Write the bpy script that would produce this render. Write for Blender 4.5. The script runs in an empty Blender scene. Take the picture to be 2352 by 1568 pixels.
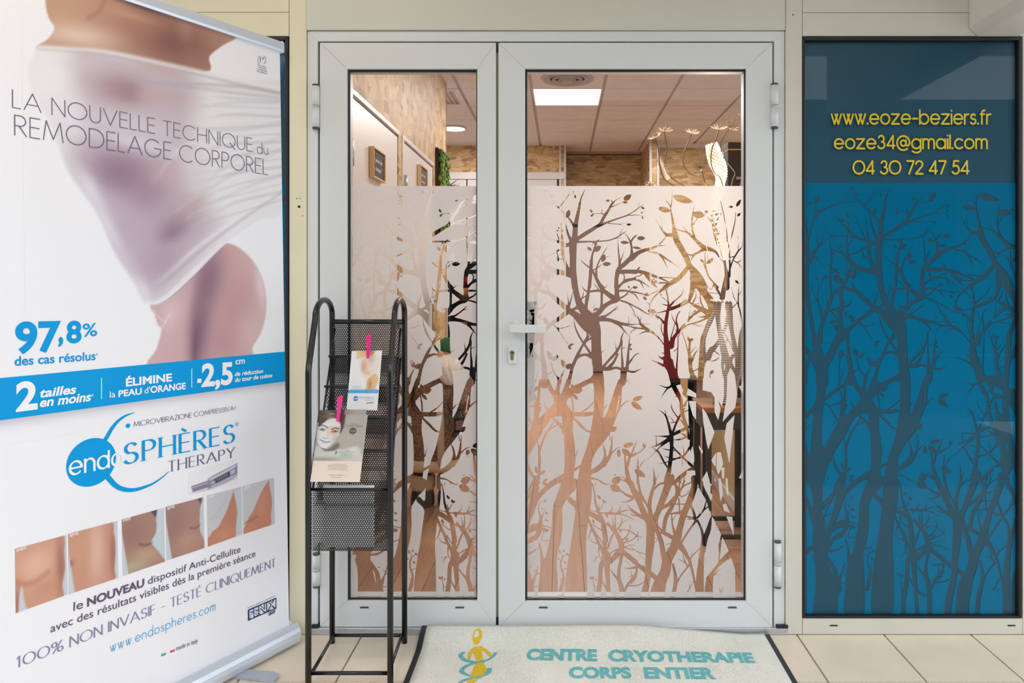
import bpy, bmesh, math, random
import numpy as np
from mathutils import Vector, Matrix

random.seed(7)
SC = bpy.context.scene
COL = SC.collection
PI = math.pi

# ------------------------------------------------------------------ camera, sky, lights, exposure
F, CX, CY, CH = 1690.0, 1290.0, 645.0, 1.22     # focal length and principal point (2352x1568 frame), camera height
W, H = 2352.0, 1568.0
cam_data = bpy.data.cameras.new('camera')
cam_data.sensor_fit = 'HORIZONTAL'
cam_data.sensor_width = 36.0
cam_data.lens = 36.0 * F / W
cam_data.shift_x = -(CX - W / 2) / W
cam_data.shift_y = (CY - H / 2) / W
cam_data.clip_start = 0.05
cam = bpy.data.objects.new('camera', cam_data)
COL.objects.link(cam)
cam.location = (0, 0, CH)
cam.rotation_euler = (PI / 2, 0, 0)
SC.camera = cam

world = bpy.data.worlds.new('daylight')
SC.world = world
world.use_nodes = True
bg = world.node_tree.nodes['Background']
bg.inputs['Color'].default_value = (0.83, 0.91, 1.0, 1)
bg.inputs['Strength'].default_value = 3.05

def area(name, loc, size, power, color, rot=(0, 0, 0)):
    l = bpy.data.lights.new(name, 'AREA')
    l.shape = 'RECTANGLE'
    l.size, l.size_y = size
    l.energy = power
    l.color = color
    o = bpy.data.objects.new(name, l)
    o.location = loc
    o.rotation_euler = rot
    COL.objects.link(o)
    return o

# recessed lamps of the arcade ceiling in front of the shop, and the room's seen fittings plus two added lamps
area('arcade_lamp', (-1.0, 1.25, 2.86), (0.5, 0.3), 10.5, (1.0, 0.83, 0.60))
area('arcade_lamp', (1.35, 0.9, 2.86), (0.5, 0.3), 5, (1.0, 0.92, 0.78))
for (lx, ly, pw) in ((0.05, 4.0, 9), (0.05, 6.44, 54), (1.3, 7.6, 18), (-1.13, 7.66, 28)):  # first and third are added, without a seen fitting, to brighten the room
    area('room_lamp', (lx, ly, 2.79), (0.5, 0.5), pw, (1.0, 0.945, 0.925))

SC.view_settings.view_transform = 'Standard'
SC.view_settings.look = 'None'
SC.view_settings.gamma = 1.0
SC.view_settings.use_curve_mapping = False
SC.view_settings.exposure = 0.0

# ------------------------------------------------------------------ helpers
def lin(c):
    c = c / 255.0
    return c / 12.92 if c <= 0.04045 else ((c + 0.055) / 1.055) ** 2.4
def rgb(r, g, b):
    return (lin(r), lin(g), lin(b), 1.0)
def px(x, Y):
    return (x - CX) / F * Y
def pz(y, Y):
    return CH - (y - CY) / F * Y
def P3(x, y, Y):
    return Vector((px(x, Y), Y, pz(y, Y)))

class B:
    def __init__(s):
        s.v, s.f, s.sm = [], [], []
    def poly(s, pts, smooth=False):
        n = len(s.v)
        s.v += [tuple(p) for p in pts]
        s.f.append(tuple(range(n, n + len(pts))))
        s.sm.append(smooth)
    def box(s, x0, x1, y0, y1, z0, z1):
        n = len(s.v)
        s.v += [(x0, y0, z0), (x1, y0, z0), (x1, y1, z0), (x0, y1, z0), (x0, y0, z1), (x1, y0, z1), (x1, y1, z1), (x0, y1, z1)]
        for q in ((0, 3, 2, 1), (4, 5, 6, 7), (0, 1, 5, 4), (1, 2, 6, 5), (2, 3, 7, 6), (3, 0, 4, 7)):
            s.f.append(tuple(n + i for i in q)); s.sm.append(False)
        return s
    def tube(s, pts, r, n=10, cap=True, up=None):
        pts = [Vector(p) for p in pts]
        rs = r if isinstance(r, (list, tuple)) else [r] * len(pts)
        base = len(s.v)
        t0 = (pts[1] - pts[0]).normalized()
        a = Vector((0, 0, 1)) if abs(t0.z) < 0.9 else Vector((1, 0, 0))
        nx = t0.cross(a).normalized()
        for i, p in enumerate(pts):
            if i == 0: t = t0
            elif i == len(pts) - 1: t = (pts[-1] - pts[-2]).normalized()
            else: t = ((pts[i + 1] - p).normalized() + (p - pts[i - 1]).normalized()).normalized()
            nx = (nx - t * nx.dot(t))
            if nx.length < 1e-6: nx = t.orthogonal()
            nx.normalize()
            ny = t.cross(nx)
            for k in range(n):
                an = 2 * PI * k / n
                s.v.append(tuple(p + (nx * math.cos(an) + ny * math.sin(an)) * rs[i]))
        for i in range(len(pts) - 1):
            for k in range(n):
                k2 = (k + 1) % n
                s.f.append((base + i * n + k, base + i * n + k2, base + (i + 1) * n + k2, base + (i + 1) * n + k)); s.sm.append(True)
        if cap:
            s.f.append(tuple(base + k for k in range(n))[::-1]); s.sm.append(False)
            e = base + (len(pts) - 1) * n
            s.f.append(tuple(e + k for k in range(n))); s.sm.append(False)
        return s
    def lathe(s, prof, c=(0, 0, 0), n=24, axis=None, wob=None):
        base = len(s.v)
        for j, (r, z) in enumerate(prof):
            for k in range(n):
                an = 2 * PI * k / n
                rr = r * (1 + (wob(an, z) if wob else 0))
                s.v.append((c[0] + rr * math.cos(an), c[1] + rr * math.sin(an), c[2] + z))
        for j in range(len(prof) - 1):
            for k in range(n):
                k2 = (k + 1) % n
                s.f.append((base + j * n + k, base + j * n + k2, base + (j + 1) * n + k2, base + (j + 1) * n + k)); s.sm.append(True)
        s.f.append(tuple(base + k for k in range(n))[::-1]); s.sm.append(False)
        e = base + (len(prof) - 1) * n
        s.f.append(tuple(e + k for k in range(n))); s.sm.append(False)
        return s
    def prism(s, pts2, y0, y1):
        """outline in (x, z), extruded along y"""
        n = len(pts2)
        base = len(s.v)
        s.v += [(p[0], y0, p[1]) for p in pts2] + [(p[0], y1, p[1]) for p in pts2]
        s.f.append(tuple(base + i for i in range(n))); s.sm.append(False)
        s.f.append(tuple(base + n + i for i in range(n))[::-1]); s.sm.append(False)
        for i in range(n):
            j = (i + 1) % n
            s.f.append((base + j, base + i, base + n + i, base + n + j)); s.sm.append(False)
        return s
    def ring(s, o, i, y0, y1, gap=0.00035):
        """mitred rectangular frame: outer (x0,x1,z0,z1), inner (x0,x1,z0,z1), between y0 and y1"""
        ox0, ox1, oz0, oz1 = o
        ix0, ix1, iz0, iz1 = i
        g = gap
        s.prism([(ox0, oz0 + g), (ix0, iz0 + g), (ix0, iz1 - g), (ox0, oz1 - g)], y0, y1)
        s.prism([(ix1, iz0 + g), (ox1, oz0 + g), (ox1, oz1 - g), (ix1, iz1 - g)], y0, y1)
        s.prism([(ox0, oz0), (ox1, oz0), (ix1, iz0), (ix0, iz0)], y0, y1)
        s.prism([(ix0, iz1), (ix1, iz1), (ox1, oz1), (ox0, oz1)], y0, y1)
        return s
    def sphere(s, c, r, nu=14, nv=9, sc=(1, 1, 1)):
        base = len(s.v)
        for j in range(nv + 1):
            ph = PI * j / nv
            for k in range(nu):
                th = 2 * PI * k / nu
                s.v.append((c[0] + r * sc[0] * math.sin(ph) * math.cos(th), c[1] + r * sc[1] * math.sin(ph) * math.sin(th), c[2] + r * sc[2] * math.cos(ph)))
        for j in range(nv):
            for k in range(nu):
                k2 = (k + 1) % nu
                s.f.append((base + j * nu + k, base + (j + 1) * nu + k, base + (j + 1) * nu + k2, base + j * nu + k2)); s.sm.append(True)
        return s
    def obj(s, name, mat=None, parent=None, bevel=0.0, loc=None):
        me = bpy.data.meshes.new(name)
        me.from_pydata(s.v, [], s.f)
        if any(s.sm):
            me.polygons.foreach_set('use_smooth', s.sm)
        me.update()
        return link(name, me, mat, parent, bevel, loc)

def link(name, me, mat=None, parent=None, bevel=0.0, loc=None):
    o = bpy.data.objects.new(name, me)
    COL.objects.link(o)
    if mat is not None and len(me.materials) == 0:
        me.materials.append(mat)
    if parent is not None:
        o.parent = parent
    if loc is not None:
        o.location = loc
    if bevel:
        m = o.modifiers.new('bevel', 'BEVEL')
        m.width = bevel; m.segments = 2; m.limit_method = 'ANGLE'; m.angle_limit = 0.7
    return o
def empty(name, loc=(0, 0, 0)):
    o = bpy.data.objects.new(name, None)
    o.location = loc
    o.empty_display_size = 0.05
    COL.objects.link(o)
    return o
def tag(o, label, cat, group=None, kind=None):
    o['label'] = label; o['category'] = cat
    if group: o['group'] = group
    if kind: o['kind'] = kind
    return o
def keep(o, parent):
    """parent o to a thing whose origin is not the world origin, without moving o"""
    o.parent = parent
    o.matrix_parent_inverse = Matrix.Translation(-Vector(parent.location))
    return o

# ------------------------------------------------------------------ materials
def mat(name, col, rough=0.5, metal=0.0, var=0.05, scale=30.0, bump=0.0, bscale=200.0, spec=0.5, coat=0.0, emit=None, stretch=None):
    m = bpy.data.materials.new(name)
    m.use_nodes = True
    nt = m.node_tree
    b = nt.nodes['Principled BSDF']
    b.inputs['Roughness'].default_value = rough
    b.inputs['Metallic'].default_value = metal
    b.inputs['Specular IOR Level'].default_value = spec
    b.inputs['Coat Weight'].default_value = coat
    tc = nt.nodes.new('ShaderNodeTexCoord')
    mp = nt.nodes.new('ShaderNodeMapping')
    nt.links.new(tc.outputs['Object'], mp.inputs['Vector'])
    if stretch: mp.inputs['Scale'].default_value = stretch
    nz = nt.nodes.new('ShaderNodeTexNoise')
    nz.inputs['Scale'].default_value = scale
    nz.inputs['Detail'].default_value = 4
    nt.links.new(mp.outputs['Vector'], nz.inputs['Vector'])
    mx = nt.nodes.new('ShaderNodeMix'); mx.data_type = 'RGBA'
    mx.inputs[6].default_value = tuple(min(1, c * (1 - var)) for c in col[:3]) + (1,)
    mx.inputs[7].default_value = tuple(min(1, c * (1 + var)) for c in col[:3]) + (1,)
    nt.links.new(nz.outputs['Fac'], mx.inputs[0])
    nt.links.new(mx.outputs[2], b.inputs['Base Color'])
    if bump:
        n2 = nt.nodes.new('ShaderNodeTexNoise')
        n2.inputs['Scale'].default_value = bscale
        n2.inputs['Detail'].default_value = 3
        nt.links.new(mp.outputs['Vector'], n2.inputs['Vector'])
        bp = nt.nodes.new('ShaderNodeBump')
        bp.inputs['Strength'].default_value = bump
        bp.inputs['Distance'].default_value = 0.002
        nt.links.new(n2.outputs['Fac'], bp.inputs['Height'])
        nt.links.new(bp.outputs['Normal'], b.inputs['Normal'])
    if emit:
        b.inputs['Emission Color'].default_value = emit[0]
        b.inputs['Emission Strength'].default_value = emit[1]
    return m

def mat_attr(name, rough=0.45, grain=0.0):
    """flat print: colours stored on the printed sheet"""
    m = bpy.data.materials.new(name); m.use_nodes = True
    nt = m.node_tree; b = nt.nodes['Principled BSDF']
    b.inputs['Roughness'].default_value = rough
    b.inputs['Specular IOR Level'].default_value = 0.35
    a = nt.nodes.new('ShaderNodeVertexColor'); a.layer_name = 'ink'
    nt.links.new(a.outputs['Color'], b.inputs['Base Color'])
    return m

def mat_osb(name, a, b_, stretch=(10, 34), rot=0.6, dark=1.0):
    """oriented strand board: three layers of long flat chips; a, b_ pick the two axes of the sheet"""
    m = bpy.data.materials.new(name); m.use_nodes = True
    nt = m.node_tree; bs = nt.nodes['Principled BSDF']
    bs.inputs['Roughness'].default_value = 0.55
    tc = nt.nodes.new('ShaderNodeTexCoord')
    sp = nt.nodes.new('ShaderNodeSeparateXYZ'); nt.links.new(tc.outputs['Object'], sp.inputs[0])
    cb = nt.nodes.new('ShaderNodeCombineXYZ')
    nt.links.new(sp.outputs[a], cb.inputs[0]); nt.links.new(sp.outputs[b_], cb.inputs[1])
    wn = nt.nodes.new('ShaderNodeTexNoise'); wn.inputs['Scale'].default_value = 9; wn.inputs['Detail'].default_value = 3
    nt.links.new(cb.outputs[0], wn.inputs['Vector'])
    ad = nt.nodes.new('ShaderNodeVectorMath'); ad.operation = 'MULTIPLY_ADD'
    ad.inputs[1].default_value = (0.035, 0.035, 0.0)
    nt.links.new(wn.outputs['Color'], ad.inputs[0]); nt.links.new(cb.outputs[0], ad.inputs[2])
    last = None
    for i, (ang, thr) in enumerate(((0.0, 0.0), (rot, 0.45), (-rot * 1.25, 0.55), (rot * 1.8, 0.8), (-rot * 0.5, 0.62))):
        mp = nt.nodes.new('ShaderNodeMapping')
        mp.inputs['Rotation'].default_value = (0, 0, ang)
        mp.inputs['Location'].default_value = (i * 3.1, i * 1.7, 0)
        mp.inputs['Scale'].default_value = (stretch[0] * (1 + 0.25 * i), stretch[1] * (1 + 0.2 * i), 1)
        nt.links.new(ad.outputs[0], mp.inputs['Vector'])
        vo = nt.nodes.new('ShaderNodeTexVoronoi'); vo.inputs['Scale'].default_value = 1.0
        nt.links.new(mp.outputs[0], vo.inputs['Vector'])
        s2 = nt.nodes.new('ShaderNodeSeparateColor'); nt.links.new(vo.outputs['Color'], s2.inputs[0])
        rp = nt.nodes.new('ShaderNodeValToRGB')
        el = rp.color_ramp.elements
        d = dark
        el[0].position = 0.0; el[0].color = (0.34 * d, 0.18 * d, 0.07 * d, 1)
        el[1].position = 1.0; el[1].color = (0.72 * d, 0.53 * d, 0.30 * d, 1)
        e = el.new(0.2); e.color = (0.50 * d, 0.30 * d, 0.125 * d, 1)
        e = el.new(0.6); e.color = (0.60 * d, 0.40 * d, 0.18 * d, 1)
        nt.links.new(s2.outputs[0], rp.inputs[0])
        if last is None:
            last = rp.outputs[0]
        else:
            gt = nt.nodes.new('ShaderNodeMath'); gt.operation = 'GREATER_THAN'; gt.inputs[1].default_value = thr
            nt.links.new(s2.outputs[1], gt.inputs[0])
            mx = nt.nodes.new('ShaderNodeMix'); mx.data_type = 'RGBA'
            nt.links.new(gt.outputs[0], mx.inputs[0]); nt.links.new(last, mx.inputs[6]); nt.links.new(rp.outputs[0], mx.inputs[7])
            last = mx.outputs[2]
    fm = nt.nodes.new('ShaderNodeMapping'); fm.inputs['Scale'].default_value = (stretch[0] * 9, stretch[1] * 9, 1)
    nt.links.new(ad.outputs[0], fm.inputs['Vector'])
    fn = nt.nodes.new('ShaderNodeTexNoise'); fn.inputs['Scale'].default_value = 1.0; fn.inputs['Detail'].default_value = 6; fn.inputs['Distortion'].default_value = 0.8
    nt.links.new(fm.outputs[0], fn.inputs['Vector'])
    mr = nt.nodes.new('ShaderNodeMapRange'); mr.inputs[3].default_value = 0.72; mr.inputs[4].default_value = 1.25
    nt.links.new(fn.outputs['Fac'], mr.inputs[0])
    mu = nt.nodes.new('ShaderNodeVectorMath'); mu.operation = 'SCALE'
    nt.links.new(last, mu.inputs[0]); nt.links.new(mr.outputs[0], mu.inputs['Scale'])
    nt.links.new(mu.outputs[0], bs.inputs['Base Color'])
    return m

def mat_plank(name, col):
    m = bpy.data.materials.new(name); m.use_nodes = True
    nt = m.node_tree; bs = nt.nodes['Principled BSDF']
    bs.inputs['Roughness'].default_value = 0.42
    tc = nt.nodes.new('ShaderNodeTexCoord'); oi = nt.nodes.new('ShaderNodeObjectInfo')
    mp = nt.nodes.new('ShaderNodeMapping'); mp.inputs['Scale'].default_value = (38, 2.2, 4)
    ad = nt.nodes.new('ShaderNodeVectorMath'); ad.operation = 'ADD'
    nt.links.new(tc.outputs['Object'], ad.inputs[0])
    sc = nt.nodes.new('ShaderNodeMath'); sc.operation = 'MULTIPLY'; sc.inputs[1].default_value = 20
    nt.links.new(oi.outputs['Random'], sc.inputs[0])
    nt.links.new(sc.outputs[0], ad.inputs[1])
    nt.links.new(ad.outputs[0], mp.inputs['Vector'])
    nz = nt.nodes.new('ShaderNodeTexNoise'); nz.inputs['Scale'].default_value = 1.3; nz.inputs['Detail'].default_value = 6; nz.inputs['Distortion'].default_value = 0.6
    nt.links.new(mp.outputs[0], nz.inputs['Vector'])
    mx = nt.nodes.new('ShaderNodeMix'); mx.data_type = 'RGBA'
    mx.inputs[6].default_value = tuple(c * 0.68 for c in col[:3]) + (1,); mx.inputs[7].default_value = tuple(min(1, c * 1.28) for c in col[:3]) + (1,)
    nt.links.new(nz.outputs['Fac'], mx.inputs[0])
    mr = nt.nodes.new('ShaderNodeMapRange'); mr.inputs[3].default_value = 0.86; mr.inputs[4].default_value = 1.12
    nt.links.new(oi.outputs['Random'], mr.inputs[0])
    mu = nt.nodes.new('ShaderNodeVectorMath'); mu.operation = 'SCALE'
    nt.links.new(mx.outputs[2], mu.inputs[0]); nt.links.new(mr.outputs[0], mu.inputs['Scale'])
    nt.links.new(mu.outputs[0], bs.inputs['Base Color'])
    return m

def mat_speckle(name, c0, c1, c2, scale=260.0, rough=0.5, bump=0.0):
    m = bpy.data.materials.new(name); m.use_nodes = True
    nt = m.node_tree; bs = nt.nodes['Principled BSDF']; bs.inputs['Roughness'].default_value = rough
    tc = nt.nodes.new('ShaderNodeTexCoord'); oi = nt.nodes.new('ShaderNodeObjectInfo')
    ad = nt.nodes.new('ShaderNodeVectorMath'); ad.operation = 'ADD'
    nt.links.new(tc.outputs['Object'], ad.inputs[0]); nt.links.new(oi.outputs['Location'], ad.inputs[1])
    n1 = nt.nodes.new('ShaderNodeTexNoise'); n1.inputs['Scale'].default_value = scale; n1.inputs['Detail'].default_value = 3
    nt.links.new(ad.outputs[0], n1.inputs['Vector'])
    rp = nt.nodes.new('ShaderNodeValToRGB'); el = rp.color_ramp.elements
    el[0].position = 0.33; el[0].color = c0; el[1].position = 0.66; el[1].color = c2
    e = el.new(0.5); e.color = c1
    nt.links.new(n1.outputs['Fac'], rp.inputs[0])
    n2 = nt.nodes.new('ShaderNodeTexNoise'); n2.inputs['Scale'].default_value = 7
    nt.links.new(ad.outputs[0], n2.inputs['Vector'])
    mr = nt.nodes.new('ShaderNodeMapRange'); mr.inputs[3].default_value = 0.9; mr.inputs[4].default_value = 1.08
    nt.links.new(n2.outputs['Fac'], mr.inputs[0])
    mu = nt.nodes.new('ShaderNodeVectorMath'); mu.operation = 'SCALE'
    nt.links.new(rp.outputs[0], mu.inputs[0]); nt.links.new(mr.outputs[0], mu.inputs['Scale'])
    nt.links.new(mu.outputs[0], bs.inputs['Base Color'])
    if bump:
        bp = nt.nodes.new('ShaderNodeBump'); bp.inputs['Strength'].default_value = bump; bp.inputs['Distance'].default_value = 0.003
        nt.links.new(n1.outputs['Fac'], bp.inputs['Height']); nt.links.new(bp.outputs[0], bs.inputs['Normal'])
    return m

def mat_glass(name, tint=(0.97, 0.975, 0.97, 1), ior=1.45, rough=0.0):
    m = bpy.data.materials.new(name); m.use_nodes = True
    nt = m.node_tree; nt.nodes.remove(nt.nodes['Principled BSDF'])
    out = nt.nodes['Material Output']
    tr = nt.nodes.new('ShaderNodeBsdfTransparent'); tr.inputs[0].default_value = tint
    gl = nt.nodes.new('ShaderNodeBsdfGlossy'); gl.inputs['Roughness'].default_value = rough
    fr = nt.nodes.new('ShaderNodeFresnel'); fr.inputs[0].default_value = ior
    mx = nt.nodes.new('ShaderNodeMixShader')
    nt.links.new(fr.outputs[0], mx.inputs[0]); nt.links.new(tr.outputs[0], mx.inputs[1]); nt.links.new(gl.outputs[0], mx.inputs[2])
    nt.links.new(mx.outputs[0], out.inputs[0])
    return m

def mat_film(name, col, trans=0.72, clear=0.06, tcol=(1, 1, 1, 1)):
    """frosted adhesive film: scatters what comes through it and what falls on it"""
    m = bpy.data.materials.new(name); m.use_nodes = True
    nt = m.node_tree; nt.nodes.remove(nt.nodes['Principled BSDF'])
    out = nt.nodes['Material Output']
    tc = nt.nodes.new('ShaderNodeTexCoord')
    nz = nt.nodes.new('ShaderNodeTexNoise'); nz.inputs['Scale'].default_value = 500; nz.inputs['Detail'].default_value = 2
    nt.links.new(tc.outputs['Object'], nz.inputs['Vector'])
    cm = nt.nodes.new('ShaderNodeMix'); cm.data_type = 'RGBA'
    cm.inputs[6].default_value = tuple(c * 0.95 for c in col[:3]) + (1,); cm.inputs[7].default_value = tuple(min(1, c * 1.05) for c in col[:3]) + (1,)
    nt.links.new(nz.outputs['Fac'], cm.inputs[0])
    di = nt.nodes.new('ShaderNodeBsdfDiffuse'); nt.links.new(cm.outputs[2], di.inputs[0])
    tl = nt.nodes.new('ShaderNodeBsdfTranslucent'); nt.links.new(cm.outputs[2], tl.inputs[0])
    tp = nt.nodes.new('ShaderNodeBsdfTransparent'); tp.inputs[0].default_value = tcol
    m1 = nt.nodes.new('ShaderNodeMixShader'); m1.inputs[0].default_value = trans
    nt.links.new(di.outputs[0], m1.inputs[1]); nt.links.new(tl.outputs[0], m1.inputs[2])
    m2 = nt.nodes.new('ShaderNodeMixShader'); m2.inputs[0].default_value = clear
    nt.links.new(m1.outputs[0], m2.inputs[1]); nt.links.new(tp.outputs[0], m2.inputs[2])
    nt.links.new(m2.outputs[0], out.inputs[0])
    return m

def mat_emit(name, col, strength):
    m = bpy.data.materials.new(name); m.use_nodes = True
    nt = m.node_tree; nt.nodes.remove(nt.nodes['Principled BSDF'])
    e = nt.nodes.new('ShaderNodeEmission'); e.inputs[0].default_value = col; e.inputs[1].default_value = strength
    nt.links.new(e.outputs[0], nt.nodes['Material Output'].inputs[0])
    return m

def mat_sequin(name):
    m = bpy.data.materials.new(name); m.use_nodes = True
    nt = m.node_tree; bs = nt.nodes['Principled BSDF']; bs.inputs['Roughness'].default_value = 0.5
    tc = nt.nodes.new('ShaderNodeTexCoord')
    vo = nt.nodes.new('ShaderNodeTexVoronoi'); vo.inputs['Scale'].default_value = 420
    nt.links.new(tc.outputs['Object'], vo.inputs['Vector'])
    s2 = nt.nodes.new('ShaderNodeSeparateColor'); nt.links.new(vo.outputs['Color'], s2.inputs[0])
    rp = nt.nodes.new('ShaderNodeValToRGB'); el = rp.color_ramp.elements
    el[0].position = 0.55; el[0].color = rgb(70, 48, 36); el[1].position = 0.95; el[1].color = rgb(205, 150, 105)
    nt.links.new(s2.outputs[0], rp.inputs[0]); nt.links.new(rp.outputs[0], bs.inputs['Base Color'])
    return m

M_FRAME = mat('white_painted_aluminium', rgb(214, 216, 216), 0.38, var=0.012, scale=300)
M_CREAM = mat('aged_cream_paint_lamplit', rgb(222, 212, 182), 0.32, var=0.05, scale=5, spec=0.6)  # cream paint, its yellow partly warm lamplight put into the colour
M_CREAMR = mat('aged_cream_paint_neutral', rgb(208, 203, 192), 0.4, var=0.05, scale=5)  # the same paint in a neutral tone, without the lamplight yellow
M_FASCIA = mat('grey_beige_panel_paint', rgb(206, 205, 192), 0.42, var=0.03, scale=4)
M_GROOVE = mat('grey_green_rebate', rgb(150, 150, 132), 0.5)
M_BLACK = mat('black_rubber', rgb(22, 22, 24), 0.5)
M_GREY = mat('grey_aluminium', rgb(190, 192, 195), 0.35, metal=0.6)
M_DARKCAP = mat('dark_grey_plastic', rgb(70, 72, 76), 0.5)
M_BRASS = mat('old_brass', rgb(160, 145, 105), 0.35, metal=0.8)
M_GLASS = mat_glass('clear_glass', ior=1.22)
M_TEAL = mat('petrol_blue_vinyl', rgb(0, 90, 118), 0.5, var=0.03, scale=6)
M_FILM = mat_film('frosted_film', (0.87, 0.845, 0.85, 1), trans=0.62, clear=0.05)
M_FILM_T = mat_film('frosted_film_over_petrol', (0.0, 0.255, 0.50, 1), trans=0.0, clear=0.08)
M_TILE = mat_speckle('speckled_stone_tile', rgb(205, 178, 138), rgb(226, 212, 190), rgb(240, 234, 226), 560, 0.45)
M_GROUT = mat('dark_grout', rgb(146, 140, 132), 0.8, bump=0.4)
M_PLANK = mat_plank('oak_plank', rgb(178, 135, 106))
M_CTILE = mat_speckle('mineral_ceiling_tile', rgb(226, 216, 210), rgb(236, 228, 222), rgb(244, 238, 234), 500, 0.85)
M_TBAR = mat('ceiling_runner', rgb(196, 184, 176), 0.6)
M_OSBL = mat_osb('strand_board_side_wall', 1, 2, stretch=(6, 9), rot=0.8)
M_OSBB = mat_osb('strand_board_rear_wall', 0, 2, stretch=(4, 17), rot=0.28, dark=1.0)
M_WHITE = mat('white_laminate', rgb(238, 232, 228), 0.4, var=0.01)
M_LGREY = mat('pale_grey_laminate', rgb(206, 200, 198), 0.35, var=0.01)
M_TAUPE = mat('taupe_panel', rgb(166, 143, 133), 0.5, var=0.02)
M_TANJAMB = mat('tan_jamb_paint', rgb(190, 165, 148), 0.5)
M_WALL = mat('warm_white_wall_paint', rgb(242, 238, 234), 0.7, var=0.02)
M_BEIGE = mat('beige_wall_paint', rgb(214, 196, 150), 0.7, var=0.03)
M_RACK = mat('glossy_black_steel', rgb(16, 16, 18), 0.28, spec=0.6)
M_SILVER = mat('silver_anodised', rgb(214, 220, 232), 0.35, metal=0.45, var=0.01, stretch=(1, 1, 1))
M_PAPER = mat('white_banner_fabric', rgb(240, 238, 243), 0.45, var=0.006, scale=400)
M_INK = mat_attr('printed_colours')
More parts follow.
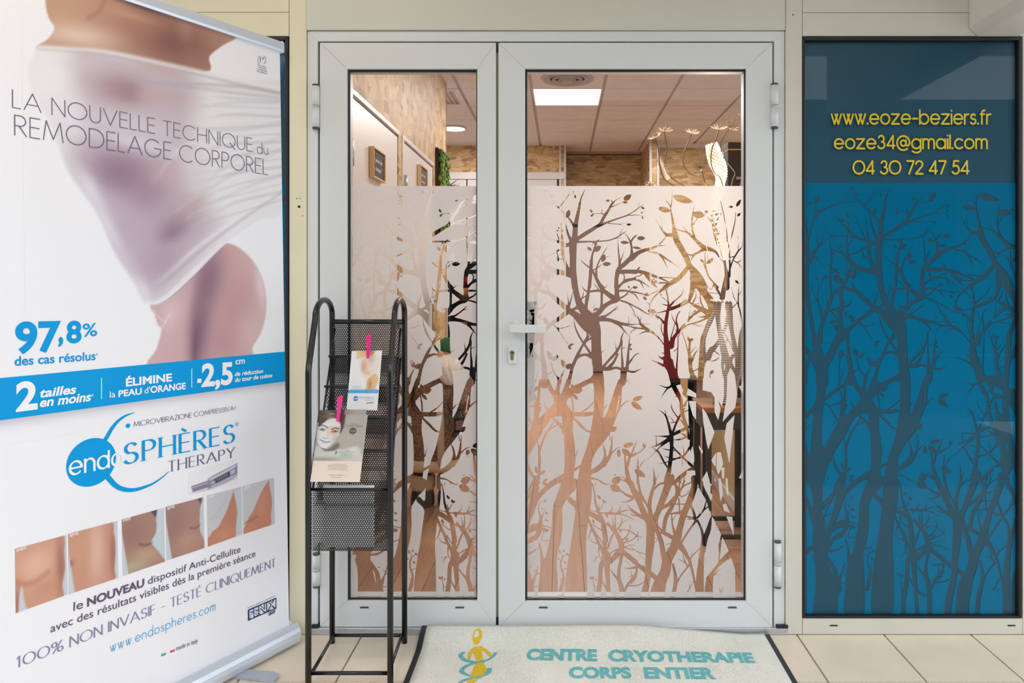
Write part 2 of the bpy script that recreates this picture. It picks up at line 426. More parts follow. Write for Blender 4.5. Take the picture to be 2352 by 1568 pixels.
# ------------------------------------------------------------------ the forest design cut out of the frosted film
# Drawn once in millimetre-like units and reused on the two door panes and the side window (the same printed roll).
# lines: branch = x,y,width points; L = leaf (base, tip, width); P = solid outline; N = frosted piece left inside a clear area
FOREST = {
'A': (1200, 420, 0.15303, 0, 0, '''
945,90,4 880,230,22 845,400,45 812,560,60 795,650,72 785,800,85 765,900,105 757,1000,112 760,1100,100 758,1250,98 760,1350,100 775,1450,95 785,1568,85
720,1375,95 600,1345,76 480,1322,86 350,1230,60 230,1105,40 120,1060,20 40,1040,8
335,1190,42 300,1110,40 285,1000,28 285,900,22 300,770,20 310,680,14 305,620,8 290,590,4
285,1110,22 380,1095,18 460,1060,22 560,1000,25 650,950,35 700,930,50
700,930,46 600,900,30 500,870,45 400,835,40 300,735,35 220,640,30 170,580,20 110,530,6 50,510,3
400,840,36 290,832,20 180,825,18 100,830,15 30,815,4
110,832,12 30,855,4
570,905,20 540,820,14 500,720,8 420,540,4
L 420 540 390 515 20
L 515 728 545 700 18
L 535 665 565 690 20
580,640,4 590,760,20 602,900,45 610,1050,55 640,1200,50 690,1330,80
L 580 645 580 590 30
L 585 730 620 705 22
L 555 1130 595 1150 22
735,890,40 690,780,35 650,640,22 630,520,16 620,450,16 560,390,16 500,330,14 440,250,10 400,170,6 420,60,3
550,370,30 600,310,20 650,240,12 700,180,6 780,145,4
680,200,5 710,130,4 695,105,3
L 790 178 795 238 34
L 765 120 768 148 14
630,460,14 630,400,8 645,350,3
L 660 525 705 400 74
775,645,40 720,560,28 680,510,14
460,330,6 380,310,8 250,320,8 140,345,6 50,370,6
200,322,6 350,240,6 450,155,3
480,320,8 400,265,8 320,220,4
L 320 110 385 115 30
L 415 185 478 215 30
L 330 160 340 205 14
L 275 255 300 232 14
405,160,6 370,70,2
L 295 560 292 485 42
L 200 590 272 592 36
300,680,12 360,620,8 420,585,3
L 400 625 445 615 22
385,850,18 330,930,18 290,1020,14
690,930,20 720,840,10 730,780,3
810,850,55 930,770,60 1060,690,55 1160,620,45 1230,500,45 1290,410,38 1335,330,30 1400,260,14 1500,205,3
1330,340,22 1345,300,18 1335,260,8 1310,250,3
L 1312 262 1250 272 40
1340,360,14 1430,320,8 1520,280,3
L 1520 255 1635 175 88
L 1505 290 1582 288 42
1240,490,20 1190,460,12 1060,460,6
1205,470,10 1190,430,10 1203,385,3
L 1048 448 1012 390 36
L 1022 505 1072 458 36
1100,665,50 1250,600,30 1400,545,22 1560,490,18 1699,415,12
1560,490,10 1699,480,8
1290,605,14 1450,618,8 1570,598,3
1440,620,5 1510,640,2
L 1562 622 1638 622 38
810,885,36 1000,880,22 1150,875,18 1300,860,18 1430,810,18 1500,760,12 1575,710,3
1460,790,14 1480,720,8 1530,665,3
1370,840,8 1500,820,3
1155,845,6 1110,890,28 1080,980,28 1045,1100,32 1030,1250,50 1020,1400,50 1010,1568,40
1060,890,20 1100,920,14 1140,940,3
1060,900,8 1040,950,3
L 978 962 1040 1018 48
L 1065 1020 1183 948 84
870,1150,6 940,1220,18 1010,1270,24
1000,1150,4 1015,1200,12
1050,1310,30 1100,1420,40 1140,1500,45 1200,1568,60
1060,1310,18 1130,1270,16 1190,1220,6
1110,1400,40 1110,1300,26 1140,1200,22 1200,1080,14 1300,910,3
L 1195 1185 1235 1068 74
1260,1110,8 1320,1092,3
L 1205 1218 1333 1212 68
1430,850,4 1440,1000,18 1455,1150,28 1460,1250,50 1430,1330,70 1410,1450,55 1400,1568,50
1470,1180,20 1500,1100,14 1530,1020,3
1470,1270,60 1560,1190,70 1630,1110,60 1640,1000,34 1625,900,30 1580,810,14 1510,730,3
1620,900,30 1660,830,25 1699,800,20
L 1470 888 1605 895 52
1480,1335,66 1600,1330,60 1699,1340,55
1640,1120,60 1699,1080,50
1500,1360,10 1530,1400,18 1520,1500,18
1430,1568,35 1480,1520,35 1560,1455,30 1699,1430,22
245,1190,4 280,1290,14 290,1380,40
280,1180,4 285,1290,10
430,1160,3 370,1250,14 300,1370,25
P 255,1375 340,1370 430,1320 430,1380 400,1470 370,1480 345,1440 300,1470 255,1430
440,1400,20 480,1385,3
320,1360,25 400,1300,20
130,980,4 190,1050,20 250,1110,20
L 170 960 195 1005 24
L 195 1005 228 980 18
L 85 1050 85 1118 36
505,1010,25 520,1060,14 540,1110,10
L 540 1115 535 1182 32
L 505 1125 530 1105 20
470,1260,5 530,1243,3
'''),
'B': (1450, 420, 0.15306, 0, 0, '''
612,110,4 610,250,12 592,380,18 610,500,26 635,650,45 660,780,85 690,880,90 760,1000,85 830,1130,85 880,1250,80 960,1350,110 1030,1450,120 1090,1568,110
L 618 195 935 292 115
L 590 422 380 378 84
510,252,4 560,310,12 590,375,14
640,780,70 570,780,50 520,770,40 450,690,18 390,590,10 358,520,3
465,700,8 455,580,6 435,495,3
540,780,10 470,870,16 380,950,28 300,985,45 200,1010,50 100,1050,65 0,1130,90
380,950,20 510,935,3
270,1035,20 380,1050,35 440,1085,35 560,1160,20 740,1280,3
440,1090,25 500,1180,16 545,1290,3
655,690,14 760,720,20 850,750,28 940,830,45 1040,930,60 1110,980,80 1200,1000,55 1270,1040,35 1330,1130,14 1400,1200,14
760,630,3 820,710,12 880,770,14
950,330,3 920,470,18 910,600,25 920,720,25 950,810,30
L 910 467 1120 480 108
1000,520,8 930,620,18
1110,985,60 1010,1040,35 940,1080,30 890,1175,3
940,1080,20 880,1080,22 820,1055,14
1430,1568,90 1435,1400,70 1410,1250,40 1390,1150,40 1350,1000,50 1290,880,45 1250,750,40 1230,620,40 1210,500,35 1230,420,25
1220,600,30 1170,540,14 1130,500,4
1260,640,30 1300,540,22 1360,440,3
1300,760,40 1270,680,25
L 1100 430 1165 430 50
L 1260 490 1320 440 32
L 1240 420 1260 480 32
1470,1400,40 1480,1250,25 1470,1100,25 1470,1000,20 1440,850,18 1430,730,12 1400,540,12 1340,280,8 1260,85,3
1480,900,14 1520,740,16 1560,550,10 1565,360,4
L 1460 355 1530 360 38
L 1575 355 1645 245 52
L 1590 500 1640 450 40
1480,1290,20 1530,1150,20 1600,1030,22 1660,950,12 1690,790,3
1600,1030,10 1605,900,6 1600,800,3
1545,1170,14 1600,1190,14 1675,1135,3
1590,1190,12 1690,1310,3
1480,1115,12 1560,1100,14
1110,1030,6 1105,1150,16 1120,1270,20 1160,1400,22 1240,1500,26 1300,1568,30
L 1035 1140 1090 1195 42
L 1125 1210 1240 1125 62
1120,1150,8 1185,1040,3
1080,1200,10 1115,1300,14
870,1230,60 800,1330,65 700,1440,70 600,1500,65 500,1568,60
680,1430,14 560,1420,14 420,1415,16
550,1480,22 460,1440,22 420,1425,30 300,1380,50 180,1340,50 60,1325,50 0,1325,50
560,1500,22 400,1500,18
L 85 1305 135 1255 30
L 85 828 212 828 68
L 22 965 152 982 42
20,850,20 50,800,16 100,770,3
0,455,14 90,390,12 150,345,8 188,315,3
100,380,8 130,290,3
L 145 360 202 390 34
0,490,8 90,480,8 190,505,4
L 145 462 172 425 20
L 160 500 175 545 22
180,1350,20 130,1390,14 60,1410,10 0,1440,10
200,1350,40 240,1400,50 300,1480,45 360,1550,25
L 335 1510 380 1455 30
130,1480,8 60,1450,20 0,1440,20
150,1480,12 270,1560,4
150,1490,8 185,1568,4
L 1560 1460 1615 1510 36
P 880,1290 900,1568 1100,1568 1040,1450 960,1340 900,1200
'''),
'C': (1200, 640, 0.15303, 0, 0, '''
770,-5,92 790,100,82 805,200,88 835,320,95 880,420,115 930,500,130 980,580,190 1050,690,210 1095,800,165 1105,950,145 1110,1100,150 1120,1250,150 1130,1350,145 1140,1568,160
690,460,80 600,390,80 480,280,70 400,215,60 300,190,55 215,165,20
400,215,50 370,110,16 345,60,3
690,480,85 560,590,62 440,670,60 380,730,60 300,820,50 220,900,50 150,980,60
690,475,80 780,530,95 880,620,140 980,700,190 1060,760,180
1010,-5,40 1000,100,38 990,200,45 970,300,55 955,400,50 950,500,60
840,400,40 790,440,30 720,470,30
870,445,16 760,465,16
690,460,40 690,350,18 672,225,3
700,420,30 730,300,18 760,190,3
890,300,14 970,245,16
885,310,20 910,240,14 920,170,3
890,110,3 940,175,22 1000,190,30 1100,180,36 1180,180,36
1070,65,3 1140,160,16
1110,-5,45 1170,110,60 1220,180,60 1310,250,75 1380,300,85
1230,140,14 1275,100,3
1190,180,40 1190,280,36 1185,400,36 1150,500,50 1060,580,60
1410,-5,60 1410,100,60 1415,200,65 1420,300,90
1400,320,85 1310,360,60 1220,420,70 1150,500,80 1070,570,80 1000,640,100
1440,320,20 1520,340,26 1600,370,24 1699,420,12
1600,380,18 1650,450,12 1699,560,8
1450,180,35 1560,180,26 1640,210,18 1699,250,12
1460,290,20 1560,240,8 1650,238,3
1460,300,20 1540,250,22 1620,160,12 1680,105,3
1440,140,30 1500,70,26 1600,30,20 1699,10,16
1520,50,20 1525,0,18
L 1600 145 1590 100 30
1060,550,20 1070,470,8 1073,380,3
L 1070 470 1138 440 38
1060,630,130 1150,605,85 1250,610,60 1350,630,48 1500,670,34 1620,685,22 1699,685,8
1360,640,50 1450,690,40 1520,770,20 1590,855,4
1480,690,18 1600,710,14 1699,745,20
1220,575,30 1320,510,24 1390,450,16 1450,395,3
1380,470,12 1450,450,3
1110,600,50 1220,565,40
1590,680,8 1595,560,3
1590,660,6 1640,600,3
1600,860,3 1640,790,10 1699,750,14
770,595,3 785,700,18 830,820,26 900,940,30 960,1030,34 1020,1120,40
970,790,30 975,860,30 930,950,36 880,1040,36 830,1140,50 790,1230,50 750,1320,50 720,1450,50 690,1568,70
1020,830,14 985,890,18 940,970,26
1040,880,30 960,940,20
820,1180,50 880,1150,40 960,1140,40 1040,1170,70
L 650 1340 750 1280 84
L 640 1335 585 1210 72
640,1350,10 600,1430,25 570,1500,40 555,1568,56
430,1240,8 450,1350,18 500,1450,24 560,1510,30
360,1360,6 430,1250,6
380,1440,20 440,1400,14 508,1355,3
L 430 1215 375 1080 78
L 440 1225 542 1150 66
470,690,40 520,740,26 600,740,18 740,695,3
520,740,20 600,860,14 690,990,6
L 700 1000 770 975 38
L 690 1000 728 1065 42
L 380 690 315 570 72
310,800,30 295,900,40 290,1000,46 300,1150,60 320,1280,75 335,1440,85 330,1568,150
245,880,16 275,980,24
270,1230,18 220,1140,8 170,1085,3
1190,1345,40 1300,1220,36 1400,1110,40 1470,990,36 1490,870,22 1540,755,3
1300,1330,60 1370,1250,40 1430,1130,30
1410,1090,22 1400,1000,8 1390,955,3
1180,1340,80 1300,1355,50 1400,1335,36 1480,1355,40
1500,930,10 1490,1100,20 1500,1250,36 1500,1360,40
1570,1360,50 1585,1150,36 1610,860,6
1480,1050,14 1560,1025,4
L 1590 1025 1640 970 34
L 1600 1040 1650 1070 34
1600,1260,40 1660,1180,16 1699,1140,14
1570,1380,30 1640,1395,24 1699,1395,14
1185,1105,10 1240,1072,3
1520,1370,95 1515,1480,95 1500,1568,90
1535,1500,40 1545,1568,14
P 1035,1100 1055,1300 1062,1470 840,1568 1230,1568 1218,1450 1195,1340 1185,1100
'''),
'D': (1450, 640, 0.15306, 0, 0, '''
960,-5,170 990,60,140 1070,170,115 1150,290,110 1200,400,110 1210,520,100 1180,640,80 1130,750,70 1080,900,80 1070,1050,90 1070,1200,110 1050,1350,90 1040,1568,90
930,40,90 920,150,80 880,300,50 850,350,30
860,340,40 780,390,30 700,420,30 600,460,30 370,520,5
860,345,14 930,390,40 1020,440,60 1100,480,80 1180,540,90
1080,430,20 1040,330,22 1030,200,14 990,120,20
920,370,20 970,260,16 965,170,3
940,330,10 1000,265,3
950,385,10 1060,355,3
960,400,10 1040,400,3
1160,560,60 1090,570,30 1000,575,4
1150,580,30 1050,630,26 960,660,24 850,690,20 720,780,36
900,670,10 1000,700,10 1095,715,3
1060,460,50 960,520,36 880,590,36 850,640,24
960,480,20 900,520,3
890,400,8 880,480,6 860,600,14
545,1200,100 530,1000,85 515,800,60 520,650,55 545,500,45 560,400,30 550,300,18 530,200,16 500,150,6
530,180,14 545,130,4
P 480,1180 620,1190 640,1300 690,1420 720,1500 750,1575 590,1575 545,1390 480,1300
580,410,30 640,340,26 700,290,18 760,230,16 795,125,3
550,400,20 500,390,14 450,373,3
590,440,30 700,400,26 820,320,26
560,470,20 470,495,12 360,515,3
545,345,14 480,290,10 425,250,4
L 425 235 465 238 22
590,1000,110 630,900,60 690,800,40 690,700,28 675,620,20 700,530,14 760,460,3
690,570,6 720,480,3
680,700,14 630,610,12 595,510,3
590,900,18 630,760,12 660,650,8
700,820,34 750,740,34 800,680,30
690,810,10 650,750,3
700,870,12 745,800,3
700,860,12 700,1000,14 690,1200,20 680,1350,28 690,1450,20
640,1090,12 690,1045,8
500,890,14 450,760,14 460,660,8
490,660,40 430,590,24 380,550,10
L 245 475 385 500 74
L 365 530 405 610 38
280,440,20 270,380,14 230,350,3
275,400,14 330,290,20 400,220,30 480,150,45 600,60,60 720,-20,50
340,545,8 230,520,14 120,450,20 0,390,14
340,548,6 255,590,3
520,1040,14 440,920,16 340,820,30 250,770,50 150,690,40 120,620,24 90,545,3
130,640,14 155,565,3
100,590,8 10,520,3
200,750,24 100,740,22 0,720,16
140,680,10 290,680,3
130,682,10 0,682,8
310,800,20 200,795,18 90,850,3
60,200,25 180,230,14 280,245,3
60,205,25 0,190,20
60,240,20 120,330,3
240,255,16 330,210,14 400,180,16
L 195 255 250 210 38
L 180 270 235 318 42
L 20 130 100 130 44
400,70,14 360,30,14 330,-5,14
400,60,16 540,60,22
300,20,40 400,150,4
120,20,14 200,70,14 285,140,3
110,10,14 190,145,3
0,10,12 110,25,16
0,1230,20 40,1160,16 90,1125,14 130,1130,3
0,1395,30 60,1390,24 150,1345,3
280,1210,3 400,1260,24 480,1300,40
535,1170,30 490,1120,16 445,1110,3
530,1190,80 450,1190,30 405,1145,3
1420,-5,60 1390,150,70 1360,320,80
1240,90,30 1330,230,34 1370,330,40
1240,80,14 1190,160,12 1130,90,3
1180,210,14 1300,220,8
1040,30,12 1130,180,14 1210,280,20 1250,360,30
1300,380,110 1300,600,70 1330,800,70 1370,980,90 1400,1120,110 1450,1300,80 1410,1450,60 1405,1568,60
1460,380,110 1480,600,90 1510,800,60 1550,1000,70 1590,1200,70 1600,1568,90
1200,1080,80 1290,980,60 1350,860,40 1420,700,50 1450,560,60
1150,1180,100 1200,1060,80
1380,1200,60 1370,1320,40 1390,1450,40
1530,1150,50 1480,1250,70 1560,1400,50 1600,1500,60
1420,950,14 1440,890,14 1360,760,10
1440,890,12 1490,980,12 1530,1090,12
1310,1190,20 1240,1230,16 1170,1225,4
1320,1140,20 1230,1070,16
L 1180 1430 1235 1370 52
1180,1440,14 1185,1568,18
1690,700,50 1650,850,70 1640,1050,80 1660,1250,90 1630,1450,90 1620,1568,80
1670,680,20 1640,520,22 1600,380,14 1540,280,10 1500,120,3
1610,420,20 1605,250,14 1620,70,3
1610,250,10 1675,140,3
1480,470,30 1580,370,10 1600,320,6
L 1560 20 1610 75 36
880,940,30 870,1100,36 880,1200,60 890,1350,60 920,1450,70 960,1568,80
L 880 940 840 865 46
L 885 935 928 890 46
895,1110,14 970,1010,3
910,1230,40 950,1130,26 1020,1040,3
930,1390,14 1000,1350,14
760,800,14 810,940,14 860,1130,20
P 1010,1200 1120,1180 1140,1230 1090,1290 1010,1280
'''),
'E': (1200, 870, 0.15303, 0, 0, '''
P 1065,-15 1222,-15 1232,200 1222,430 1210,605 1270,500 1330,330 1400,110 1455,-15 1545,-15 1495,130 1485,300 1475,440 1400,590 1370,690 1330,800 1210,960 1110,1080 1050,1200 1028,1370 1035,1575 815,1575 860,1350 900,1200 960,1050 1020,800 1060,560 1072,450 1075,250
N 1450,240 1462,270 1420,510 1408,500
P 310,-15 345,90 500,340 380,465 215,630 130,740 40,835 40,1140 140,1020 240,860 430,590 480,568 590,550 600,640 620,830 635,1100 630,1350 595,1575 755,1575 782,1350 795,1150 780,950 752,800 755,620 762,562 940,567 1070,543 1070,490 900,500 760,497 730,480 645,345 730,260 870,140 1065,42 1065,-15 1000,0 770,100 690,150 728,-15 670,-15 610,160 570,240 555,170 577,-15 520,-15 525,60 490,190 430,90 395,-15
L 735 80 785 175 52
L 770 200 905 155 90
L 755 225 835 315 56
735,260,18 755,370,24 760,480,20
1070,345,14 990,430,22 880,505,22
770,590,30 870,690,40 950,770,30 1020,795,24
450,580,24 530,660,40 600,740,50 620,800,40
600,665,10 500,700,18 420,750,18
480,620,16 420,730,22 340,850,36 290,980,36 255,1080,40 255,1200,42 250,1400,45 230,1568,50
500,600,3 470,640,12
215,900,18 240,1000,24 255,1080,30
P 165,350 240,345 285,380 230,405 290,420 270,490 225,515 215,620 130,740 165,600 180,480
330,415,10 380,470,18
335,330,3 340,390,10 375,460,18
60,430,14 165,400,8
50,560,8 135,680,10
45,670,6 110,735,8
70,1320,20 140,1450,26 200,1530,30
L 225 1420 185 1300 52
L 265 1430 347 1370 52
L 310 1545 372 1490 38
800,1160,16 820,1090,10 840,1035,3
770,1370,40 870,1310,40
1225,440,24 1280,375,3
1480,410,24 1560,340,12 1640,322,4
L 1330 790 1415 715 74
1550,0,14 1590,50,8 1635,75,3
1030,1400,70 1150,1330,80 1230,1230,70 1240,1130,36 1220,1030,24 1190,975,6
1220,1290,70 1300,1170,50 1330,1050,34 1350,830,4
1320,920,16 1305,820,3
1340,1110,20 1420,1040,14 1500,1020,4
L 1515 1015 1665 960 80
L 1445 1055 1450 1180 64
L 1490 1050 1635 1160 90
1610,1568,70 1570,1400,60 1550,1270,36 1535,1140,22
1580,1300,40 1610,1170,36 1660,1080,20 1699,980,10
1640,1160,30 1699,1110,20
1040,1490,30 1130,1510,20 1200,1568,16
L 1375 1448 1400 1428 18
1470,1435,3 1540,1500,22 1600,1568,40
1370,1485,3 1480,1505,12 1580,1550,20
640,1440,60 540,1500,70 430,1575,80
'''),
'F': (1450, 870, 0.15306, 0, 0, '''
L 20 320 172 260 74
L 0 345 162 462 90
600,870,60 480,860,20 335,857,3
590,880,50 460,960,36 275,1040,3
590,900,50 480,980,30 400,1050,14 230,1225,3
600,850,50 570,720,40 530,590,24 480,510,14 390,448,3
545,600,18 520,540,14 500,455,3
610,840,40 660,700,30 710,590,36 770,490,26 800,440,20
700,580,20 640,500,14 605,430,14 600,365,3
690,650,16 570,657,6
640,650,10 600,590,8 540,555,3
600,880,70 605,1000,55 600,1100,55 590,1200,60 575,1310,60 560,1400,70 540,1480,80 530,1568,90
620,840,40 720,790,50 800,750,50 850,720,40
700,800,20 660,765,3
640,915,8 740,905,24 830,870,26
860,890,40 780,830,26 740,820,6
740,610,20 790,680,30 830,730,40
600,990,30 660,1060,20 750,1150,26 850,1250,36 950,1340,50
460,1040,3 560,1065,16 690,1078,5
480,1150,3 600,1190,18 700,1190,20 790,1150,30 880,1020,30
790,1150,20 785,1060,10 745,925,3
390,1060,20 440,1150,30 500,1260,26 550,1340,20
380,1010,14 370,835,3
290,990,3 400,1100,20
390,1278,3 520,1250,12 640,1210,20 760,1160,16
760,1180,10 770,1300,8
620,-10,80 630,90,70 680,190,70 730,280,60 750,360,50 760,480,55 790,600,50 830,700,40 850,830,40 880,900,30
640,80,50 540,130,24 410,85,3
600,110,20 520,170,18 445,290,3
700,265,12 645,263,3
680,90,30 760,60,30
800,400,40 830,330,20 850,300,3
770,500,20 900,455,14 955,445,3
740,400,6 695,420,3
0,1130,20 50,1000,18 100,910,3
0,1170,16 120,1100,20 200,1030,16 240,960,3
L 195 1035 180 960 40
L 0 1010 20 950 40
95,1180,3 100,1260,22 95,1350,30 95,1568,34
110,1360,10 160,1260,14 230,1195,3
L 50 1360 213 1470 96
330,1320,3 345,1440,26 350,1568,50
360,1540,10 420,1410,3
610,1410,3 640,1480,20 600,1568,60
640,1568,60 740,1470,60 860,1380,60 970,1330,60
740,1568,14 760,1430,8
780,1568,16 800,1450,10
930,-10,110 960,120,90 990,250,60
P 700,-10 860,-10 1080,-10 1080,560 870,560 850,300 760,230 700,100
P 850,180 860,640 880,900 870,1030 950,1330 980,1575 1720,1575 1720,-10 850,-10
N 1075,-15 1390,-15 1390,260 1360,420 1300,310 1250,280 1200,200 1070,170
N 1440,-15 1560,-15 1590,230 1560,430 1370,645 1400,460 1430,280
N 1065,430 1130,520 1250,800 1155,1060 1130,960 1080,650
N 860,330 970,335 972,610 920,540
N 1250,280 1300,310 1340,450 1305,620 1250,500
N 1550,540 1470,1270 1395,890 1430,670
N 1690,430 1720,500 1720,1070 1655,1120 1665,700
N 830,240 850,140 975,220 975,285
N 670,100 740,80 780,180 760,220 720,190
N 920,1000 945,1160 945,1250 890,1240 880,1120
N 1010,990 1075,1080 1065,1130 1020,1050
N 1135,1380 1185,1575 1090,1575 1060,1510
N 1285,1100 1345,1100 1380,1280 1305,1440 1275,1330
N 1200,1220 1275,1100 1265,1320 1240,1290
N 830,1380 930,1370 940,1420 910,1575 830,1460
N 1250,1460 1290,1575 1260,1575
N 1350,1330 1400,1330 1390,1575 1370,1575
'''),
'G': (1200, 1100, 0.18492, 0, 0, '''
P 505,-10 690,-10 672,120 580,208 540,265 490,350 500,570 482,740 435,930 422,1030 430,1150 442,1330 440,1520 165,1520 205,1280 228,1100 222,920 195,780 215,780 240,880 272,1010 325,830 366,590 372,360 430,190
P 680,-10 862,-10 862,220 835,420 812,560 785,780 795,1000 802,1200 802,1520 510,1520 528,1280 570,980 600,820 642,520 662,370 545,262 585,205 665,288 672,120
490,20,60 400,40,60 280,130,60 190,230,60 130,350,70 80,500,60 55,590,30
170,-10,70 150,130,60 110,300,60 70,450,40
140,20,40 60,170,20
L 250 50 318 65 42
L 260 20 315 0 36
205,45,6 250,40,8
215,290,6 200,380,18 225,480,30 220,560,60 195,680,60 130,750,50 55,790,30
L 265 250 300 290 26
L 235 360 255 375 22
L 280 410 320 435 26
L 275 500 325 525 22
L 255 600 290 660 46
L 280 630 330 640 46
215,290,6 260,280,6
240,480,20 270,400,8 285,350,3
240,570,20 300,590,12 360,605,14
230,760,10 290,770,12 330,755,10
235,770,4 310,835,3
235,750,10 265,650,10
P 55,590 160,545 230,560 215,640 150,640 55,660
60,940,20 130,905,16 185,865,3
L 80 1090 112 1100 18
80,1520,60 115,1300,30 170,1180,18 190,1090,8 170,1070,3
185,1110,6 225,1065,3
170,1180,14 225,1165,10
100,1350,14 200,1330,10
130,1110,3 170,1160,8
75,1220,3 110,1270,16
460,1420,40 490,1330,50 510,1200,30 480,1100,22 480,1020,20 510,960,12 560,930,6
L 450 885 478 895 20
L 500 875 525 905 22
L 540 915 575 950 26
L 455 900 480 925 20
L 440 980 460 1000 24
L 515 1015 545 1050 26
490,1000,8 495,900,6
500,1130,14 545,1105,8
450,1200,3 480,1260,8
440,1430,14 505,1415,14
870,60,16 895,170,18 905,280,26 940,400,36 985,490,44 1010,600,60 1025,750,55 1025,880,60 1040,960,110 1030,1020,90
L 965 250 930 195 30
L 950 245 972 220 22
L 1020 300 990 250 30
L 1010 295 1038 270 24
970,370,8 1000,310,6
960,380,14 940,310,6
900,80,10 915,40,6
825,420,60 900,460,60 985,520,60
830,380,8 920,405,10 1000,420,14 1080,425,30 1180,425,26 1250,395,18 1350,380,3
1070,420,20 1110,380,14 1115,330,3
1180,420,20 1210,370,14 1220,320,3
1180,430,20 1270,450,14 1406,515,4
1290,290,3 1350,380,16 1406,430,24
L 1030 400 1060 480 34
L 870 495 895 560 32
820,500,30 860,600,34 900,680,36 940,780,36 990,880,40 1020,960,50
855,620,24 830,700,14 790,760,6
870,560,10 940,610,12 1000,640,20
930,700,20 980,770,14 1010,820,20
920,800,16 860,770,10 830,720,6
950,850,20 950,930,12 980,1000,8
940,960,12 900,1000,8 890,1045,3
930,965,6 850,978,3
1040,970,100 1050,1100,70 1060,1250,55 1070,1400,55 1080,1520,50
1020,1000,70 975,1080,55 965,1250,55 945,1400,60 925,1520,60
985,1260,20 1030,1340,20 1080,1420,30 1180,1500,30
1040,560,20 1130,620,40 1200,740,60 1230,860,70 1150,960,70 1090,1030,50
1060,540,24 1130,640,40
1130,620,30 1125,540,14 1110,450,3
1150,620,26 1155,500,14 1150,430,10
1160,640,24 1220,570,16 1240,480,8
1210,560,10 1290,510,6 1350,480,3
1200,620,10 1320,640,14 1406,690,10
1240,760,30 1300,700,16 1340,600,10 1330,560,3
L 1280 760 1315 735 32
L 1200 640 1240 650 36
1260,790,24 1350,760,14 1406,720,10
1230,830,20 1330,870,14 1406,880,8
1250,850,16 1340,820,10 1406,820,6
1060,860,20 1100,740,24 1140,660,20
1060,780,10 1050,700,8 1030,640,5
1090,920,16 1180,870,20
1240,880,50 1225,1000,36 1200,1120,40 1200,1250,50 1230,1350,60 1240,1520,60
1090,1120,10 1140,1190,24 1195,1250,40
1250,900,60 1330,970,60 1406,1030,60
1260,1400,30 1320,1290,30 1390,1200,24 1406,1160,16
1320,1320,18 1406,1325,14
1250,1100,4 1330,1110,18 1406,1100,24
1360,1240,14 1350,1130,6
1310,1220,3 1370,1190,12
1180,960,8 1220,1020,6
1280,1000,8 1330,1060,3
L 870 1245 830 1210 32
L 870 1245 880 1200 28
L 910 1260 905 1225 24
880,1250,8 900,1420,14 905,1520,16
895,1320,8 925,1350,4
L 1110 40 1230 -20 96
L 1090 75 1225 150 100
960,20,16 1040,65,14 1085,55,6
1230,150,20 1300,200,30 1380,225,40
1240,10,14 1320,50,30 1370,130,50 1406,200,50
1210,285,3 1300,280,16 1370,245,30
'''),
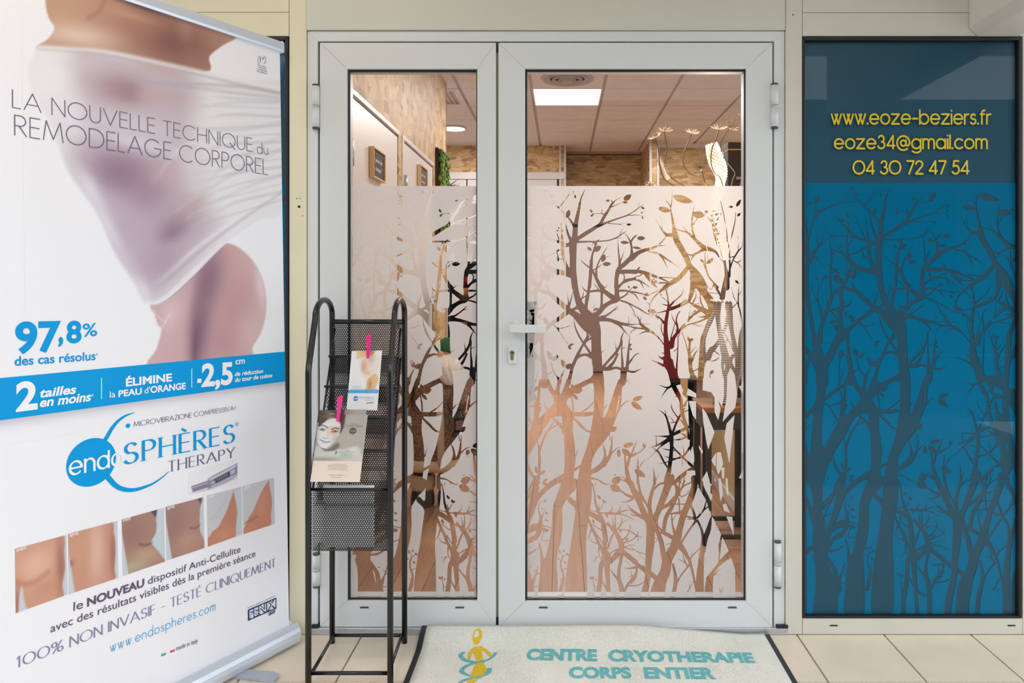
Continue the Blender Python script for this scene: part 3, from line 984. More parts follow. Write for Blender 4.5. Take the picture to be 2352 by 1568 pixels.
'H': (1450, 1100, 0.18493, 0, 0, '''
0,50,60 20,120,70 80,230,80 120,330,70 170,450,80 220,530,90 240,620,105 235,800,105 215,1000,85 205,1200,70 180,1350,80 140,1520,90
80,-10,24 100,120,30 120,200,40
120,210,50 180,300,30 240,420,30 270,520,40 320,640,50 370,780,60 400,930,70 440,1050,90
250,500,60 230,380,50 230,280,50 260,150,40 290,40,22 300,-10,20
260,150,24 340,70,26 430,40,20
485,-10,100 440,120,90 380,280,80 320,430,70 270,520,80
540,240,60 470,310,50 400,350,40 350,400,30 320,510,20 330,580,16 380,640,30
780,-10,80 780,100,80 720,280,80 650,440,80 600,620,80 570,720,110 530,850,110 450,1000,120 420,1150,130 360,1280,150 330,1400,180 310,1520,170
560,90,40 570,180,50 500,350,50 430,480,50 400,650,50
540,50,20 600,200,30
600,-10,14 590,180,24
660,20,20 620,120,24 570,200,30
770,30,14 660,80,16 600,150,20
620,220,16 700,180,10 705,110,3
540,310,16 670,310,14
590,240,20 600,390,16
490,430,20 600,410,24 680,380,30
500,430,14 510,560,20 540,680,40
510,520,10 560,430,6
560,420,14 680,460,24 790,490,40
700,500,10 790,490,20
380,660,40 450,690,50 520,730,50
740,330,30 780,430,30 800,530,30
800,520,24 700,660,24 620,790,24
580,800,90 660,900,60 720,1010,40 760,1150,30 790,1290,28 815,1420,24
640,930,6 660,1000,16 690,1070,16
570,985,3 640,1020,12 690,1060,16
740,1030,24 700,1090,24 620,1190,20 570,1280,24
740,990,16 760,950,12 880,830,12
750,960,8 748,890,3
520,1060,30 540,1160,36 550,1280,50 530,1400,50 500,1520,60
0,1000,40 100,1080,50 180,1130,70 260,1190,60 320,1240,60
0,1100,20 80,1090,24 150,1110,30
70,1110,24 50,1220,26 0,1290,20
0,1330,14 100,1310,16 160,1270,10
0,380,30 80,440,40 160,490,40
0,440,16 60,460,14
0,760,12 70,700,14 90,640,3
70,700,10 150,730,3
75,710,10 90,790,3
0,660,8 70,700,10
0,850,8 80,900,10 170,930,8
90,910,6 160,1000,6
290,730,6 330,740,10
280,800,4 330,750,8
430,810,8 490,800,10
430,880,6 490,840,10
840,-10,60 880,120,60 950,250,50 985,380,40
930,270,10 900,380,24 820,480,24
960,340,14 900,385,14
820,510,24 870,620,30 890,740,40 880,900,60 860,1100,80 850,1300,100 850,1520,100
990,480,20 960,620,60 920,740,60 900,900,40
820,110,6 860,80,8
P 985,-10 1480,-10 1480,1520 1295,1520 1290,1130 1240,970 1090,1080 1010,1200 1020,1520 900,1520 915,1240 1000,1140 1100,1000 1050,560 1020,480 985,470
N 1030,500 1050,560 1075,850 1060,1000 960,1170 915,1250 920,1000 960,750 1000,600
N 1055,560 1115,690 1080,830
N 1130,715 1210,890 1095,1005
N 1240,975 1290,1130 1285,1520 1010,1520 1025,1200 1100,1080
N 1180,460 1255,470 1275,710
N 1135,320 1175,300 1225,420 1150,390
N 1085,-10 1110,-10 1140,190 1110,280 1090,150
N 1170,-10 1195,-10 1210,210 1180,180
N 1420,540 1470,560 1450,700 1380,610
N 1390,-10 1470,-10 1420,330 1375,350
N 1375,440 1415,400 1410,490 1380,550
N 875,10 970,0 975,120 930,90
N 940,130 1010,200 990,270
T 1030,1190,20 1100,1110,6
T 1040,1180,10 1120,1190,3
T 1110,1420,14 1095,1350,3
T 1115,1430,16 1145,1330,3
T 1000,1290,26 990,1520,30
810,1390,10 720,1440,8
780,1250,6 720,1370,12 680,1420,16
725,1250,3 720,1360,8
'''),
'I': (1840, 420, 0.15301, -701, 4, '''
45,480,10 75,660,26 95,820,30 95,1000,45 90,1200,50 70,1400,70 65,1568,70
110,850,30 150,680,24 195,520,20 210,400,16 190,300,6
L 95 300 175 320 46
L 205 315 268 188 78
L 200 520 262 395 84
280,430,30 420,360,26 600,300,12
130,1200,50 190,1060,50 250,970,36 310,890,26 320,750,3
245,960,18 235,770,4
300,910,14 370,905,3
110,1065,16 200,1030,20
170,1120,20 240,1130,14 310,1080,3
220,1130,10 350,1275,3
350,890,6 410,830,10 500,800,14 610,798,16 640,798,16
500,800,14 400,760,12 290,705,3
370,750,8 320,670,3
430,1568,30 430,1350,24 450,1200,30 450,1080,20 435,950,12 420,860,3
450,1170,20 505,1115,3
440,1260,14 385,1215,3
440,1000,10 520,1020,14
440,1380,18 500,1330,18 600,1255,3
440,1270,14 520,1340,30 620,1385,3
515,1320,14 490,1225,3
L 480 1380 620 1520 115
L 195 1408 258 1462 42
L 285 1475 400 1390 62
255,1568,10 262,1480,6
150,1568,10 135,1490,3
285,1568,8 318,1520,3
640,1568,50 690,1420,40
60,900,50 60,1050,40
'''),
'J': (1840, 640, 0.15301, -701, 5, '''
70,-30,70 90,300,60 130,550,65 180,850,80 220,1000,120 260,1200,150 300,1400,190 310,1568,170
300,1350,150 400,1200,130 500,1000,110 550,850,80 570,600,70 600,450,55 595,250,50 600,150,60 640,60,50 690,-20,30
600,150,60 480,220,60 430,350,60 380,480,60 320,650,60 280,800,70 270,950,90
435,-30,24 440,200,30 430,300,40
360,160,3 380,330,16 400,430,20
290,320,3 390,410,18
430,480,40 520,450,36 600,440,40
620,430,30 700,400,30 765,310,3
620,400,14 680,265,3
540,490,40 580,530,40
460,510,24 520,600,20
L 410 665 525 640 64
L 500 690 520 790 50
L 645 550 685 495 42
640,560,14 718,588,6
560,930,100 640,820,80 700,760,70
610,590,14 620,700,18 660,830,20 710,950,40
590,720,14 640,790,16
L 580 1200 580 1065 78
565,1568,36 560,1350,20 575,1200,8
590,1520,14 640,1340,3
310,650,50 290,500,40 250,350,20 240,200,14 265,40,4
250,200,8 315,85,3
260,400,14 180,200,10 135,60,3
120,405,16 190,360,14 240,290,6
330,985,16 410,963,3
45,1050,80 130,1150,80 200,1280,80 260,1420,80
100,1220,40 60,1400,40 60,1568,40
130,1150,30 190,1060,20
180,1060,16 60,780,8
'''),
'K': (1840, 870, 0.15301, -703, 7, '''
P 215,-40 235,150 215,360 60,530 60,620 190,480 160,800 122,1200 60,900 40,1575 335,1575 375,1350 480,1140 640,880 720,740 720,530 650,590 665,450 670,250 700,-40 660,-40 625,280 605,440 590,580 540,700 440,850 308,1065 305,800 320,500 345,340 360,230 400,-40
350,290,70 450,220,60 570,130,60 640,90,50
570,130,50 575,-20,30
590,180,24 620,300,24
340,355,30 440,395,20 600,360,14
400,390,24 490,520,20 575,640,14
480,625,3 555,690,16
60,770,16 120,710,14 170,685,10
470,1150,20 510,1280,24 570,1400,26 640,1500,36
430,1215,14 500,1275,16
340,1568,14 400,1500,12 432,1390,3
'''),
'L': (1840, 1100, 0.20408, -705, 8, '''
170,-30,170 190,200,110 190,350,110 210,500,130 220,700,180 230,900,150
240,310,60 330,220,60 420,110,40 470,30,40
480,60,60 440,220,70 390,380,70 330,560,70 270,720,70 250,800,100
60,200,30 110,340,50 150,500,60
60,820,60 110,780,60 200,760,80
245,450,10 310,310,16 360,180,12 390,40,3
330,270,14 410,240,6
250,440,16 300,395,14 370,395,14
290,620,50 360,570,44 430,535,34 490,530,40
300,770,50 380,660,40 480,600,50
390,650,30 480,640,16
300,815,26 400,795,24 480,740,3
L 390 490 480 510 52
300,870,10 340,950,40 380,1020,50 400,1130,60 430,1250,60
420,1200,40 440,1130,30 460,1080,14
460,980,3 480,1000,8
P 120,830 165,980 165,1250 140,1400 90,1540 420,1540 410,1330 400,1190 370,1150 330,980 290,870
'''),
}
MX0, MY0, MNX, MNY = 1136.0, 418.0, 590, 1020       # field of the design, one unit per cell

def smooth_pts(pts, k=5):
    if len(pts) < 3: return pts
    p = [tuple(2 * a - b for a, b in zip(pts[0], pts[1]))] + pts + [tuple(2 * a - b for a, b in zip(pts[-1], pts[-2]))]
    out = []
    for i in range(1, len(p) - 2):
        for j in range(k):
            t = j / k
            out.append(tuple(0.5 * (2 * p[i][d] + (p[i + 1][d] - p[i - 1][d]) * t + (2 * p[i - 1][d] - 5 * p[i][d] + 4 * p[i + 1][d] - p[i + 2][d]) * t * t
                                    + (3 * p[i][d] - p[i - 1][d] - 3 * p[i + 1][d] + p[i + 2][d]) * t ** 3) for d in range(len(p[i]))))
    out.append(pts[-1])
    return out
def seg_field(X, Y, a, b, ra, rb):
    dx, dy = b[0] - a[0], b[1] - a[1]
    L2 = dx * dx + dy * dy + 1e-9
    t = np.clip(((X - a[0]) * dx + (Y - a[1]) * dy) / L2, 0, 1)
    return ra + t * (rb - ra) - np.hypot(X - a[0] - t * dx, Y - a[1] - t * dy)
def poly_field(X, Y, pts):
    d = np.full(X.shape, 1e9); ins = np.zeros(X.shape, bool)
    n = len(pts)
    for i in range(n):
        a, b = pts[i], pts[(i + 1) % n]
        dx, dy = b[0] - a[0], b[1] - a[1]
        L2 = dx * dx + dy * dy + 1e-9
        t = np.clip(((X - a[0]) * dx + (Y - a[1]) * dy) / L2, 0, 1)
        d = np.minimum(d, np.hypot(X - a[0] - t * dx, Y - a[1] - t * dy))
        c = (a[1] > Y) != (b[1] > Y)
        ins ^= c & (X < dx * (Y - a[1]) / (dy if abs(dy) > 1e-9 else 1e-9) + a[0])
    return np.where(ins, d, -d)
def round_poly(pts):
    q = []
    n = len(pts)
    for i in range(n):
        a, b = pts[i], pts[(i + 1) % n]
        q.append((a[0] * 0.8 + b[0] * 0.2, a[1] * 0.8 + b[1] * 0.2)); q.append((a[0] * 0.2 + b[0] * 0.8, a[1] * 0.2 + b[1] * 0.8))
    return q

def forest_field():
    fld = np.full((MNY, MNX), -4.0)
    gx = MX0 + np.arange(MNX); gy = MY0 + np.arange(MNY)
    def win(x0, x1, y0, y1):
        i0, i1 = max(0, int(x0 - MX0) - 3), min(MNX, int(x1 - MX0) + 5)
        j0, j1 = max(0, int(y0 - MY0) - 3), min(MNY, int(y1 - MY0) + 5)
        return i0, i1, j0, j1
    def put(fn, x0, x1, y0, y1, op):
        i0, i1, j0, j1 = win(x0, x1, y0, y1)
        if i1 <= i0 or j1 <= j0: return
        X, Y = np.meshgrid(gx[i0:i1], gy[j0:j1])
        v = fn(X, Y)
        sub = fld[j0:j1, i0:i1]
        fld[j0:j1, i0:i1] = np.maximum(sub, v) if op > 0 else np.minimum(sub, -v)
    later = []
    def branch(p):
        for a, b in zip(p[:-1], p[1:]):
            m = max(a[2], b[2]) / 2 + 1
            put(lambda X, Y: seg_field(X, Y, a, b, max(a[2] / 2, 0.42), max(b[2] / 2, 0.42)), min(a[0], b[0]) - m, max(a[0], b[0]) + m, min(a[1], b[1]) - m, max(a[1], b[1]) + m, 1)
    for key, (ox, oy, s, ax, ay, txt) in FOREST.items():
        bot = key in 'GHL'
        def tr(x, y): return (ox + x * s + ax, oy + y * s + ay)
        neg, top = [], []
        for ln in txt.strip().split('\n'):
            w = ln.split()
            if w[0] == 'L':
                x0, y0, x1, y1, wd = map(float, w[1:])
                a, b = tr(x0, y0), tr(x1, y1)
                dx, dy = b[0] - a[0], b[1] - a[1]
                L = math.hypot(dx, dy) + 1e-6
                nx, ny = -dy / L, dx / L
                hw = wd * s / 2
                q = []
                for k in range(13):
                    t = k / 12; q.append((t, hw * math.sin(PI * t ** 0.85) ** 0.8 if 0 < t < 1 else 0))
                pts = [(a[0] + dx * t + nx * h, a[1] + dy * t + ny * h) for t, h in q] + [(a[0] + dx * t - nx * h * 0.9, a[1] + dy * t - ny * h * 0.9) for t, h in q[::-1]]
                xs = [p[0] for p in pts]; ys = [p[1] for p in pts]
                put(lambda X, Y: poly_field(X, Y, pts), min(xs), max(xs), min(ys), max(ys), 1)
            elif w[0] in 'PN':
                pts = []
                for c in w[1:]:
                    x, y = map(float, c.split(','))
                    if bot and y >= 1515: y += 260
                    pts.append(tr(x, y))
                pts = round_poly(pts) if w[0] == 'P' else pts
                (neg.append(pts) if w[0] == 'N' else top.append(pts))
                if w[0] == 'P':
                    xs = [p[0] for p in pts]; ys = [p[1] for p in pts]
                    put(lambda X, Y: poly_field(X, Y, pts), min(xs), max(xs), min(ys), max(ys), 1)
            else:
                extra = w[0] == 'T'
                pts = [tuple(map(float, c.split(','))) for c in (w[1:] if extra else w)]
                if bot and pts[-1][1] >= 1515:
                    e, d = pts[-1], pts[-2]
                    pts.append((e[0] + (e[0] - d[0]) * 0.8, e[1] + 260, e[2]))
                p = smooth_pts([tr(x, y) + (wd * s,) for x, y, wd in pts])
                (later.append(p) if extra else branch(p))
        for pts in neg:
            xs = [p[0] for p in pts]; ys = [p[1] for p in pts]
            put(lambda X, Y: poly_field(X, Y, pts), min(xs), max(xs), min(ys), max(ys), -1)
    for p in later: branch(p)
    return fld

FIELD = forest_field()

def film_mesh(name, mx0, mx1, my0, my1, to3d, mt, parent):
    """sheet of film over one pane with the trees cut out (marching squares, full cells merged)"""
    i0, i1 = int(mx0 - MX0), int(mx1 - MX0); j0, j1 = int(my0 - MY0), int(my1 - MY0)
    f = FIELD[j0:j1 + 1, i0:i1 + 1]
    ins = f < 0
    cnt = ins[:-1, :-1].astype(int) + ins[:-1, 1:] + ins[1:, :-1] + ins[1:, 1:]
    full = cnt == 4
    polys = []
    open_runs = {}
    nj, ni = full.shape
    for j in range(nj + 1):
        runs = {}
        if j < nj:
            r = full[j]
            d = np.diff(np.concatenate(([0], r.view(np.int8), [0])))
            for a, b in zip(np.where(d == 1)[0], np.where(d == -1)[0]): runs[(a, b)] = j
        new = {}
        for k, js in open_runs.items():
            if k in runs: new[k] = js
            else: polys.append([(k[0], js), (k[1], js), (k[1], j), (k[0], j)])
        for k in runs:
            if k not in new: new[k] = j
        open_runs = new
    jj, ii = np.where((cnt > 0) & (cnt < 4))
    for j, i in zip(jj.tolist(), ii.tolist()):
        cs = ((i, j, f[j, i]), (i + 1, j, f[j, i + 1]), (i + 1, j + 1, f[j + 1, i + 1]), (i, j + 1, f[j + 1, i]))
        p = []
        for k in range(4):
            a, b = cs[k], cs[(k + 1) % 4]
            if a[2] < 0: p.append((a[0], a[1]))
            if (a[2] < 0) != (b[2] < 0):
                t = a[2] / (a[2] - b[2]); p.append((a[0] + (b[0] - a[0]) * t, a[1] + (b[1] - a[1]) * t))
        if len(p) >= 3: polys.append(p)
    v, fc = [], []
    for p in polys:
        n = len(v)
        v += [to3d(MX0 + i0 + x, MY0 + j0 + y) for x, y in p]
        fc.append(tuple(range(n, n + len(p)))[::-1])
    me = bpy.data.meshes.new(name)
    me.from_pydata(v, [], fc); me.update()
    return link(name, me, mt, parent)
# ------------------------------------------------------------------ lettering
def arc(cx, cy, rx, ry, a0, a1, n=None):
    n = n or max(4, int(abs(a1 - a0) / 12))
    return [(cx + rx * math.cos(math.radians(a0 + (a1 - a0) * i / n)), cy + ry * math.sin(math.radians(a0 + (a1 - a0) * i / n))) for i in range(n + 1)]
def glyph(ch, xh):
    r = xh / 2
    circ = arc(r, r, r, r, 0, 360)
    G = {
    'A': (.84, [[(0, 0), (.42, 1), (.84, 0)], [(.14, .33), (.70, .33)]]),
    'B': (.52, [[(0, 0), (0, 1), (.24, 1)] + arc(.24, .76, .23, .24, 90, -90) + [(0, .52)], [(.24, .52)] + arc(.26, .26, .26, .26, 90, -90) + [(0, 0)]]),
    'C': (.88, [arc(.5, .5, .5, .5, 48, 312)]),
    'D': (.78, [[(0, 0), (0, 1), (.28, 1)] + arc(.28, .5, .5, .5, 90, -90) + [(0, 0)]]),
    'E': (.46, [[(.46, 1), (0, 1), (0, 0), (.46, 0)], [(0, .52), (.43, .52)]]),
    'F': (.44, [[(.44, 1), (0, 1), (0, 0)], [(0, .52), (.4, .52)]]),
    'G': (1.0, [arc(.5, .5, .5, .5, 48, 360) + [(.58, .5)]]),
    'H': (.66, [[(0, 0), (0, 1)], [(.66, 0), (.66, 1)], [(0, .52), (.66, .52)]]),
    'I': (.0, [[(0, 0), (0, 1)]]),
    'L': (.38, [[(0, 1), (0, 0), (.38, 0)]]),
    'M': (.96, [[(0, 0), (.14, 1), (.48, .08), (.82, 1), (.96, 0)]]),
    'N': (.68, [[(0, 0), (0, 1), (.68, 0), (.68, 1)]]),
    'O': (1.02, [arc(.51, .5, .51, .5, 90, 450)]),
    'P': (.5, [[(0, 0), (0, 1), (.24, 1)] + arc(.24, .74, .26, .26, 90, -90) + [(0, .48)]]),
    'Q': (1.02, [arc(.51, .5, .51, .5, 90, 450), [(.6, .34), (1.02, -.12)]]),
    'R': (.53, [[(0, 0), (0, 1), (.24, 1)] + arc(.24, .74, .26, .26, 90, -90) + [(0, .48)], [(.2, .48), (.53, 0)]]),
    'S': (.54, [arc(.27, .75, .23, .25, 30, 250) + arc(.26, .26, .27, .26, 75, -155)]),
    'T': (.54, [[(0, 1), (.54, 1)], [(.27, 1), (.27, 0)]]),
    'U': (.6, [[(0, 1)] + arc(.3, .3, .3, .3, 180, 360) + [(.6, 1)]]),
    'V': (.8, [[(0, 1), (.4, 0), (.8, 1)]]),
    'X': (.66, [[(0, 1), (.66, 0)], [(0, 0), (.66, 1)]]),
    'Y': (.68, [[(0, 1), (.34, .5), (.34, 0)], [(.34, .5), (.68, 1)]]),
    'Z': (.6, [[(0, 1), (.6, 1), (0, 0), (.6, 0)]]),
    'a': (xh, [circ, [(xh, 0), (xh, xh)]]),
    'b': (xh, [[(0, 0), (0, 1.04)], circ]),
    'c': (xh * .88, [arc(r, r, r, r, 45, 315)]),
    'd': (xh, [circ, [(xh, 0), (xh, 1.04)]]),
    'e': (xh, [[(.01, r), (xh, r)] + arc(r, r, r, r, 0, 318)]),
    'f': (.36, [[(.13, 0)] + arc(.33, .83, .2, .2, 180, 80), [(0, xh), (.33, xh)]]),
    'g': (xh, [circ, [(xh, xh), (xh, -.08)] + arc(r, -.08, r, .24, 0, -150)]),
    'h': (xh * .82, [[(0, 0), (0, 1.04)], [(0, xh * .5)] + arc(xh * .41, xh * .58, xh * .41, xh * .42, 180, 0) + [(xh * .82, 0)]]),
    'i': (.0, [[(0, 0), (0, xh)], [(0, 1.0), (0, 1.001)]]),
    'l': (.0, [[(0, 0), (0, 1.04)]]),
    'm': (xh * 1.26, [[(0, 0), (0, xh)], [(0, xh * .5)] + arc(xh * .315, xh * .68, xh * .315, xh * .32, 180, 0) + [(xh * .63, 0)], [(xh * .63, xh * .5)] + arc(xh * .945, xh * .68, xh * .315, xh * .32, 180, 0) + [(xh * 1.26, 0)]]),
    'n': (xh * .82, [[(0, 0), (0, xh)], [(0, xh * .5)] + arc(xh * .41, xh * .58, xh * .41, xh * .42, 180, 0) + [(xh * .82, 0)]]),
    'o': (xh, [circ]),
    'p': (xh, [[(0, xh), (0, -.34)], circ]),
    'r': (xh * .42, [[(0, 0), (0, xh)], [(0, xh * .6)] + arc(xh * .4, xh * .62, xh * .4, xh * .38, 180, 85)]),
    's': (xh * .58, [arc(xh * .29, xh * .75, xh * .25, xh * .25, 30, 250) + arc(xh * .28, xh * .26, xh * .29, xh * .26, 75, -155)]),
    'u': (xh * .8, [[(0, xh)] + arc(xh * .4, xh * .4, xh * .4, xh * .4, 180, 360) + [(xh * .8, xh)], [(xh * .8, xh), (xh * .8, 0)]]),
    'w': (xh * 1.12, [[(0, xh), (xh * .34, 0), (xh * .68, xh)], [(xh * .44, xh), (xh * .78, 0), (xh * 1.12, xh)]]),
    'z': (xh * .86, [[(0, xh), (xh * .84, xh), (0, 0), (xh * .86, 0)]]),
    '0': (.92, [arc(.46, .5, .46, .5, 90, 450)]),
    '1': (.3, [[(0, .8), (.2, 1), (.2, 0)]]),
    '2': (.58, [arc(.28, .72, .27, .28, 170, -20) + [(0, 0), (.58, 0)]]),
    '3': (.56, [arc(.27, .75, .22, .25, 160, -80) , arc(.27, .27, .28, .27, 80, -160)]),
    '4': (.64, [[(.64, .22), (0, .22), (.5, 1), (.5, 0)]]),
    '5': (.56, [[(.5, 1), (.14, 1), (.08, .58)] + arc(.26, .32, .29, .32, 110, -150)]),
    '7': (.56, [[(0, 1), (.56, 1), (.16, 0)]]),
    '8': (.54, [arc(.27, .76, .21, .24, 90, 450), arc(.27, .26, .27, .26, 90, 450)]),
    '9': (.6, [arc(.3, .7, .3, .3, 0, 360), arc(.3, .7, .3, .3, 0, -20) + [(.3, 0)]]),
    '%': (.9, [arc(.2, .78, .2, .22, 0, 360), arc(.7, .22, .2, .22, 0, 360), [(.1, 0), (.8, 1)]]),
    '@': (1.06, [arc(.53, .42, .22, .22, 0, 360), [(.75, .64), (.75, .36)] + arc(.88, .36, .13, .14, 180, 330) + arc(.53, .42, .53, .55, 0, 310)]),
    '-': (.42, [[(0, .4), (.42, .4)]]),
    '.': (.0, [[(0, .02), (0, .021)]]),
    ' ': (.22, []),
    }
    if ch in 'ÉÈ':
        w, s = G['E']
        return w, s + ([[(.2, 1.12), (.36, 1.26)]] if ch == 'É' else [[(.28, 1.12), (.1, 1.26)]])
    return G[ch]

def stroke_text(txt, wt, xh=0.66, track=0.2, nib=None, serif=0.0, tight=None):
    """letters drawn as pen strokes. returns triangles/quads in units of the cap height and the line width"""
    v, f = [], []
    x = 0.0
    st = [0]
    def up():
        st[0] += 1
        return (st[0] % 400) * 2.5e-6        # overlapping strokes never share a plane
    def disc(p, r):
        n = len(v)
        k = 10
        h_ = up()
        v.extend((p[0] + r * math.cos(2 * PI * i / k), p[1] + r * math.sin(2 * PI * i / k), h_) for i in range(k))
        f.append(tuple(range(n, n + k)))
    def pen(d):
        if nib is None: return wt / 2
        c = abs(math.sin(math.atan2(d[1], d[0]) - math.radians(nib[1])))
        return (nib[0] + (wt - nib[0]) * c) / 2
    first = True
    for i, ch in enumerate(txt):
        w, strokes = glyph(ch, xh)
        for s in strokes:
            for a, b in zip(s[:-1], s[1:]):
                dx, dy = b[0] - a[0], b[1] - a[1]
                L = math.hypot(dx, dy)
                if L < 1e-6: continue
                h = pen((dx, dy))
                nx, ny = -dy / L * h, dx / L * h
                if nib is not None:
                    e = min(h, nib[0]) * 0.6
                    ex, ey = dx / L * e, dy / L * e
                else: ex = ey = 0
                n = len(v); h_ = up()
                v.extend([(x + a[0] + nx - ex, a[1] + ny - ey, h_), (x + a[0] - nx - ex, a[1] - ny - ey, h_), (x + b[0] - nx + ex, b[1] - ny + ey, h_), (x + b[0] + nx + ex, b[1] + ny + ey, h_)])
                f.append((n, n + 1, n + 2, n + 3))
            if nib is None:
                for p in s: disc((x + p[0], p[1]), wt / 2 if ch not in '.' else wt * 0.62)
            else:
                if ch in '.': disc((x + s[0][0], s[0][1] + 0.03), wt * 0.6)
                if serif and len(s) >= 2:
                    for p, q in ((s[0], s[1]), (s[-1], s[-2])):
                        if abs(p[1] - q[1]) > 1.2 * abs(p[0] - q[0]) and (abs(p[1]) < .05 or abs(p[1] - 1) < .05):
                            n = len(v); t = nib[0] * 0.5; h_ = up()
                            v.extend([(x + p[0] - serif, p[1] - t, h_), (x + p[0] + serif, p[1] - t, h_), (x + p[0] + serif, p[1] + t, h_), (x + p[0] - serif, p[1] + t, h_)])
                            f.append((n, n + 1, n + 2, n + 3))
        x += w + track
    return v, f, x - track

def font_text(txt, bold=0.0, shear=0.0):
    c = bpy.data.curves.new('lettering', 'FONT')
    c.body = txt
    c.size = 1.0
    c.offset = bold
    c.shear = shear
    c.resolution_u = 6
    o = bpy.data.objects.new('lettering', c)
    COL.objects.link(o)
    dg = bpy.context.evaluated_depsgraph_get()
    ev = o.evaluated_get(dg)
    me = ev.to_mesh()
    v = [(p.co.x, p.co.y) for p in me.vertices]
    f = [tuple(p.vertices) for p in me.polygons]
    ev.to_mesh_clear()
    bpy.data.objects.remove(o); bpy.data.curves.remove(c)
    cap = 0.729
    x0 = min(p[0] for p in v); x1 = max(p[0] for p in v)
    v = [((p[0] - x0) / cap, p[1] / cap) for p in v]
    return v, f, (x1 - x0) / cap

def letters(v, f, width, a, b, cap, frame, mt, parent, name='lettering', lift=0.0006):
    """fit a line of lettering between two points a, b (2-D, on the sheet), letters cap high; frame(x, y, lift) -> 3-D"""
    dx, dy = b[0] - a[0], b[1] - a[1]
    L = math.hypot(dx, dy)
    ux, uy = dx / L, dy / L
    sx = L / width
    vv = [frame(a[0] + ux * p[0] * sx - uy * p[1] * cap, a[1] + uy * p[0] * sx + ux * p[1] * cap, lift + (p[2] if len(p) > 2 else 0)) for p in v]
    me = bpy.data.meshes.new(name)
    me.from_pydata(vv, [], f); me.update()
    return link(name, me, mt, parent)
# ------------------------------------------------------------------ the shop front
Y0 = 2.54                                     # front face of the frames
def fx(x, Y=Y0): return px(x, Y)
def fz(y, Y=Y0): return pz(y, Y)

wall = empty('wall_front', (0, Y0, 0))
tag(wall, 'cream and grey painted panels of the shop front around the doors', 'wall', kind='structure')
def panel(name, x0, x1, y0, y1, mt, yf=Y0, yb=Y0 + 0.07, bevel=0.0012):
    b = B().box(fx(x0), fx(x1), yf, yb, max(0.0, fz(y1)), fz(y0))
    return keep(b.obj(name, mt, None, bevel), wall)
panel('panel', -1500, 663.3, -420, 27.6, M_CREAM)
panel('panel', -1500, 663.3, 28.6, 83, M_CREAM)
panel('post', 664.3, 703.6, -420, 1460, M_CREAM)
panel('sill_rail', -1500, 663.3, 1425, 1460, M_CREAM)
panel('panel', 704.6, 1803, -420, 69, M_FASCIA, Y0 - 0.004)
panel('post', 1804.6, 1842.6, -420, 1460, M_CREAMR)
panel('panel', 1843.4, 3300, -420, 28.5, M_CREAMR)
panel('panel', 1843.4, 3300, 29.4, 83, M_CREAMR)
panel('post', 2349, 3300, 83.5, 1460, M_CREAMR)
panel('sill_rail', 1843.4, 2348.4, 1419.5, 1460, M_CREAMR)
for (x, y, r) in ((687, 474.5, 3.2), (681.8, 455.8, 1.3), (689.6, 455.5, 1.3), (695.2, 495.3, 1.2), (1821.5, 34, 1.6)):
    b = B(); b.tube([(fx(x), Y0 - 0.0006, fz(y)), (fx(x), Y0 + 0.004, fz(y))], r / F * Y0, 12)
    keep(b.obj('screw_hole', M_BLACK), wall)
for (x) in (1915, 2323):
    b = B().box(fx(x - 9), fx(x + 9), Y0 - 0.0008, Y0 + 0.002, fz(1437.5), fz(1434.5)); keep(b.obj('drain_slot', M_BLACK), wall)

# --- fixed side windows: dark gasket, pane, petrol vinyl behind it, frosted forest film
def side_window(name, label, x0, x1, y0, y1, tb):
    w = empty(name, (fx((x0 + x1) / 2), Y0, fz(y1)))
    tag(w, label, 'window', kind='structure')
    b = B().ring((fx(x0), fx(x1), fz(y1), fz(y0)), (fx(x0 + 5), fx(x1 - 7), fz(y1 - 5), fz(y0 + tb)), Y0 - 0.003, Y0 + 0.05, 0)
    keep(b.obj('gasket', M_BLACK, None, 0.0015), w)
    b = B().box(fx(x0 + 3), fx(x1 - 3), Y0 + 0.008, Y0 + 0.014, fz(y1 - 3), fz(y0 + 3)); keep(b.obj('pane', M_GLASS), w)
    b = B().box(fx(x0 + 3), fx(x1 - 3), Y0 + 0.018, Y0 + 0.03, fz(y1 - 3), fz(y0 + 3)); keep(b.obj('vinyl_backing', M_TEAL), w)
    return w
win_r = side_window('window_1', 'tall petrol blue window with yellow contact lettering and forest film', 1843.5, 2346, 83.5, 1419, 9)
win_l = side_window('window_2', 'petrol blue window mostly hidden behind the roll-up banner', -1400, 662.5, 83.5, 1424.5, 9)
GY = Y0 + 0.0165
def film_r(mx, my):
    y = my - 4 - (my - 430) * 0.005
    x = mx + 701 + (my - 430) * 0.004
    return (px(x, GY), GY, pz(y, GY))
keep(film_mesh('frosted_forest_film', 1147, 1644, 424, 1424, film_r, M_FILM_T, None), win_r)
def film_l(mx, my):
    y = my - 4; x = mx - 1180 + 694 - 300 + 0
    return (px(x, GY), GY, pz(y, GY))
keep(film_mesh('frosted_forest_film', 1147, 1444, 424, 1424, lambda a, b: (px(a - 785, GY), GY, pz(b - 4, GY)), M_FILM_T, None), win_l)
M_YELLOW = mat('yellow_vinyl_letters', rgb(214, 186, 0), 0.5, var=0.01)
def frame_r(x, y, lift): return (x, Y0 + 0.008 - lift, y)
for (t, xa, xb, yb, cap) in (('www.eoze-beziers.fr', 1910, 2275, 284.5, 30), ('eoze34@gmail.com', 1917, 2267, 341, 29.5), ('04 30 72 47 54', 1960, 2225, 399, 29.3)):
    v, f, wd = stroke_text(t, 0.14, 0.74, 0.2 if t[0] != '0' else 0.16)
    Yt = Y0 + 0.0075
    keep(letters(v, f, wd, (px(xa, Yt), pz(yb, Yt)), (px(xb, Yt), pz(yb, Yt)), cap / F * Yt, frame_r, M_YELLOW, None), win_r)

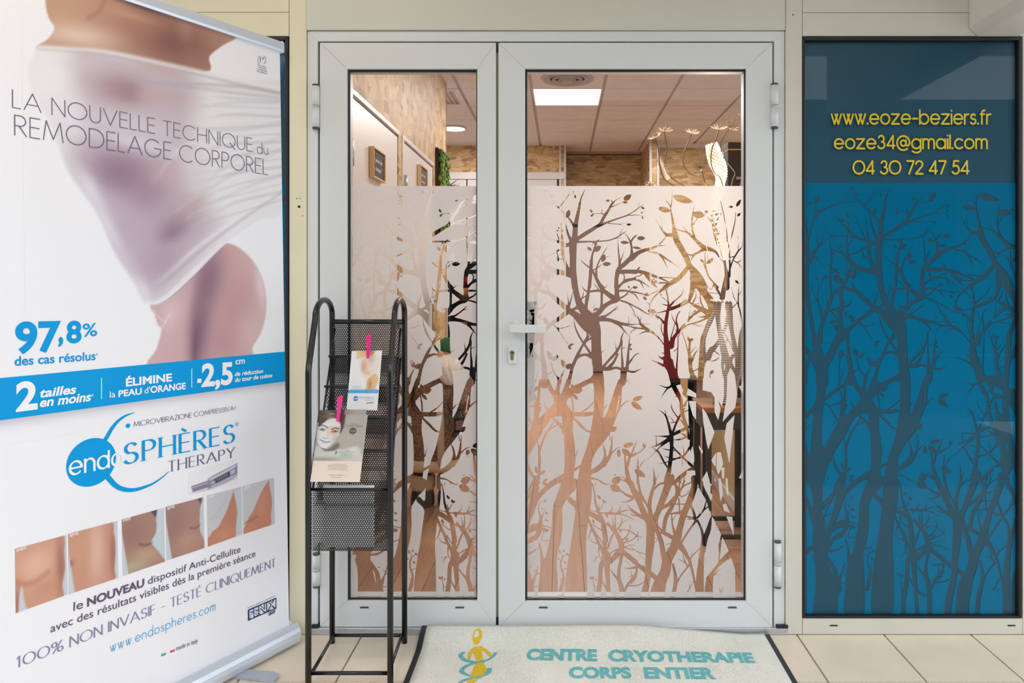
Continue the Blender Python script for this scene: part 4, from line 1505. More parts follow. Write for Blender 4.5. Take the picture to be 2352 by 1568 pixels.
# --- box of the roller shutter sticking out at the upper right
cz = pz(75, 2.50)
b = B()
xa, xb = px(2240, 2.5), px(2330, 2.5)
b.prism([(xa, cz + 0.03), (xa + 0.03, cz), (xa + 0.17, cz), (xa + 0.2, cz + 0.03), (xa + 0.2, 2.9), (xa, 2.9)], 1.2, Y0 - 0.001)
tag(b.obj('trim_1', M_CREAMR, None, 0.002), 'cream boxed casing running out from the top of the shop front', 'casing', kind='structure')

# --- double door: frame, two leaves
dframe = empty('trim_2', (0, Y0, 0))
tag(dframe, 'white aluminium frame around the double door', 'door frame', kind='structure')
DY = Y0 + 0.006
o = (fx(704.6), fx(1803.5), 0.012, fz(70)); i = (fx(728.5), fx(1779), 0.012, fz(93.5))
b = B()
b.prism([(o[0], o[2]), (i[0], i[2]), (i[0], i[3]), (o[0], o[3])], DY, DY + 0.075)
b.prism([(i[1], i[2]), (o[1], o[2]), (o[1], o[3]), (i[1], i[3])], DY, DY + 0.075)
b.prism([(i[0], i[3]), (i[1], i[3]), (o[1], o[3]), (o[0], o[3])], DY, DY + 0.075)
keep(b.obj('frame', M_FRAME, None, 0.001), dframe)
b = B().box(i[0] - 0.002, i[1] + 0.002, DY + 0.02, DY + 0.03, 0.02, i[3] + 0.002)
b2 = B().ring((i[0] - 0.002, i[1] + 0.002, 0.02, i[3] + 0.002), (fx(740), fx(1770), 0.05, fz(106)), DY + 0.022, DY + 0.03, 0)
keep(b2.obj('rebate', M_GROOVE), dframe)
keep(B().box(fx(702), fx(1810), Y0 - 0.005, Y0 + 0.12, 0.0, 0.024).obj('threshold', M_GREY, None, 0.003), dframe)
for x0, x1 in ((1783, 1809), (716, 732)):
    keep(B().box(fx(x0), fx(x1), Y0 - 0.006, Y0 + 0.03, 0.0235, 0.034).obj('corner_pad', M_BLACK), dframe)

FY = Y0 + 0.004                                # front of the leaves
GYd = FY + 0.024                               # glass
def hinge(parent, x, y0, y1):
    r = 8.2 / F * FY
    X, Yh = px(x, FY), FY - 0.006
    z0, z1 = pz(y1, FY), pz(y0, FY)
    zm = (z0 + z1) / 2
    h = B(); h.tube([(X, Yh, z0 + 0.006), (X, Yh, zm - 0.004)], r, 18); h.tube([(X, Yh, zm + 0.004), (X, Yh, z1 - 0.006)], r, 18)
    ob = keep(h.obj('hinge', M_FRAME, None), parent)
    c = B(); c.tube([(X, Yh, z0), (X, Yh, z0 + 0.006)], r * 0.98, 18); c.tube([(X, Yh, z1 - 0.006), (X, Yh, z1)], r * 0.98, 18)
    cc = c.obj('hinge_cap', M_DARKCAP); cc.parent = ob
    c = B(); c.tube([(X, Yh, zm - 0.004), (X, Yh, zm + 0.004)], r * 0.96, 18)
    cc = c.obj('hinge_ring', M_GREY); cc.parent = ob
def leaf(name, label, x0, x1, y0, y1, gx0, gx1, gy0, gy1, mx_off, film_rng):
    d = empty(name, (fx((x0 + x1) / 2), FY, 0))
    tag(d, label, 'door', kind='structure')
    Q = lambda x: px(x, FY)
    R = lambda y: pz(y, FY)
    O = (Q(x0), Q(x1), R(y1), R(y0)); I = (Q(gx0), Q(gx1), R(gy1), R(gy0))
    keep(B().ring(O, I, FY, FY + 0.02).obj('leaf_frame', M_FRAME, None, 0.0012), d)
    O2 = (O[0] + 0.004, O[1] - 0.004, O[2] + 0.004, O[3] - 0.004)
    e = 0.001
    I2 = (I[0] + e, I[1] - e, I[2] + 0.004, I[3] - e)
    keep(B().ring(O2, I2, GYd + 0.008, FY + 0.07).obj('inner_bead', M_FRAME, None, 0.001), d)
    g = 5.0 / F * FY
    keep(B().ring((I[0] - 0.003, I[1] + 0.003, I[2] - 0.003, I[3] + 0.003), (I[0] + g * 0.9, I[1] - g * 0.6, I[2] + g * 0.55, I[3] - g * 0.9), FY + 0.012, FY + 0.0205, 0).obj('gasket', M_BLACK), d)
    keep(B().box(I[0] - 0.002, I[1] + 0.002, GYd, GYd + 0.006, I[2] - 0.002, I[3] + 0.002).obj('pane', M_GLASS), d)
    Yf = GYd - 0.001
    keep(film_mesh('frosted_forest_film', film_rng[0], film_rng[1], 427, 1382, lambda a, b: (px(a + mx_off, Yf), Yf, pz(b, Yf)), M_FILM, None), d)
    for xs in ((gx0 + 40, gx1 - 40) if gx1 - gx0 < 400 else (gx0 + 42, gx1 - 32)):
        keep(B().box(Q(xs - 10), Q(xs + 10), FY - 0.001, FY + 0.002, R(1396.5), R(1392.5)).obj('drain_slot', M_DARKCAP), d)
    return d
leaf_l = leaf('door_1', 'narrow white glazed door leaf behind the black leaflet rack', 734.5, 1139, 98, 1439, 797, 1096, 158, 1380, -346.7, (1144, 1443))
leaf_r = leaf('door_2', 'wide white glazed door leaf with lever handle and lock', 1145, 1774.5, 98, 1441, 1206, 1714, 157.5, 1381, 0, (1206, 1714))
hinge(leaf_l, 727, 195, 297); hinge(leaf_l, 728, 1268, 1346)
hinge(leaf_r, 1778, 193, 296); hinge(leaf_r, 1785, 1240, 1347)
keep(B().box(fx(1138.6), fx(1145.4), FY + 0.012, FY + 0.05, 0.026, fz(97)).obj('meeting_strip', M_GROOVE), leaf_l)
keep(B().box(fx(1139), fx(1145), FY + 0.004, FY + 0.03, fz(1440), fz(1422)).obj('bolt_end', M_BLACK), leaf_l)
keep(B().box(fx(1138.6), fx(1144.6), FY + 0.004, FY + 0.03, fz(116), fz(99)).obj('bolt_end', M_BLACK), leaf_l)
# lever handle
hz0, hz1 = fz(761), fz(743.5)
HB = B(); HB.tube([(fx(1183), FY + 0.002, (hz0 + hz1) / 2), (fx(1183), FY - 0.05, (hz0 + hz1) / 2)], 0.013, 18)
hb = keep(HB.obj('lever_handle', M_FRAME), leaf_r)
Yh = FY - 0.062
lv = B().prism([(px(1169, Yh), hz0 + 0.004), (px(1173, Yh), hz0), (px(1254, Yh), hz0 - 0.002), (px(1254, Yh), hz1 - 0.001), (px(1173, Yh), hz1 + 0.001), (px(1169, Yh), hz1 - 0.004)], Yh, Yh + 0.016)
lo = lv.obj('grip', M_FRAME, None, 0.002); lo.parent = hb
es = B().box(fx(1176), fx(1190), FY - 0.008, FY + 0.001, fz(764), fz(738)).obj('rose', M_FRAME, None, 0.004); es.parent = hb
lk = keep(B().box(fx(1167), fx(1187), FY - 0.009, FY + 0.001, fz(835), fz(796)).obj('lock_plate', M_FRAME, None, 0.0025), leaf_r)
kb = B(); kb.tube([(fx(1176.5), FY - 0.0115, fz(809.5)), (fx(1176.5), FY - 0.005, fz(809.5))], 5.4 / F * FY, 18); kb.box(fx(1173.2), fx(1179.8), FY - 0.0112, FY - 0.005, fz(826), fz(812))
ko = kb.obj('lock_cylinder', M_BRASS, None); ko.parent = lk
ks = B().box(fx(1174.5), fx(1180), FY - 0.0122, FY - 0.011, fz(810.6), fz(808.6)).obj('keyhole', M_BLACK); ks.parent = lk

# --- paving outside
flo = empty('floor', (0, 0, 0)); tag(flo, 'speckled beige stone tiles of the arcade floor', 'floor', kind='structure')
g = B().box(-3.6, 3.6, -1.6, Y0 + 0.1, -0.05, -0.0045); g.obj('grout_bed', M_GROUT, flo)
TS = 0.3
jx = px(1830.5, 2061.8 / 812); jy = 2061.8 / 920.0
tm = B().box(-TS / 2 + 0.0032, TS / 2 - 0.0032, -TS / 2 + 0.0032, TS / 2 - 0.0032, -0.012, 0.0)
tme = None
for r in range(-5, 1):
    for c in range(-10, 6):
        loc = (jx + (c + 0.5) * TS, jy + (r + 0.5) * TS, 0)
        if tme is None:
            t = tm.obj('tile', M_TILE, flo, 0, loc); tme = t.data
        else:
            t = link('tile', tme, None, flo, 0, loc)
        t.rotation_euler = (0, 0, (c * 3 + r) % 4 * PI / 2)
# arcade ceiling over the paving (unseen above the frame, sized to shade the front)
cb = B().box(-4, 4, -0.4, Y0, 2.9, 3.0)
tag(cb.obj('ceiling', mat('arcade_soffit_paint', rgb(214, 205, 186), 0.7)), 'plain painted soffit of the arcade above the doors, unseen and sized to shade the front', 'ceiling', kind='structure')

# street in front of the arcade and a facade added behind the camera to darken reflections
tag(B().box(-14, 14, -7.0, -1.6, -0.06, -0.004).obj('street', mat('street_asphalt', rgb(92, 92, 94), 0.8)), 'grey paved street in front of the arcade', 'street', kind='structure')
op = empty('wall_opposite', (0, -7.2, 0)); tag(op, 'plain unseen facade with dark windows, added across the street to darken reflections', 'wall', kind='structure')
keep(B().box(-14, 14, -7.4, -7.0, 0, 4.2).obj('facade', mat('street_facade', rgb(104, 102, 98), 0.8)), op)
for k in range(7):
    keep(B().box(-10.6 + k * 3.1, -9.0 + k * 3.1, -7.0, -6.98, 0.9, 2.7).obj('window_opening', mat('dark_opening', rgb(46, 50, 56), 0.5)), op)
# ------------------------------------------------------------------ roll-up banner
D = Vector((950.0, F, 0)).normalized()                      # along the banner towards its far end
Nn = Vector((D.y, -D.x, 0))                                 # facing side
U = (Vector((0, 0, 1)) - Nn * 0.0235).normalized()          # leans back a little
N3 = D.cross(U).normalized()
if N3.dot(Nn) < 0: N3 = -N3
P0 = P3(664, 1437, 2.47)
def bn_uv(x, y):
    """point of the sheet seen at a place of the photograph, in metres along and up the sheet"""
    d = Vector(((x - CX) / F, 1.0, -(y - CY) / F)); c = Vector((0, 0, CH))
    t = (P0 - c).dot(N3) / d.dot(N3)
    q = c + d * t - P0
    return (q.dot(D), q.dot(U))
def bn_px(u, v):
    q = P0 + D * u + U * v
    return (CX + q.x / q.y * F, CY - (q.z - CH) / q.y * F)
def bn3(u, v, lift=0.0):
    return P0 + D * u + U * v + N3 * lift

ban = empty('roll_up_banner', (P0.x, P0.y, 0))
tag(ban, 'tall white roll-up advertising banner with blue band on silver base', 'banner')
VT = bn_uv(638, 110)[1]; BW = 1.0
pb = B()
nu, nv = 10, 40
for j in range(nv):
    for i in range(nu):
        q = [(-BW + BW * (i + a) / nu, -0.02 + (VT + 0.03) * (j + c) / nv) for a, c in ((0, 0), (1, 0), (1, 1), (0, 1))]
        pb.poly([bn3(u, v) for u, v in q])
keep(pb.obj('sheet', M_PAPER), ban)
# silver rail on top
rb = B()
prof = [(-0.006, -0.012), (0.007, -0.012), (0.009, -0.004), (0.009, 0.018), (0.004, 0.024), (-0.004, 0.024), (-0.008, 0.018)]
ra = [bn3(-BW - 0.004, VT + p[1], p[0]) for p in prof]; rz = [bn3(0.006, VT + p[1], p[0]) for p in prof]
n = len(prof)
rb.poly(ra[::-1]); rb.poly(rz)
for k in range(n): rb.poly([ra[k], ra[(k + 1) % n], rz[(k + 1) % n], rz[k]])
keep(rb.obj('top_rail', M_SILVER, None, 0.0006), ban)
rc = B(); za = [bn3(0.006, VT + p[1] * 1.1, p[0] * 1.15) for p in prof]; zb = [bn3(0.010, VT + p[1] * 1.1, p[0] * 1.15) for p in prof]
rc.poly(za[::-1]); rc.poly(zb)
for k in range(n): rc.poly([za[k], za[(k + 1) % n], zb[(k + 1) % n], zb[k]])
keep(rc.obj('rail_end_cap', M_SILVER), ban)
# base: curved aluminium housing, section in (n, z)
G0 = Vector((P0.x, P0.y, 0))
bprof = [(0.010, 0.064), (0.016, 0.071), (0.024, 0.066), (0.031, 0.058), (0.036, 0.046), (0.0375, 0.034), (0.0385, 0.0335), (0.0385, 0.030), (0.037, 0.0295), (0.034, 0.016), (0.030, 0.009), (-0.06, 0.009), (-0.07, 0.03), (-0.06, 0.055), (-0.03, 0.07), (-0.008, 0.071), (-0.004, 0.064)]
def base_at(u, s=1.0): return [G0 + D * u + Nn * p[0] * s + Vector((0, 0, 0.009 + (p[1] - 0.009) * s)) for p in bprof]
bb = B(); A_, Z_ = base_at(-BW - 0.02), base_at(0.018)
bb.poly(A_[::-1]); bb.poly(Z_)
for k in range(len(bprof)): bb.poly([A_[k], A_[(k + 1) % len(bprof)], Z_[(k + 1) % len(bprof)], Z_[k]], True)
base = keep(bb.obj('base_housing', M_SILVER), ban)
cp = B(); A_, Z_ = base_at(0.018, 1.04), base_at(0.023, 1.04)
cp.poly(A_[::-1]); cp.poly(Z_)
for k in range(len(bprof)): cp.poly([A_[k], A_[(k + 1) % len(bprof)], Z_[(k + 1) % len(bprof)], Z_[k]])
co = cp.obj('end_cap', mat('grey_plastic_cap', rgb(150, 155, 165), 0.5)); co.parent = base; co.matrix_parent_inverse = Matrix.Translation(-ban.location)
# swivel feet
for (pts) in ([(545, 1535), (625, 1541), (640, 1546), (640, 1553), (628, 1562), (510, 1550)], None):
    fb = B()
    if pts:
        q = [Vector((px(x, F * (CH - 0.009) / (y - CY)), F * (CH - 0.009) / (y - CY), 0.009)) for x, y in pts]
        q0 = G0 + D * -0.30 - Nn * 0.02; q = q[:5] + [q[5]] + [Vector((q0.x, q0.y, 0.009)), Vector((q0.x - .02, q0.y + .07, 0.009))]
    else:
        c = G0 + D * -0.85
        q = [c + Nn * 0.16 + D * 0.03, c + Nn * 0.16 - D * 0.03, c - Nn * 0.06 - D * 0.035, c - Nn * 0.06 + D * 0.035]
        q = [Vector((p.x, p.y, 0.009)) for p in q]
    lo_ = [Vector((p.x, p.y, 0.001)) for p in q]
    fb.poly(q); fb.poly(lo_[::-1])
    for k in range(len(q)): fb.poly([q[k], q[(k + 1) % len(q)], lo_[(k + 1) % len(q)], lo_[k]])
    keep(fb.obj('swivel_foot', mat('matt_silver_foot', rgb(176, 182, 192), 0.5, metal=0.2)), ban)
pl = B(); pl.tube([bn3(-0.5, 0.0, -0.03), bn3(-0.5, VT + 0.01, -0.012)], 0.008, 12)
keep(pl.obj('support_pole', M_SILVER), ban)

# --- printing: painted picture sheets (colours in print values)
def srgb2lin(a):
    a = np.clip(a, 0, 255) / 255.0
    return np.where(a <= 0.04045, a / 12.92, ((a + 0.055) / 1.055) ** 2.4)
class Paint:
    def __init__(s, X, Y, bg):
        s.X, s.Y = X, Y
        s.C = np.empty(X.shape + (3,)); s.C[:] = bg
    def blend(s, al, col):
        al = np.clip(al, 0, 1)[..., None]
        s.C = s.C * (1 - al) + np.array(col, float) * al
    def mask(s, pts, soft):
        q = [tuple(map(float, p)) for p in pts]
        if len(q) > 5:
            q = smooth_pts(q[-2:] + q + q[:2], 4)[8:-9]
        d = poly_field(s.X, s.Y, q)
        t = np.clip(d / (2 * soft) + 0.5, 0, 1)
        return t * t * (3 - 2 * t)
    def poly(s, pts, col, soft=3, a=1.0, clip=None):
        m = s.mask(pts, soft) * a
        s.blend(m * clip if clip is not None else m, col)
    def blob(s, cx, cy, rx, ry, ang, col, a=1.0, clip=None):
        c, n = math.cos(math.radians(ang)), math.sin(math.radians(ang))
        x, y = s.X - cx, s.Y - cy
        q = ((x * c + y * n) / rx) ** 2 + ((-x * n + y * c) / ry) ** 2
        m = np.exp(-q * 1.4) * a
        s.blend(m * clip if clip is not None else m, col)
    def line(s, pts, w, col, a=1.0, clip=None, soft=1.5, taper=False):
        m = np.zeros(s.X.shape)
        p = smooth_pts([tuple(q) for q in pts], 4)
        n_ = len(p) - 1
        for i_, (u, v) in enumerate(zip(p[:-1], p[1:])):
            d = seg_field(s.X, s.Y, u, v, w / 2, w / 2)
            fade = min(1.0, (i_ + 0.5) / (n_ * 0.45)) if taper else 1.0
            m = np.maximum(m, np.clip(d / (2 * soft) + 0.5, 0, 1) * fade)
        m = m * a
        s.blend(m * clip if clip is not None else m, col)
def grid_sheet(name, U_, V_, C, frame, parent, lift, gain=1.0):
    """mesh sheet from 2-D arrays of sheet coordinates with printed colours"""
    nj, ni = U_.shape
    vv = [frame(U_[j, i], V_[j, i], lift) for j in range(nj) for i in range(ni)]
    ff = [(j * ni + i, j * ni + i + 1, (j + 1) * ni + i + 1, (j + 1) * ni + i) for j in range(nj - 1) for i in range(ni - 1)]
    me = bpy.data.meshes.new(name); me.from_pydata([tuple(p) for p in vv], [], ff); me.update()
    at = me.color_attributes.new('ink', 'FLOAT_COLOR', 'POINT')
    c = np.ones((nj * ni, 4)); c[:, :3] = np.clip(srgb2lin(C.reshape(-1, 3)) * gain, 0, 1)
    at.data.foreach_set('color', c.ravel())
    return link(name, me, M_INK, parent)
PAPER = (240, 238, 243)
def paint_torso(p):
    """a figure in a stretched white dress, softly lit; photograph coordinates"""
    skin = [(98, -130), (104, 0), (112, 40), (126, 65), (110, 90), (88, 112), (220, 116), (300, 130), (470, 165), (480, 130), (510, 105), (545, 80), (500, 40), (380, -30), (330, -130)]
    k = p.mask(skin, 3)
    p.blend(k, (192, 148, 128))
    p.blob(150, 30, 60, 60, 0, (196, 158, 132), .8, k); p.blob(185, 82, 110, 30, 8, (228, 204, 188), .85, k)
    p.blob(400, 95, 130, 75, 22, (128, 86, 80), .95, k); p.blob(330, 60, 60, 30, 15, (176, 126, 106), .6, k)
    p.blob(330, 8, 60, 16, 18, (104, 54, 46), .9, k); p.blob(300, 36, 70, 10, 16, (202, 156, 132), .6, k)
    p.blob(425, 66, 22, 40, -10, (182, 138, 122), .6, k); p.blob(450, 135, 50, 22, 12, (166, 118, 106), .6, k); p.blob(500, 90, 30, 16, -35, (176, 132, 116), .6, k)
    p.line([(205, 40), (226, 28), (240, 2)], 10, (156, 108, 86), .45, k, 6)
    dress = [(84, 112), (92, 104), (150, 108), (220, 112), (300, 126), (460, 162), (560, 185), (660, 208), (660, 466), (590, 505), (540, 540), (500, 568), (430, 632), (385, 676), (352, 696), (330, 690), (310, 650), (270, 590), (230, 500), (190, 440), (160, 400), (135, 340), (108, 270), (82, 230), (66, 180), (68, 140)]
    m = p.mask(dress, 8)
    p.blend(m * .75, (230, 226, 230))
    body = [(170, 110), (300, 130), (430, 160), (450, 230), (440, 300), (440, 400), (470, 470), (500, 520), (420, 630), (345, 690), (280, 590), (230, 490), (185, 420), (160, 350), (150, 260)]
    mb = p.mask(body, 40) * m
    p.blend(mb * .85, (192, 174, 186))
    p.blob(110, 175, 60, 60, 0, (236, 232, 236), .85, m); p.blob(210, 150, 80, 24, 8, (214, 200, 204), .6, m)
    p.blob(275, 205, 70, 44, 12, (164, 132, 138), .75, m); p.blob(300, 212, 34, 26, 15, (136, 102, 112), .45, m); p.blob(370, 220, 80, 22, 6, (198, 170, 172), .7, m)
    p.blob(370, 160, 70, 14, 14, (196, 164, 158), .6, m)
    p.blob(165, 265, 46, 70, -10, (238, 236, 242), .85, m)
    p.blob(290, 400, 110, 62, 18, (154, 122, 144), .85, m); p.blob(270, 395, 60, 44, 20, (138, 106, 132), .5, m); p.blob(335, 450, 60, 60, 20, (156, 124, 142), .6, m)
    p.blob(385, 400, 60, 34, 0, (200, 170, 174), .6, m); p.blob(450, 400, 46, 60, 0, (216, 210, 212), .7, m)
    p.blob(290, 540, 80, 90, 30, (186, 166, 184), .7, m); p.blob(400, 520, 60, 40, -35, (150, 120, 138), .7, m); p.blob(395, 535, 34, 20, -35, (130, 102, 124), .5, m)
    p.blob(370, 600, 70, 50, -40, (172, 146, 166), .7, m); p.blob(245, 520, 20, 90, -30, (224, 218, 230), .85, m); p.blob(205, 430, 22, 60, -32, (224, 218, 230), .85, m)
    p.blob(440, 470, 50, 26, -25, (192, 162, 162), .6, m)
    p.blob(325, 665, 20, 40, -30, (226, 220, 228), .8, m)
    p.blob(330, 330, 150, 22, 14, (220, 210, 220), .85, m); p.blob(300, 285, 160, 34, 12, (214, 204, 214), .8, m)
    for q, w, c, a in (([(300, 188), (420, 192), (560, 200), (650, 216)], 4, (176, 172, 182), .8), ([(300, 183), (430, 200), (560, 215), (650, 225)], 3, (150, 140, 150), .5),
                       ([(440, 245), (540, 236), (650, 236)], 3, (196, 194, 206), .9), ([(420, 290), (540, 300), (650, 280)], 5, (204, 202, 212), .8),
                       ([(380, 500), (500, 420), (650, 340)], 6, (206, 204, 212), .8), ([(400, 520), (520, 450), (650, 400)], 5, (200, 198, 206), .7),
                       ([(420, 470), (520, 380), (650, 310)], 4, (210, 206, 214), .8), ([(350, 420), (430, 330), (560, 320)], 5, (226, 222, 226), .8),
                       ([(84, 112), (150, 116), (220, 121), (300, 136), (460, 172), (560, 196), (650, 214)], 3, (178, 166, 176), .7),
                       ([(88, 108), (150, 111), (220, 115), (300, 129), (460, 163), (560, 186), (650, 205)], 6, (240, 236, 236), .9),
                       ([(340, 676), (400, 630), (470, 568), (560, 500), (650, 440)], 3, (170, 160, 178), .6), ([(335, 668), (390, 625), (450, 570), (560, 490), (650, 430)], 5, (236, 232, 238), .8)):
        p.line(q, w + 3, c, a * .75, m, 4, q[0][0] > 200)
    for k in range(26):
        y0_, y1_ = 200 + k * 13, 222 + k * 9.4
        x0_ = 440 + 30 * math.sin(k * 1.7)
        p.line([(x0_, y0_ + 6), (540, (y0_ + y1_) / 2 + 4 * math.sin(k)), (655, y1_)], 2.5 + 2 * (k % 3), (192, 190, 200) if k % 2 else (236, 234, 238), .45, m, 2.5, True)
    leg = [(506, 566), (535, 562), (560, 578), (585, 605), (604, 645), (611, 690), (609, 725), (598, 765), (578, 800), (570, 840), (348, 850), (360, 800), (371, 757), (362, 745), (355, 722), (346, 702), (385, 684), (430, 640)]
    k = p.mask(leg, 3)
    p.blend(k, (206, 170, 172))
    p.blob(540, 700, 60, 100, 0, (196, 148, 152), .9, k); p.blob(580, 760, 40, 60, 0, (216, 186, 182), .9, k); p.blob(600, 660, 16, 70, -8, (226, 206, 210), .9, k)
    p.blob(530, 590, 30, 24, 20, (206, 164, 156), .8, k)
    p.blob(478, 640, 40, 90, 12, (132, 98, 118), .85, k); p.blob(458, 760, 32, 110, 4, (128, 92, 112), .85, k); p.blob(448, 800, 12, 70, 2, (108, 74, 94), .7, k)
    p.blob(425, 690, 16, 70, 12, (206, 168, 170), .8, k)
    p.blob(392, 725, 24, 50, 10, (220, 192, 196), .9, k); p.blob(398, 800, 26, 60, 8, (206, 166, 174), .8, k); p.blob(510, 790, 40, 60, 0, (186, 138, 146), .6, k)
    p.line([(352, 712), (366, 730), (380, 740)], 3, (228, 206, 210), .8, k); p.line([(371, 757), (378, 742), (390, 720)], 2, (232, 214, 220), .8, k)
    p.line([(338, 694), (356, 698), (385, 682), (440, 632), (505, 566), (560, 522), (650, 462)], 8, (232, 228, 236), 1)
    p.line([(345, 701), (365, 698), (395, 680), (445, 634), (510, 570)], 2, (150, 120, 140), .5)
u0 = bn_uv(56, 600)[0]
uu = np.linspace(u0, -0.0005, 230); vv_ = np.linspace(bn_uv(636, 833)[1] - 0.0, VT - 0.012, 330)
UU, VV = np.meshgrid(uu, vv_)
Q = P0[0] + D.x * UU + U.x * VV, P0[1] + D.y * UU + U.y * VV, P0[2] + D.z * UU + U.z * VV
PX = CX + Q[0] / Q[1] * F; PY = CY - (Q[2] - CH) / Q[1] * F
pt = Paint(PX, PY, PAPER)
paint_torso(pt)
keep(grid_sheet('printed_picture', UU, VV, pt.C, bn3, None, 0.0004), ban)

def bquad(name, pts, mt, lift=0.0008, parent=None):
    b = B(); b.poly([bn3(*bn_uv(x, y), lift) for x, y in pts]); return keep(b.obj(name, mt), ban)
M_CYAN = mat('cyan_print', rgb(0, 154, 222), 0.45, var=0.01, spec=0.12)
M_WPRINT = mat('white_print', rgb(244, 242, 246), 0.45, var=0.005, spec=0.12)
M_GREYP = mat('grey_violet_print', rgb(116, 106, 130), 0.45, var=0.01, spec=0.12)
M_LAV = mat('lavender_print', rgb(132, 132, 166), 0.45, var=0.01, spec=0.12)
M_NAVY = mat('navy_print', rgb(58, 68, 110), 0.45, var=0.01, spec=0.12)
M_SHADOW = mat('pale_grey_print', rgb(206, 204, 214), 0.45, var=0.01, spec=0.12)
# soft grey edge printed under the band, then the band
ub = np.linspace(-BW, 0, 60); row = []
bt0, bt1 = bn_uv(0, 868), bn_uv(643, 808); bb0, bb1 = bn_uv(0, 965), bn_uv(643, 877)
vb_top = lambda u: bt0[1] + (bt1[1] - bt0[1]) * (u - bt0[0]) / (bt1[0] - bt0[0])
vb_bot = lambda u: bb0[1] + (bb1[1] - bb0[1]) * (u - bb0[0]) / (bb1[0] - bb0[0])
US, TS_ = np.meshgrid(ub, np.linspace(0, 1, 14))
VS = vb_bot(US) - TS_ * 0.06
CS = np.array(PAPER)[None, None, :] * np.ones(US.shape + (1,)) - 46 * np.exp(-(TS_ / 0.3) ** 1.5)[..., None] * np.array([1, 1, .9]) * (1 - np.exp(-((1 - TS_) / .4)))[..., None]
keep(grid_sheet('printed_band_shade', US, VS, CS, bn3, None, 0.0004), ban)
b = B(); b.poly([bn3(-BW, vb_bot(-BW), .0008), bn3(0, vb_bot(0), .0008), bn3(0, vb_top(0), .0008), bn3(-BW, vb_top(-BW), .0008)])
keep(b.obj('blue_band', M_CYAN), ban)

def btext(v, f, w, p0, p1, cap, mt, lift=0.0012, name='lettering'):
    a, b_ = bn_uv(*p0), bn_uv(*p1)
    t = bn_uv(p0[0], p0[1] - cap)
    return keep(letters(v, f, w, a, b_, t[1] - a[1], bn3, mt, None, name, lift), ban)
thin = lambda t: stroke_text(t, 0.05, 0.62, 0.17)
def bwords(fn, text, p0, p1, cap, mt, track):
    """one object for each word of a long line"""
    tot = fn(text)[2]; words = text.split(' '); pre = ''
    capm = bn_uv(p0[0], p0[1] - cap)[1] - bn_uv(*p0)[1]
    a, b_ = bn_uv(*p0), bn_uv(*p1)
    for w in words:
        x0 = fn(pre)[2] + track if pre else 0.0
        v, f, wd = fn(w)
        la = lambda t: (a[0] + (b_[0] - a[0]) * t, a[1] + (b_[1] - a[1]) * t)
        keep(letters(v, f, wd, la(x0 / tot), la((x0 + wd) / tot), capm, bn3, mt, None, 'lettering', 0.0012), ban)
        pre += w + ' '
bwords(thin, 'LA NOUVELLE TECHNIQUE', (28.5, 246.5), (579, 348), 40, M_GREYP, .17)
btext(*stroke_text('du', 0.06, 0.62, 0.2), (591, 352), (615, 355), 24, M_GREYP)
bwords(thin, 'REMODELAGE CORPOREL', (33.5, 310), (614.5, 401.5), 46, M_GREYP, .17)
bold = lambda t, k=0.03, sh=0.0: font_text(t, k, sh)
btext(*bold('97', .035), (34, 809), (139, 803), 71, M_CYAN)
btext(*bold('8', .035), (152, 786.5), (187, 784.5), 50, M_CYAN)
btext(*bold('%', .012), (190, 773), (223, 770.5), 31, M_CYAN)
btext(*bold(',', .035), (133.5, 785), (144.5, 785), 52, M_CYAN)
btext(*bold('des cas résolus', .02), (33, 839.5), (219, 826), 22, M_CYAN)
btext(*bold('*', 0), (219.5, 820), (224, 820), 10, M_CYAN)
btext(*bold('2', .035), (36, 943), (86, 936.5), 66, M_WPRINT)
btext(*bold('tailles', .028, .2), (91, 912.5), (175, 902.5), 21, M_WPRINT)
btext(*bold('en moins', .028, .2), (91, 934.5), (209, 919.5), 22, M_WPRINT)
btext(*bold('*', 0), (210, 915), (215, 914), 11, M_WPRINT)
for x, ya, yb in ((232.7, 868, 916), (440, 846, 889.5)):
    bquad('divider_line', [(x - .8, yb), (x + .8, yb), (x + .8, ya), (x - .8, ya)], M_WPRINT, 0.0012)
btext(*bold('ÉLIMINE', .032), (288.5, 887), (394.5, 874.5), 19, M_WPRINT)
btext(*bold('la', .004), (251.5, 913), (264.5, 911.5), 15, M_WPRINT)
btext(*bold('PEAU', .03), (271.5, 911), (325, 904.5), 15, M_WPRINT)
btext(*bold("d'", .004), (331.5, 903.5), (344, 902), 15, M_WPRINT)
btext(*bold('ORANGE', .03), (345, 902), (426, 892.5), 15.5, M_WPRINT)
btext(*bold('-', .04), (452, 886.5), (461.5, 886), 40, M_WPRINT)
btext(*bold('2,5', .035), (462, 886.5), (533.5, 880), 52, M_WPRINT)
btext(*bold('cm', .02), (540, 836.5), (562, 834.2), 15, M_WPRINT)
btext(*bold('de réduction', .025, .2), (539, 863.5), (604, 856), 10, M_WPRINT)
btext(*bold('du tour de cuisse', .025, .2), (539, 877), (625, 865.5), 10, M_WPRINT)
